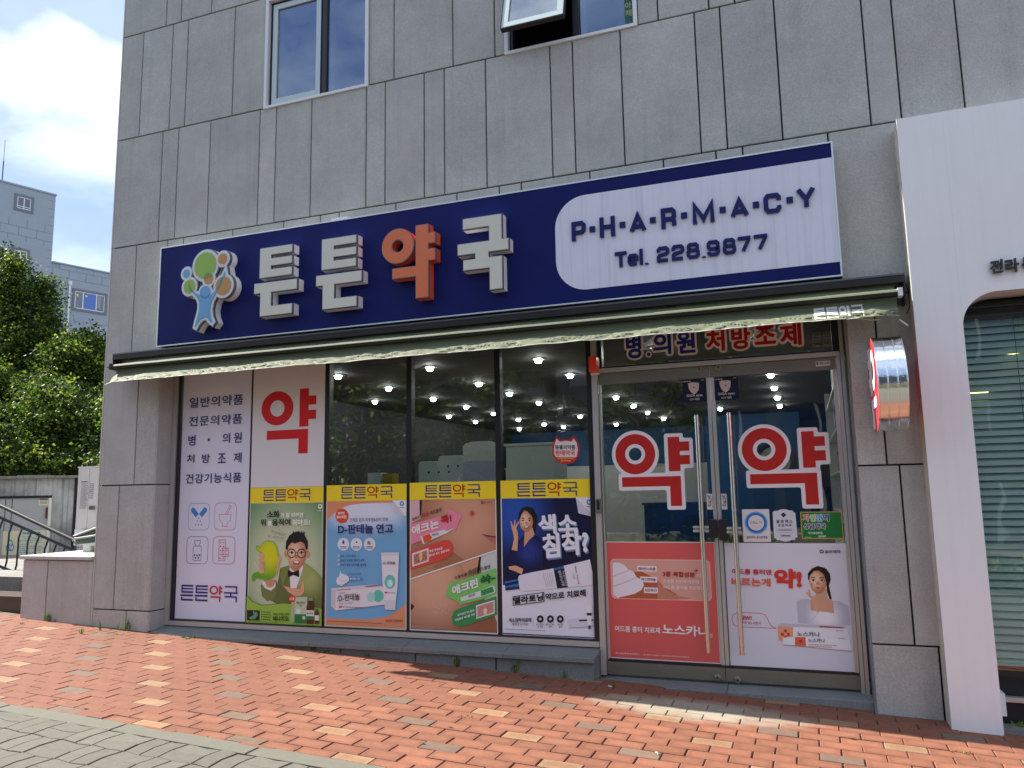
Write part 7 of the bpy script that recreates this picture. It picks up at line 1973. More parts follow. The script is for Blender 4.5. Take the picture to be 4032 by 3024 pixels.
# ---- CCTV stickers
for nm_, q, sh in [('left',[(-0.8665,2.3984),(-0.6828,2.3958),(-0.6824,2.2197),(-0.868,2.2226)],[(-0.8214,2.3674),(-0.7978,2.3737),(-0.776,2.3742),(-0.7517,2.3706),(-0.7351,2.3667),(-0.7365,2.3395),(-0.7416,2.312),(-0.7557,2.2906),(-0.7759,2.2779),(-0.7912,2.2858),(-0.8067,2.3035),(-0.8178,2.3279)]),('right',[(-0.6222,2.4001),(-0.4333,2.3982),(-0.4337,2.2175),(-0.6142,2.2212)],[(-0.5757,2.3692),(-0.5528,2.3746),(-0.5343,2.3747),(-0.5079,2.373),(-0.4901,2.3698),(-0.4904,2.3456),(-0.495,2.3185),(-0.5097,2.2919),(-0.5302,2.2781),(-0.547,2.286),(-0.562,2.3034),(-0.5724,2.3317)])]:
    t = thing('security_sticker', 'square navy CCTV sticker with a white shield, on the %s door leaf' % nm_, 'sticker', (q[3][0], .233, q[3][1]), 'navy CCTV stickers')
    pr = Print(t, .2345)
    xa, xb = min(v[0] for v in q), max(v[0] for v in q); za, zb = min(v[1] for v in q), max(v[1] for v in q)
    pr.poly('sheet', [(xa, za), (xb, za), (xb, zb), (xa, zb)], '#0a1030')
    pr.poly('shield', sh, '#cdbfbd')
    cx = sum(v[0] for v in sh) / len(sh); cz = sum(v[1] for v in sh) / len(sh)
    for k_ in range(6):
        a = k_ * math.pi / 3 + .3
        pr.line('shield', [(cx + .008 * math.cos(a + 1), cz + .008 * math.sin(a + 1)), (cx + .036 * math.cos(a), cz + .042 * math.sin(a))], .0012, '#6f6668')
    pr.poly('shield', circ(cx, cz, .006, 8), '#14183a')
    w_ = xb - xa; h_ = zb - za
    pr.text('lettering', 'GiGA eyes', [(xa + .16 * w_, za + .19 * h_), (xa + .84 * w_, za + .19 * h_), (xa + .16 * w_, za + .33 * h_)], '#cfc9c8', .02)
    pr.text('lettering', 'CCTV 작동중', [(xa + .29 * w_, za + .05 * h_), (xa + .71 * w_, za + .05 * h_), (xa + .29 * w_, za + .15 * h_)], '#cfc9c8', .02)
    fineprint(pr, 'lettering', xa + .03 * w_, xa + .37 * w_, za + .9 * h_, .05 * h_, '#b9b3b3', 90)
    fineprint(pr, 'lettering', xa + .82 * w_, xa + .95 * w_, za + .92 * h_, .04 * h_, '#b9b3b3', 91)
    pr.done()
# ---- pull labels, header label
for nm_, q in [('left',[(-0.7178,1.4861),(-0.6764,1.4877),(-0.6773,1.3669),(-0.7197,1.3651)]),('right',[(-0.6096,1.4844),(-0.5687,1.4859),(-0.5646,1.3658),(-0.6075,1.364)])]:
    t = thing('pull_label', 'small white upright pull label on the %s door leaf next to the middle stile' % nm_, 'label', (q[3][0], .2105, q[3][1]), 'small white pull labels')
    pr = Print(t, .2118)
    xa, xb = (q[0][0] + q[3][0]) / 2, (q[1][0] + q[2][0]) / 2; za, zb = q[3][1], q[0][1]
    pr.poly('sheet', [(xa, za), (xb, za), (xb, zb), (xa, zb)], '#dcd9d9')
    for i, ch in enumerate('당기세요'):
        zc_ = zb - (zb - za) * (.16 + .18 * i)
        pr.text('lettering', ch, [(xa + .006, zc_ - .012), (xb - .007, zc_ - .012), (xa + .006, zc_ + .010)], '#2b2b38', .03)
    pr.done()
q = [(0.1442,2.4705),(0.2478,2.4692),(0.2471,2.43),(0.1446,2.431)]
t = thing('church_label', 'tiny white label on the steel rail at the top right of the door', 'label', (q[3][0], .2, q[3][1]))
pr = Print(t, .2046); xa, xb, za, zb = q[0][0], q[1][0], q[3][1], q[0][1]
pr.poly('sheet', rrect(xa, xb, za, zb, .004, 2), '#d5d8d6'); pr.poly('artwork', [(xa + .006, za + .012), (xa + .02, za + .012), (xa + .02, zb - .006), (xa + .006, zb - .006)], '#3c8a6a')
pr.text('lettering', '중인교회', [(xa + .026, za + .012), (xb - .006, za + .012), (xa + .026, zb - .008)], '#3a3a3a', .02)
pr.done()
# ---- three partner stickers above the right poster
PYY = .2298
a_, = [[(-0.4654,1.3628),(-0.2648,1.3628),(-0.2646,1.1181),(-0.4603,1.1157)]]
t = thing('partner_sticker', 'white card sticker with a glowing blue ring on the right door leaf', 'sticker', (a_[3][0], .233, a_[3][1]))
pr = Print(t, .2345); xa, xb, za, zb = a_[0][0] + .004, a_[1][0] + .004, a_[3][1], a_[0][1]
pr.poly('sheet', rrect(xa, xb, za, zb, .006, 2), '#e3dcdc')
cx, cz = (xa + xb) / 2, za + (zb - za) * .585
for i, (ra, rb, col) in enumerate(((.088, .083, '#b4d2ee'), (.083, .076, '#6ea9e0'), (.076, .067, '#2f7fd0'), (.067, .059, '#1f5fb4'))):
    pr.ring('ring', circ(cx, cz, ra, 32), circ(cx, cz, rb, 32), col)
pr.text('lettering', 'CELL TI', [(cx - .042, cz - .007), (cx + .042, cz - .007), (cx - .042, cz + .010)], '#4a5a72', .005)
pr.text('lettering', '셀티아이 공식판매점', [(xa + .024, za + .025), (xb - .024, za + .025), (xa + .024, za + .045)], '#2b3a5a', .02)
pr.done()
g = [(-0.2356,1.3373),(-0.2218,1.3488),(-0.2013,1.3486),(-0.1784,1.3581),(-0.1559,1.361),(-0.1321,1.3569),(-0.1159,1.3506),(-0.0901,1.3496),(-0.0873,1.3361),(-0.0746,1.334),(-0.0705,1.1521),(-0.0865,1.1482),(-0.0875,1.1329),(-0.1095,1.1317),(-0.1338,1.1251),(-0.1581,1.1201),(-0.1818,1.1249),(-0.2036,1.1306),(-0.2185,1.1306),(-0.2213,1.144),(-0.2361,1.1459)]
t = thing('partner_sticker', 'white scalloped badge sticker between the blue ring card and the green plate', 'sticker', (g[14][0], .233, g[14][1]))
pr = Print(t, .2345); pr.poly('sheet', inset(g, -.002), '#6f8f90'); pr.poly('sheet', g, '#d8d9e2')
cx = (g[4][0] + g[15][0]) / 2
q = (-0.1586,1.3185)
for (dx, dz) in ((0, .005), (0, -.005), (.005, 0), (-.005, 0)):
    pr.poly('artwork', rrect(q[0] + dx * 1.8 - .008, q[0] + dx * 1.8 + .008, q[1] + dz * 1.8 - .008, q[1] + dz * 1.8 + .008, .002, 1), '#1f2a5c')
for s_, q in [('셀 로 맥 스',[(-0.2151,1.2577),(-0.0978,1.2581),(-0.2136,1.2817)]),('상 담 약 국',[(-0.2041,1.2315),(-0.1079,1.232),(-0.2029,1.2507)]),('Cellromax',[(-0.1901,1.1575),(-0.1177,1.1584),(-0.1892,1.1721)])]:
    pr.text('lettering', s_, q, '#27304e', .02)
q = [(-0.2163,1.2133),(-0.0922,1.2143),(-0.0924,1.1883),(-0.2157,1.1875)]; pr.line('lettering', q, .001, '#3a4460', True)
fineprint(pr, 'lettering', q[0][0] + .012, q[1][0] - .012, q[0][1] - .007, .003, '#3a4460', 92); fineprint(pr, 'lettering', q[0][0] + .010, q[1][0] - .010, q[0][1] - .011, .003, '#3a4460', 93)
pr.done()
g = [(-0.0423,1.3407),(0.2482,1.3382),(0.2497,1.1352),(-0.0414,1.1407)]
t = thing('partner_sticker', 'green plate sticker with gold edge and rainbow lettering on the right door leaf', 'sticker', (g[3][0], .233, g[3][1]))
pr = Print(t, .2345); xa, xb, za, zb = g[0][0] + .003, g[1][0] + .003, g[3][1], g[0][1]
pr.poly('sheet', rrect(xa, xb, za, zb, .004, 2), '#c9a53c'); pr.poly('sheet', [(xa + .006, za + .006), (xb - .006, za + .006), (xb - .006, zb - .006), (xa + .006, zb - .006)], '#1f7a38')
for s_, q, c_ in [('자',[(-0.0238,1.2704),(0.0223,1.2702),(-0.0215,1.3221)],0),('연',[(0.027,1.2702),(0.0657,1.27),(0.0293,1.3217)],1),('면',[(0.0704,1.27),(0.1099,1.2698),(0.0727,1.3214)],2),('역',[(0.1146,1.2698),(0.1575,1.2696),(0.117,1.3211)],3),('상담약국',[(-0.0222,1.2112),(0.132,1.211),(-0.0213,1.254)],4),('약국영양처방',[(0.0062,1.175),(0.1088,1.1751),(0.0062,1.1914)],5)]:
    if c_ < 5:
        pr.halo('lettering', s_, q, '#e6e8ea', .0032, 8, .03)
    pr.text('lettering', s_, q, ['#e0603c', '#9fd05a', '#4fa3dc', '#28308a', '#1a2350', '#e6e8ea'][int(c_)], .04)
pr.poly('lettering', [(0.0767,1.1664),(0.1305,1.1672),(0.1301,1.1522),(0.0764,1.1513)], '#9fc9a8')
fineprint(pr, 'lettering', xa + .026, xa + .068, za + .0095, .006, '#9fc9a8', 94)
pr.done()
# ---- cat-head animal medicine sticker on the pane
g = [(-1.9773,1.8939),(-1.9672,1.9364),(-1.9388,1.9941),(-1.9063,1.9553),(-1.8584,1.9619),(-1.8143,1.9538),(-1.7879,1.9899),(-1.7491,1.9278),(-1.7412,1.8642),(-1.7527,1.8118),(-1.7868,1.7708),(-1.8367,1.7533),(-1.8919,1.755),(-1.9466,1.7863),(-1.9767,1.8299)]
t = thing('cat_sticker', 'red rimmed cat-head shaped sticker high on the pane left of the door', 'sticker', (g[11][0], .233, g[11][1]))
pr = Print(t, .2345); pr.poly('sheet', g, '#c8232b'); pr.poly('sheet', inset(g, .014), '#e2dcda')
pr.poly('sheet', [(-1.9704,1.8137),(-1.7539,1.8066),(-1.7867,1.7729),(-1.8366,1.7565),(-1.8918,1.7581),(-1.9443,1.7884)], '#c8232b')
for s_, q, c_ in [('동물의약품',[(-1.9531,1.877),(-1.7761,1.8707),(-1.9543,1.9166)],0),('판매약국',[(-1.9522,1.8258),(-1.7798,1.8201),(-1.9533,1.8717)],1),('반려동물 심장약 약국에서',[(-1.9352,1.7945),(-1.7939,1.79),(-1.9349,1.8072)],2),('상담·구매하세요',[(-1.908,1.7745),(-1.8197,1.7718),(-1.9076,1.7872)],2)]:
    pr.text('lettering', s_, q, ['#2a2424', '#cc2a30', '#e8c86a'][int(c_)], .03)
pr.done()

# ================================================================ LEFT OF THE BUILDING
PW = thing('planter_wall', 'low granite wall with a flat coping joined to the left corner of the pharmacy', 'wall', (-7.3, 0, gz(-7.3)))
for a, c in ((-7.785, -7.427), (-7.427, -6.80)):
    panel(a, c, gz(a) - .08, .918, -.002, .028, M_STONE, PW)
b = MB(); b.box(-7.78, -6.80, .0285, 1.3, .2, .915, M_STONED); b.build('wall_core', PW)
b = MB(); b.slab(-7.81, -6.802, -.03, 1.35, .920, .958, M_STONE); b.build('coping', PW)
# upper terrace, steps and concrete behind
M_WOOD = mat('dark_wood', (.055, .035, .025), rough=.5, var=.2, vscale=8)
b = MB(); b.box(-14, -7.79, .62, 6.0, -.2, .655, M_CONC); o = b.build('concrete_terrace', kind='structure')
t = thing('wooden_deck', 'dark wooden step edge at the far left beside the low granite wall', 'deck', (-8.6, .2, gz(-8.6)))
for i in range(3):
    b = MB(); b.box(-9.6, -7.83, .2 + .125 * i, .315 + .125 * i, .47, .50, M_WOOD); b.build('deck_board', t)
b = MB(); b.box(-9.6, -7.83, .215, .24, .33, .469, M_WOOD); b.build('fascia', t)
b = MB(); b.box(-9.5, -9.4, .26, .5, .2, .468, M_WOOD); b.box(-7.98, -7.88, .26, .5, .2, .468, M_WOOD); b.build('joist', t)
M_RAIL = mat('grey_handrail', (.018, .021, .025), rough=.5, spec=.25)
t = thing('stair_railing', 'dark grey stair railing sloping down to the low granite wall', 'railing', (-9.3, 1.3, .65))
def rl(p0, p1, x):
    return p0[1] + (p1[1] - p0[1]) * (x - p0[0]) / (p1[0] - p0[0])
HR = ((-9.938, 1.481), (-8.572, 1.027)); SR = ((-9.922, 1.322), (-8.489, .878)); LR = ((-9.857, .694), (-9.429, .581))
for nm_, (p0, p1), r_ in (('handrail', HR, .026), ('upper_rail', SR, .018), ('lower_rail', LR, .018)):
    xa, xb = -10.6, (-8.45 if nm_ != 'lower_rail' else -8.5)
    b = MB(); b.tube([(xa, 1.3, rl(p0, p1, xa)), (xb, 1.3, rl(p0, p1, xb))], r_, M_RAIL, 12); b.build(nm_, t)
for xx in (-10.25, -10.05, -9.86, -9.68, -9.50, -9.335, -9.19, -9.03, -8.88, -8.735, -8.6):
    zt_, zb_ = rl(*SR, xx), rl(*LR, xx)
    b = MB(); b.tube([(xx, 1.3, zt_), (xx - .055, 1.3, zt_ - .13), (xx - .06, 1.3, zb_ + .12), (xx - .115 + .02, 1.3, zb_)], .0115, M_RAIL, 8); b.build('baluster', t)
# outdoor unit / meter cabinet on the wall
t = thing('utility_cabinet', 'pale grey utility cabinet with notices standing on the low wall behind the corner', 'cabinet', (-7.3, .5, .958))
M_CABG = mat('cabinet_grey', (.66, .66, .64), rough=.5, var=.04)
b = MB(); b.box(-7.655, -7.0, .5, .85, 1.21, 1.885, M_CABG); b.build('body', t)
b = MB(); b.box(-7.665, -6.99, .492, .86, 1.886, 1.90, M_WHITEFR); b.build('lid', t)
b = MB(); b.box(-7.645, -7.482, .490, .4995, 1.215, 1.88, M_CABG); b.build('door', t)
b = MB(); b.box(-7.474, -7.01, .490, .4995, 1.215, 1.88, M_CABG); b.build('door', t)
b = MB(); b.box(-7.66, -7.0, .495, .85, 1.03, 1.205, M_WHITEFR); b.build('lower_box', t)
b = MB(); b.box(-7.545, -7.44, .52, .75, .96, 1.028, M_WHITEFR); b.box(-7.42, -7.05, .55, .8, .96, 1.028, M_CABG); b.build('foot', t)
pr = Print(t, .4895)
for i in range(13):
    z_ = 1.70 - i * .022
    fineprint(pr, 'notice', -7.59, -7.50 + .01 * (i % 3), z_, .010, '#8b8b8d', 200 + i)
    if i < 8: fineprint(pr, 'notice', -7.465, -7.40, z_, .010, '#8b8b8d', 230 + i)
pr.poly('notice', [(-7.59, 1.725), (-7.49, 1.725), (-7.49, 1.735), (-7.59, 1.735)], '#4a4a4c')
pr.poly('notice', [(-7.45, 1.42), (-7.36, 1.42), (-7.36, 1.46), (-7.45, 1.46)], '#5f5552')
pr.done()
t = thing('cable_bundle', 'bundle of black and green hoses looped in front of the utility cabinet', 'cables', (-7.4, .4, 1.1))
for i, (m_, r_) in enumerate(((M_BLACKFR, .016), (mat('green_hose', (.03, .22, .06), rough=.5), .008), (M_BLACKFR, .012), (mat('grey_hose', (.3, .3, .3), rough=.6), .014))):
    b = MB(); z_ = 1.10 + i * .018
    b.tube([(-7.0, .44, z_ + .1), (-7.3, .43, z_ + .06), (-7.50, .42, z_ + .0), (-7.57, .41, z_ - .02), (-7.52, .40, z_ - .045), (-7.3, .40, z_ - .02), (-7.05, .41, z_ + .02)], r_, m_, 8); b.build('hose', t, smooth=True)
# trash enclosure
SHD = Vector((.867, .5)); SO = Vector((-13, 3.0)); SN = Vector((.5, -.867))
t = thing('refuse_shed', 'stained grey concrete refuse shed with a metal door and a yellowed notice board', 'shed', (-12.2, 3.4, .5))
def sbox(mb, s0, s1, d0, d1, z0, z1, m):
    i = len(mb.v); k_ = mb.mid(m)
    for z in (z0, z1):
        for (s_, d_) in ((s0, d0), (s1, d0), (s1, d1), (s0, d1)):
            q = SO + SHD * s_ - SN * d_
            mb.v.append((q.x, q.y, z))
    for f in ((0, 3, 2, 1), (4, 5, 6, 7), (0, 1, 5, 4), (1, 2, 6, 5), (2, 3, 7, 6), (3, 0, 4, 7)):
        mb.f.append(tuple(i + q for q in f)); mb.mi.append(k_)
M_STAIN = mat('stained_concrete', (.34, .35, .35), rough=.9, var=.75, vscale=1.6, bump=.4, bscale=30, streak=.55)
M_MDOOR = mat('painted_metal_door', (.36, .37, .38), rough=.5, var=.08)
b = MB(); sbox(b, -1.5, 1.64, 0, 2.0, -.1, 1.90, M_STAIN); b.build('wall', t)
for i in range(7):
    b = MB(); sbox(b, -1.6 + i * .475, -1.6 + i * .475 + .465, -.09, 2.1, 1.905, 1.95 + .01 * (i % 2), M_CONC); b.build('roof_slab', t)
b = MB(); sbox(b, 1.645, 1.70, -.02, .08, .3, 1.90, M_BLACKFR); b.build('drain_pipe', t)
b = MB(); sbox(b, -.8, 1.31, -.03, -.001, .30, 1.62, M_MDOOR); dd = b.build('metal_door', t)
b = MB(); sbox(b, -.8, 1.31, -.05, -.031, 1.58, 1.62, M_RAIL); sbox(b, 1.27, 1.31, -.05, -.031, .3, 1.579, M_CABG); b.build('door_frame', dd)
for s_ in (.60, .70):
    b = MB(); sbox(b, s_, s_ + .008, -.036, -.0305, .3, 1.57, M_BLACKFR); b.build('door_seam', dd)
M_RUST = mat('rust', (.10, .03, .015), rough=.9, var=.4, vscale=30)
b = MB(); sbox(b, 1.235, 1.262, -.06, -.0505, 1.24, 1.42, M_RUST); b.build('hinge', dd)
def sprint(part, name, s0, s1, z0, z1, col, d=-.034):
    b = MB(); sbox(b, s0, s1, d - .003, d, z0, z1, pm(col)); return b
b = sprint('', 'notice', 1.11, 1.258, 1.456, 1.57, '#d6d2c0'); 
for q in range(4):
    sbox(b, 1.125, 1.245, -.039, -.0375, 1.545 - q * .022, 1.553 - q * .022, pm('#55534a'))
sbox(b, 1.12, 1.25, -.039, -.0375, 1.548, 1.566, pm('#3c3b35'))
b.build('notice', dd)
b = sprint('', 'board', .60, 1.262, .512, 1.045, '#cfc9ae'); b.build('notice_board', dd)
b = MB(); sbox(b, .59, 1.27, -.036, -.034, .50, 1.055, pm('#a9a58e'))
rr5 = random.Random(4)
for q in range(11):
    z_ = .62 + q * .032
    s_ = .84
    while s_ < 1.2:
        w_ = rr5.uniform(.02, .08)
        if rr5.random() < .75: sbox(b, s_, s_ + w_, -.0395, -.0375, z_, z_ + .014, pm('#7fa9b8'))
        s_ += w_ + .012
for q in range(5):
    sbox(b, .90 + q * .055, .945 + q * .055, -.0395, -.0375, .985, 1.022, pm('#4d8fb5'))
for a in (90, 210, 330):       # three-lobed hazard mark
    ca, sa = math.cos(R(a)), math.sin(R(a))
    for k_ in range(9):
        a0 = R(a - 150 + k_ * 33.3); 
        cs_, cz_ = .72 + .028 * ca + .032 * math.cos(a0), .80 + .045 * sa + .05 * math.sin(a0)
        sbox(b, cs_ - .007, cs_ + .007, -.0395, -.0375, cz_ - .012, cz_ + .012, pm('#3f86b8'))
b.build('notice_print', dd)

# ---- far pale building beyond the trees
FO = Vector((-45.309, 30.0)); FD = Vector((math.sin(R(19)), math.cos(R(19)))); FN = Vector((FD.y, -FD.x))
FB = thing('grey_panel_building', 'pale blue-grey panelled building with a stair tower rising beyond the trees', 'building', (FO.x, FO.y, .5))
def fbox(mb, s0, s1, d0, d1, z0, z1, m):
    i = len(mb.v); k_ = mb.mid(m)
    for z in (z0, z1):
        for (s_, d_) in ((s0, d0), (s1, d0), (s1, d1), (s0, d1)):
            q = FO + FD * s_ - FN * d_
            mb.v.append((q.x, q.y, z))
    for f in ((0, 3, 2, 1), (4, 5, 6, 7), (0, 1, 5, 4), (1, 2, 6, 5), (2, 3, 7, 6), (3, 0, 4, 7)):
        mb.f.append(tuple(i + q for q in f)); mb.mi.append(k_)
M_FP = mat('pale_facade_panel', (.30, .36, .44), rough=.6, rnd=.012, var=.03, vscale=.6)
M_FPD = mat('dark_facade_joint', (.26, .315, .39), rough=.7)
M_FPF = mat('dark_window_surround', (.15, .175, .21), rough=.6)
M_FGL = mat('far_glass', (.03, .06, .14), rough=.05, spec=1.0)
M_FGB = mat('blue_blind', (.06, .16, .52), rough=.3)
b = MB(); fbox(b, -8, -.02, .03, 9, .2, 21.6, M_FPD); fbox(b, -.019, 11, .03, 9, .2, 17.05, M_FPD); b.build('wall_core', FB)
wins = [(-2.42, -1.31, 20.0, 21.1, 0), (-2.39, -1.32, 16.45, 17.57, 0), (1.36, 3.6, 14.1, 15.6, 1), (1.36, 3.6, 10.9, 12.4, 1), (5.6, 7.8, 14.1, 15.6, 1)]
def hitswin(a, c, z0, z1):
    return any(a < w_[1] and c > w_[0] and z0 < w_[3] and z1 > w_[2] for w_ in wins)
z = 10.0; rowi = 0
shared = {}
while z < 21.5:
    a = -7.9 - (.45 if rowi % 2 else 0)
    while a < 10.9:
        c = a + 1.05; z1 = z + .56
        top = 21.6 if a < -.1 else 17.05
        if a < -.02 < c:
            c = -.02 if z >= 16.6 else c
        if z < top - .1 and a >= -7.9 - .01 or (z < top - .1 and c > -7.9):
            a_ = max(a, -7.95); z1_ = min(z1, top)
            if not hitswin(a_, c, z, z1_):
                b = MB(); fbox(b, a_ + .012, c - .012, -.0, .028, z + .01, z1_ - .01, M_FP); b.build('facade_panel', FB)
        a += 1.05
    z += .56; rowi += 1
b = MB(); fbox(b, -8.02, .03, -.05, 9, 21.61, 21.72, M_FP); fbox(b, .031, 11, -.05, 9, 17.06, 17.16, M_FP); b.build('parapet', FB)
for (a, c, z0, z1, ty) in wins:
    # pieces of cladding round each window up to the surrounding panel grid, then a dark surround, frame and panes
    b = MB(); fbox(b, a - .95, c + .95, .002, .026, z0 - .5, z1 + .5, M_FP); b.build('facade_panel', FB)
    b = MB(); fbox(b, a, c, -.05, .0015, z0, z0 + .16, M_FPF); fbox(b, a, c, -.05, .0015, z1 - .16, z1, M_FPF)
    fbox(b, a, a + .16, -.05, .0015, z0 + .161, z1 - .161, M_FPF); fbox(b, c - .16, c, -.05, .0015, z0 + .161, z1 - .161, M_FPF)
    wo = b.build('window', FB)
    b = MB(); e = .05; A, C_, Z0_, Z1_ = a + .162, c - .162, z0 + .162, z1 - .162
    fbox(b, A, C_, -.03, .0, Z0_, Z0_ + e, M_WHITEFR); fbox(b, A, C_, -.03, .0, Z1_ - e, Z1_, M_WHITEFR)
    fbox(b, A, A + e, -.03, .0, Z0_, Z1_, M_WHITEFR); fbox(b, C_ - e, C_, -.03, .0, Z0_, Z1_, M_WHITEFR)
    ms_ = [(A + C_) / 2] if ty == 0 else [A + (C_ - A) * .27, A + (C_ - A) * .72]
    for m_ in ms_:
        fbox(b, m_ - .03, m_ + .03, -.031, .0, Z0_ + e, Z1_ - e, M_WHITEFR)
    if ty == 0: fbox(b, A + e, C_ - e, -.032, .0, Z0_ + .14, Z0_ + .18, M_WHITEFR)
    b.build('window_frame', wo)
    xs_ = [A + e] + ms_ + [C_ - e]
    for k_ in range(len(xs_) - 1):
        b = MB(); fbox(b, xs_[k_], xs_[k_ + 1], -.012, -.002, Z0_ + e, Z1_ - e, M_FGB if (ty == 1 and k_ == 1) else M_FGL); b.build('pane', wo)
    if ty == 1:
        b = MB(); fbox(b, xs_[2] + .1, xs_[2] + .3, -.0135, -.0125, Z0_ + .25, Z1_ - e, mat('far_curtain', (.30, .33, .36), rough=.8)); b.build('curtain', wo)
b = MB(); fbox(b, 1.10, 1.20, -.12, -.02, 10, 15.75, M_WHITEFR); fbox(b, 1.05, 1.25, -.16, -.01, 15.76, 16.0, M_WHITEFR); b.build('downpipe', FB)
b = MB(); q = FO + FD * -3.03 - FN * .5; b.tube([(q.x, q.y, 21.7), (q.x, q.y, 23.2)], .035, M_RAIL, 6); b.tube([(q.x, q.y, 23.2), (q.x, q.y, 24.6)], .015, M_RAIL, 6); b.build('antenna', FB)

# ---- trees
M_LEAFS = [mat('leaf_green_%s' % n_, c_, rough=.55, spec=.3, trans=.35) for n_, c_ in
           (('a', (.11, .185, .022)), ('b', (.03, .062, .011)), ('c', (.25, .32, .045)), ('d', (.014, .034, .009)))]
M_BARK = mat('bark', (.05, .04, .032), rough=.95, var=.3, vscale=12, bump=.5, bscale=30)
import numpy as np
def crown_mesh(seed, nb, h, rad, spray, leafs, leaf, prof):
    """crown of drooping sprays round a trunk; every leaf is a small bent quad"""
    r = random.Random(seed); g = np.random.default_rng(seed)
    limbs = []; C_ = []
    for i in range(nb):
        t = (i + r.random()) / nb
        z = h * (.12 + .88 * t)
        rr2 = rad * prof(t) * r.uniform(.55, 1.12)
        a = i * 2.39996 + r.uniform(-.5, .5)
        tip = Vector((math.cos(a) * rr2, math.sin(a) * rr2, z + rr2 * r.uniform(-.02, .35)))
        base = Vector((0, 0, z - rr2 * .25))
        limbs.append((base, tip))
        ns = max(3, int(spray * (0.35 + rr2 / rad)))
        u = g.uniform(.3, 1.0, (ns, 1)) ** .7
        c = np.array(base) * (1 - u) + np.array(tip) * u + g.normal(0, 1, (ns, 3)) * (rad * .075) * np.array([1, 1, .7])
        C_.append(c)
    c = np.concatenate(C_); n = len(c)
    sz = g.uniform(.6, 1.25, (n, 1, 1))
    mi = np.repeat(g.choice(4, n, p=[4 / 15, 5 / 15, 2 / 15, 4 / 15]), leafs)
    ax = g.normal(0, 1, (n, 3)) * np.array([1, 1, .35]); ax /= np.linalg.norm(ax, axis=1, keepdims=True)
    l = (np.arange(leafs) - leafs / 2)[None, :, None]
    p = c[:, None, :] + ax[:, None, :] * l * leaf * .55 * sz + g.normal(0, 1, (n, leafs, 3)) * np.array([1, 1, .6]) * leaf * .75 * sz
    d = g.normal(0, 1, (n, leafs, 3)) * np.array([1, 1, .6]) + np.array([0, 0, -.25]); d /= np.linalg.norm(d, axis=2, keepdims=True); d *= leaf * g.uniform(.6, 1.1, (n, leafs, 1)) * sz
    s_ = np.cross(d, g.normal(0, 1, (n, leafs, 3))); s_ /= np.linalg.norm(s_, axis=2, keepdims=True) + 1e-9; s_ *= leaf * .30 * sz
    V = np.stack([p - s_ * .4, p + d * .5 + s_, p + d, p + d * .5 - s_], axis=2).reshape(-1, 3)
    m = n * leafs
    me = bpy.data.meshes.new('crown')
    me.vertices.add(m * 4); me.vertices.foreach_set('co', V.astype(np.float32).ravel())
    me.loops.add(m * 4); me.loops.foreach_set('vertex_index', np.arange(m * 4, dtype=np.int32))
    me.polygons.add(m); me.polygons.foreach_set('loop_start', np.arange(0, m * 4, 4, dtype=np.int32))
    for m_ in M_LEAFS: me.materials.append(m_)
    me.polygons.foreach_set('material_index', mi.astype(np.int32)); me.update(calc_edges=True); me.validate()
    return me, limbs
def tree(name, label, loc, h, rad, seed, nb=70, spray=26, leafs=7, leaf=.15, prof=None, trunk=.16, group=None):
    prof = prof or (lambda t: math.sin(math.pi * min(1, .18 + .80 * t)) ** .8)
    t = thing(name, label, 'tree', loc, group)
    me, limbs = crown_mesh(seed, nb, h, rad, spray, leafs, leaf, prof)
    o = bpy.data.objects.new('crown', me); COL.objects.link(o); o.parent = t
    b = MB(); L0 = Vector(loc); r = random.Random(seed)
    b.tube([L0 + Vector((r.uniform(-.08, .08) * i, r.uniform(-.08, .08) * i, h * .97 * i / 5)) for i in range(6)], [trunk * (1 - .17 * i) for i in range(6)], M_BARK, 8)
    b.build('trunk', t, smooth=True)
    b = MB()
    for (a, c) in limbs[::2]:
        b.tube([L0 + a, L0 + a.lerp(c, .5) + Vector((0, 0, -.05)), L0 + a.lerp(c, .9)], [trunk * .3, trunk * .18, trunk * .05], M_BARK, 5, False)
    b.build('limb', t)
    return t
def cone(t):
    return max(.05, ((1.0 - t) / .75) ** .95) if t > .25 else 1.0
G_T = 'dense green trees left of the pharmacy'
tree('tall_tree', 'tallest leafy green tree at the left edge of the view', (-21.6, 9.2, .3), 8.4, 2.3, 11, 130, 50, 13, 0.097, cone, group=G_T)
tree('tall_tree', 'pointed green tree second from the left edge, in front of the stair tower', (-20.2, 8.8, .3), 7.9, 2.0, 12, 120, 50, 13, 0.091, cone, group=G_T)
tree('tall_tree', 'leafy tree just left of the white downpipe of the far building', (-19.35, 9.1, .3), 7.3, 1.9, 13, 110, 50, 13, 0.091, cone, group=G_T)
tree('tall_tree', 'lower bright green tree touching the left edge of the pharmacy wall', (-17.3, 8.8, .3), 5.5, 1.7, 14, 110, 50, 13, 0.091, group=G_T)
tree('tall_tree', 'dark leafy tree behind the refuse shed between the taller trees', (-20.4, 11.0, .3), 5.8, 2.2, 15, 110, 50, 13, 0.103, group=G_T)
tree('round_bush', 'broad dark bush filling the gap right behind the refuse shed', (-16.4, 7.2, .3), 3.9, 2.3, 16, 90, 47, 13, 0.091)
tree('round_bush', 'leafy bush at the far left just over the roof of the refuse shed', (-18.6, 7.0, .3), 4.6, 2.2, 17, 90, 47, 13, 0.091)
tree('round_bush', 'green bush hugging the pharmacy corner above the utility cabinet', (-13.6, 7.6, .3), 4.0, 1.9, 18, 80, 47, 13, 0.085)

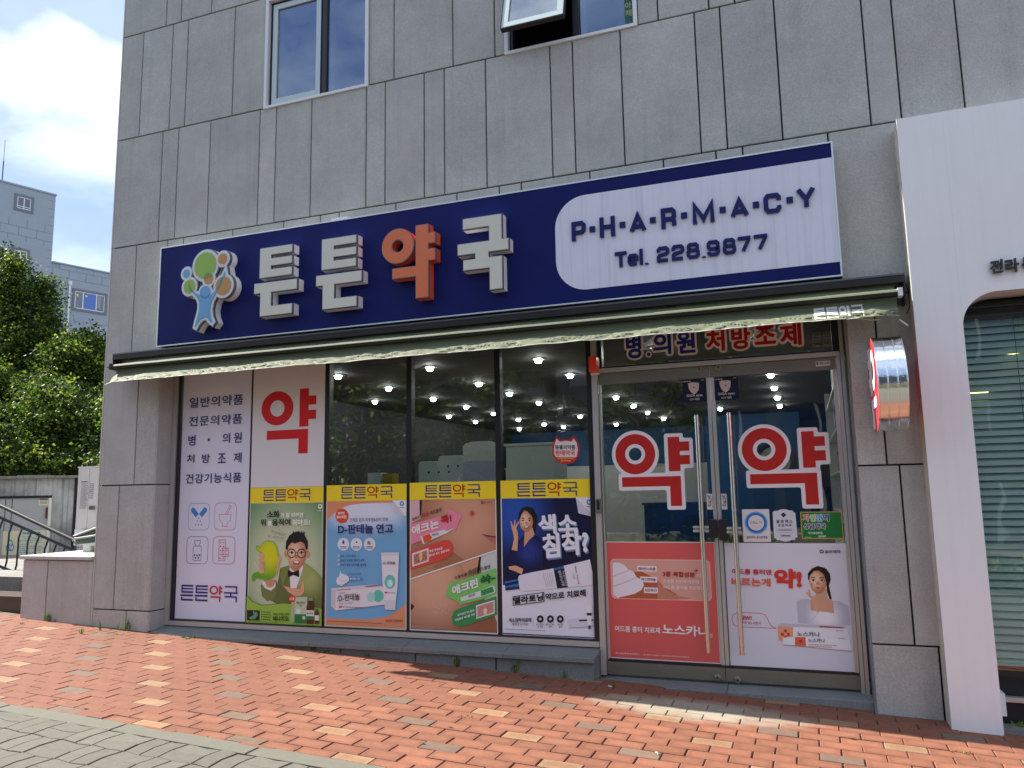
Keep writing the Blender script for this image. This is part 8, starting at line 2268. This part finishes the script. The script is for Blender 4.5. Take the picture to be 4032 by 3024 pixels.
# ================================================================ ACROSS THE STREET (seen in the shop glass)
b = MB()
HD = random.Random(6)
k0 = [b.mid(m_) for m_ in M_LEAFS]
for i in range(5200):
    x = HD.uniform(-15, 6); y = HD.uniform(-9.0, -8.5); z = gz(x) + HD.uniform(0, .55)
    d = Vector((HD.gauss(0, 1), HD.gauss(0, 1), HD.gauss(0, 1))).normalized() * .09; s_ = d.cross(Vector((HD.gauss(0, 1), HD.gauss(0, 1), HD.gauss(0, 1)))).normalized() * .04
    p = Vector((x, y, z)); i0 = len(b.v)
    b.v += [tuple(p - d), tuple(p + s_), tuple(p + d), tuple(p - s_)]; b.f.append((i0, i0 + 1, i0 + 2, i0 + 3)); b.mi.append(HD.choice(k0))
hg = b.build('hedge', kind=None); tag(hg, 'low clipped hedge along the kerb, mirrored low in the door glass', 'hedge')
G_S = 'street trees across from the shop, mirrored in its glass'
def umb(t): return math.sin(math.pi * min(1, .1 + .85 * t)) ** .6
tree('street_tree', 'broad street tree mirrored in the pane above the blue ointment poster', (-10.4, -10.6, gz(-10.4)), 5.6, 2.3, 21, 60, 26, 7, .17, umb, group=G_S)
tree('street_tree', 'thin street tree mirrored in the pane above the skin close-up poster', (-7.2, -11.2, gz(-7.2)), 5.4, 1.9, 22, 50, 24, 7, .16, umb, .12, group=G_S)
tree('street_tree', 'small street tree mirrored in the left door leaf', (-3.4, -10.8, gz(-3.4)), 4.9, 1.3, 23, 32, 20, 7, .15, umb, .1, group=G_S)
M_BUS = mat('bus_blue', (.015, .12, .42), rough=.18, coat=.6)
M_TYRE = mat('tyre', (.02, .02, .02), rough=.85)
bus = thing('blue_bus', 'blue minibus parked across the street, mirrored in the door glass', 'bus', (-4.6, -13.2, gz(-4.6)))
zb_ = gz(-4.6) + .35
b = MB(); b.prism([(-7.6, zb_), (-1.2, zb_), (-1.1, zb_ + .9), (-1.3, zb_ + 1.1), (-1.75, zb_ + 2.15), (-2.1, zb_ + 2.3), (-7.4, zb_ + 2.35), (-7.65, zb_ + 2.2), (-7.7, zb_ + .4)], -14.2, -12.2, M_BUS); b.build('body', bus)
for i in range(5):
    b = MB(); b.prism(rrect(-7.3 + i * 1.08, -6.35 + i * 1.08, zb_ + 1.15, zb_ + 1.95, .08), -12.198, -12.185, M_FGL); b.build('window', bus)
b = MB(); b.prism(rrect(-1.2, -1.05, zb_ + .35, zb_ + .55, .03), -12.6, -12.25, M_WHITEFR); b.build('headlight', bus)
for xx in (-6.4, -2.4):
    b = MB(); b.lathe([(0, -.02), (.16, -.02), (.2, 0), (.36, 0), (.37, .05), (.37, .2)], (xx, -12.17, zb_ + .02), M_TYRE, 22, 'y'); wh = b.build('wheel', bus)
    b = MB(); b.lathe([(0, -.03), (.19, -.024), (.2, -.01)], (xx, -12.17, zb_ + .02), M_SATIN, 18, 'y'); b.build('rim', wh)
b = MB()
vs, ts, _a, _b = textmesh('Cell Bus', .03)
i0 = len(b.v); b.v += [(-2.7 - u * 2.4, -12.19, zb_ + .62 + v * .35) for u, v in vs]; k_ = b.mid(M_SIDEW)
for t_ in ts: b.f.append(tuple(i0 + q for q in t_)); b.mi.append(k_)
b.build('bus_lettering', bus)
def block(name, label, x0, x1, y0, y1, h, m, base=0.0, storeys=3, bays=6, glass=None):
    """street building facing +Y with recessed windows on every floor"""
    t = thing(name, label, 'building', ((x0 + x1) / 2, y1, gz((x0 + x1) / 2)))
    zg = gz((x0 + x1) / 2) - .5
    sh = h / storeys
    b = MB(); b.box(x0, x1, y0, y1 - .15, zg, zg + h, m); b.build('wall', t)
    bwid = (x1 - x0) / bays
    for s_ in range(storeys):
        zz0 = zg + s_ * sh
        bl_ = MB(); bl_.box(x0, x1, y1 - .149, y1, zz0 + sh * .78, zz0 + sh, m); bl_.box(x0, x1, y1 - .149, y1, zz0, zz0 + sh * (.12 if s_ == 0 else .3), m)
        bl_.build('wall_band', t)
        for i in range(bays):
            a = x0 + i * bwid
            q = MB(); q.box(a, a + bwid * .14, y1 - .149, y1 - .001, zz0 + sh * (.12 if s_ == 0 else .3) + .001, zz0 + sh * .78 - .001, m); q.build('pier', t)
            q = MB(); q.box(a + bwid * .14, a + bwid, y1 - .149, y1 - .12, zz0 + sh * (.12 if s_ == 0 else .3) + .001, zz0 + sh * .78 - .001, glass or M_FGL); w_ = q.build('window', t)
            q = MB(); q.box(a + bwid * .55, a + bwid * .59, y1 - .119, y1 - .09, zz0 + sh * (.12 if s_ == 0 else .3) + .002, zz0 + sh * .78 - .002, M_WHITEFR); q.build('window_frame', w_)
    b = MB(); b.box(x0 - .1, x1 + .1, y0, y1 + .1, zg + h + .002, zg + h + .35, m); b.build('parapet', t)
    return t
M_BRW = mat('brown_brick_wall', (.16, .10, .075), rough=.85, var=.2, vscale=3)
M_GRW = mat('grey_render_wall', (.11, .11, .115), rough=.85, var=.1, vscale=1)
block('street_building', 'brown brick block across the street, mirrored behind the trees', -30, -9.2, -32, -22.2, 9.2, M_BRW, 0, 3, 8)
block('street_building', 'grey rendered block across the street, mirrored in the pane left of the door', -8.8, 9.5, -33, -22.6, 8.0, M_GRW, 0, 3, 7)

# ================================================================ WEEDS AND LITTER
M_WEED = [mat('weed_green', (.13, .22, .03), rough=.6, trans=.3), mat('weed_dark', (.06, .12, .02), rough=.6, trans=.3)]
def weed(label, x, y, h, n, seed, broad=False, flat=False):
    r = random.Random(seed)
    b = MB()
    z0 = gz(x)
    for i in range(n):
        a = r.uniform(0, 2 * math.pi); lean = r.uniform(.1, .9) if not flat else r.uniform(1.5, 3)
        hh = h * r.uniform(.5, 1.05); w_ = (.004 if not broad else .016) * r.uniform(.7, 1.3)
        bx0, by0 = x + r.uniform(-.02, .02) * (3 if flat else 1.2), y + r.uniform(-.012, .012) * (2 if flat else 1)
        if flat: hh *= .4
        p0 = Vector((bx0, by0, z0)); p1 = p0 + Vector((math.cos(a) * lean * hh * .25, math.sin(a) * lean * hh * .12, hh * .6)); p2 = p0 + Vector((math.cos(a) * lean * hh * .7, math.sin(a) * lean * hh * .3, hh * (1 if lean < .6 else .75)))
        s_ = Vector((-math.sin(a), math.cos(a), 0)) * w_
        if abs(s_.x) < w_ * .5: s_ = Vector((w_, 0, 0))
        m_ = M_WEED[r.random() < .35]
        b.face([p0 - s_ * .6, p0 + s_ * .6, p1 + s_, p1 - s_], m_)
        b.face([p1 - s_, p1 + s_, p2], m_)
    o = b.build('weed', origin=(x, y, z0))
    tag(o, label, 'weed')
    return o
WD = [([-7.762,0.092,0.317],0.1,10,0,0),([-7.37,0.005,0.301],0.085,26,1,0),([-7.468,-0.222,0.305],0.03,8,1,1),([-7.26,0.029,0.297],0.035,8,1,0),([-6.539,-0.316,0.267],0.07,12,0,0),([-6.5,-0.14,0.266],0.11,7,0,0),([-6.358,-0.039,0.26],0.09,7,0,0),([-6.278,-0.013,0.257],0.13,12,0,0),([-6.214,-0.195,0.254],0.05,16,0,1),([-6.168,0.043,0.252],0.05,6,0,0),([-5.462,-0.036,0.223],0.055,12,0,0),([-5.528,-0.056,0.226],0.04,10,1,1),([-4.172,0.061,0.17],0.09,9,1,0),([-4.016,-0.002,0.164],0.04,12,1,1),([-3.626,0.02,0.148],0.04,8,0,0),([-2.785,0.039,0.113],0.08,9,1,0),([-2.243,0.104,0.091],0.16,14,0,0),([-2.292,0.034,0.093],0.1,5,0,0),([-2.147,-1.23,0.087],0.04,16,0,1),([-1.862,0.082,0.075],0.07,8,0,0),([-1.437,-0.092,0.058],0.05,6,0,0),([0.754,-0.672,-0.032],0.05,8,0,1),([1.192,-0.026,-0.05],0.06,16,1,0),([-2.791,-2.328,0.114],0,0,0,0)]
WL_ = ['slender grass tuft at the foot of the low granite wall, leftmost', 'round yellow-green leafy weed at the foot of the low granite wall', 'flat clover patch on the bricks at the far left', 'tiny leafy weed right of the round yellow-green weed', 'spiky weed growing between bricks in front of the pillar', 'two-bladed grass at the base of the corner pillar', 'short grass blades against the pillar plinth', 'taller dry grass tuft against the pillar plinth, right half', 'flat creeping weed on the bricks before the pillar', 'sparse blades at the right end of the pillar plinth', 'small weed under the left end of the granite sill', 'leafy flat weed beside the small weed under the sill', 'fresh broad-leaved weed under the sill below the green poster', 'low leafy weed on the bricks right of the broad-leaved weed', 'tiny sprout at the shaded plinth below the blue poster', 'small dark leafy weed at the plinth below the skin close-up poster', 'long-bladed grass clump at the plinth below the navy poster', 'thin leaning blades just left of the long-bladed grass clump', 'flat grass tuft growing in a joint in the sunlit bricks', 'faint grass sprig near the right end of the plinth', 'tiny sprig at the left end of the door step', 'small spiky weed in the sunlit bricks at the lower right', 'leafy weed by the threshold of the neighbouring shop', '']
for i, ((p_, h, n, br_, fl_), lb) in enumerate(zip(WD, WL_)):
    if n:
        weed(lb, p_[0], min(p_[1], .03) - .02, h, int(n), 100 + i, bool(br_), bool(fl_))
q = [-1.479,-0.104,0.06]
b = MB(); b.tube([(q[0], q[1], gz(q[0]) + .006), (q[0] + .028, q[1] - .006, gz(q[0]) + .006)], .0042, M_SIDEW, 8); tag(b.build('cigarette_butt', origin=(q[0], q[1], gz(q[0]))), 'white cigarette butt on the shaded bricks by the left end of the door step', 'litter')
q = [-0.893,-1.419,0.036]
b = MB(); b.tube([(q[0], q[1], gz(q[0]) + .004), (q[0] + .015, q[1] - .01, gz(q[0]) + .008), (q[0] + .02, q[1] - .035, gz(q[0]) + .004)], .0025, M_HEM, 6); tag(b.build('twig', origin=(q[0], q[1], gz(q[0]))), 'pale curled twig lying on a grey brick in the sun', 'twig')
M_DRY = mat('dry_leaf', (.10, .09, .07), rough=.8)
for i, (p_, lb) in enumerate(zip([[-4.818,-2.033,0.197],[-4.463,-2.098,0.182],[-2.17,-1.823,0.088],[0.176,-0.678,-0.008],[-2.149,-1.484,0.087]], ['leftmost small dry leaf on the bricks', 'small dry leaf on the bricks just above the grey kerb', 'oval dry leaf on the sunlit bricks, centre bottom', 'pointed dry leaf on the sunlit bricks at the right', 'small dry leaf near the grass tuft in the sunlit bricks'])):
    b = MB(); x, y = p_[0], p_[1]; z = gz(x) + .006
    b.face([(x - .025, y, z), (x, y - .010, z + .004), (x + .025, y, z), (x, y + .010, z + .002)], M_DRY)
    tag(b.build('dry_leaf', origin=(x, y, gz(x))), lb, 'leaf')
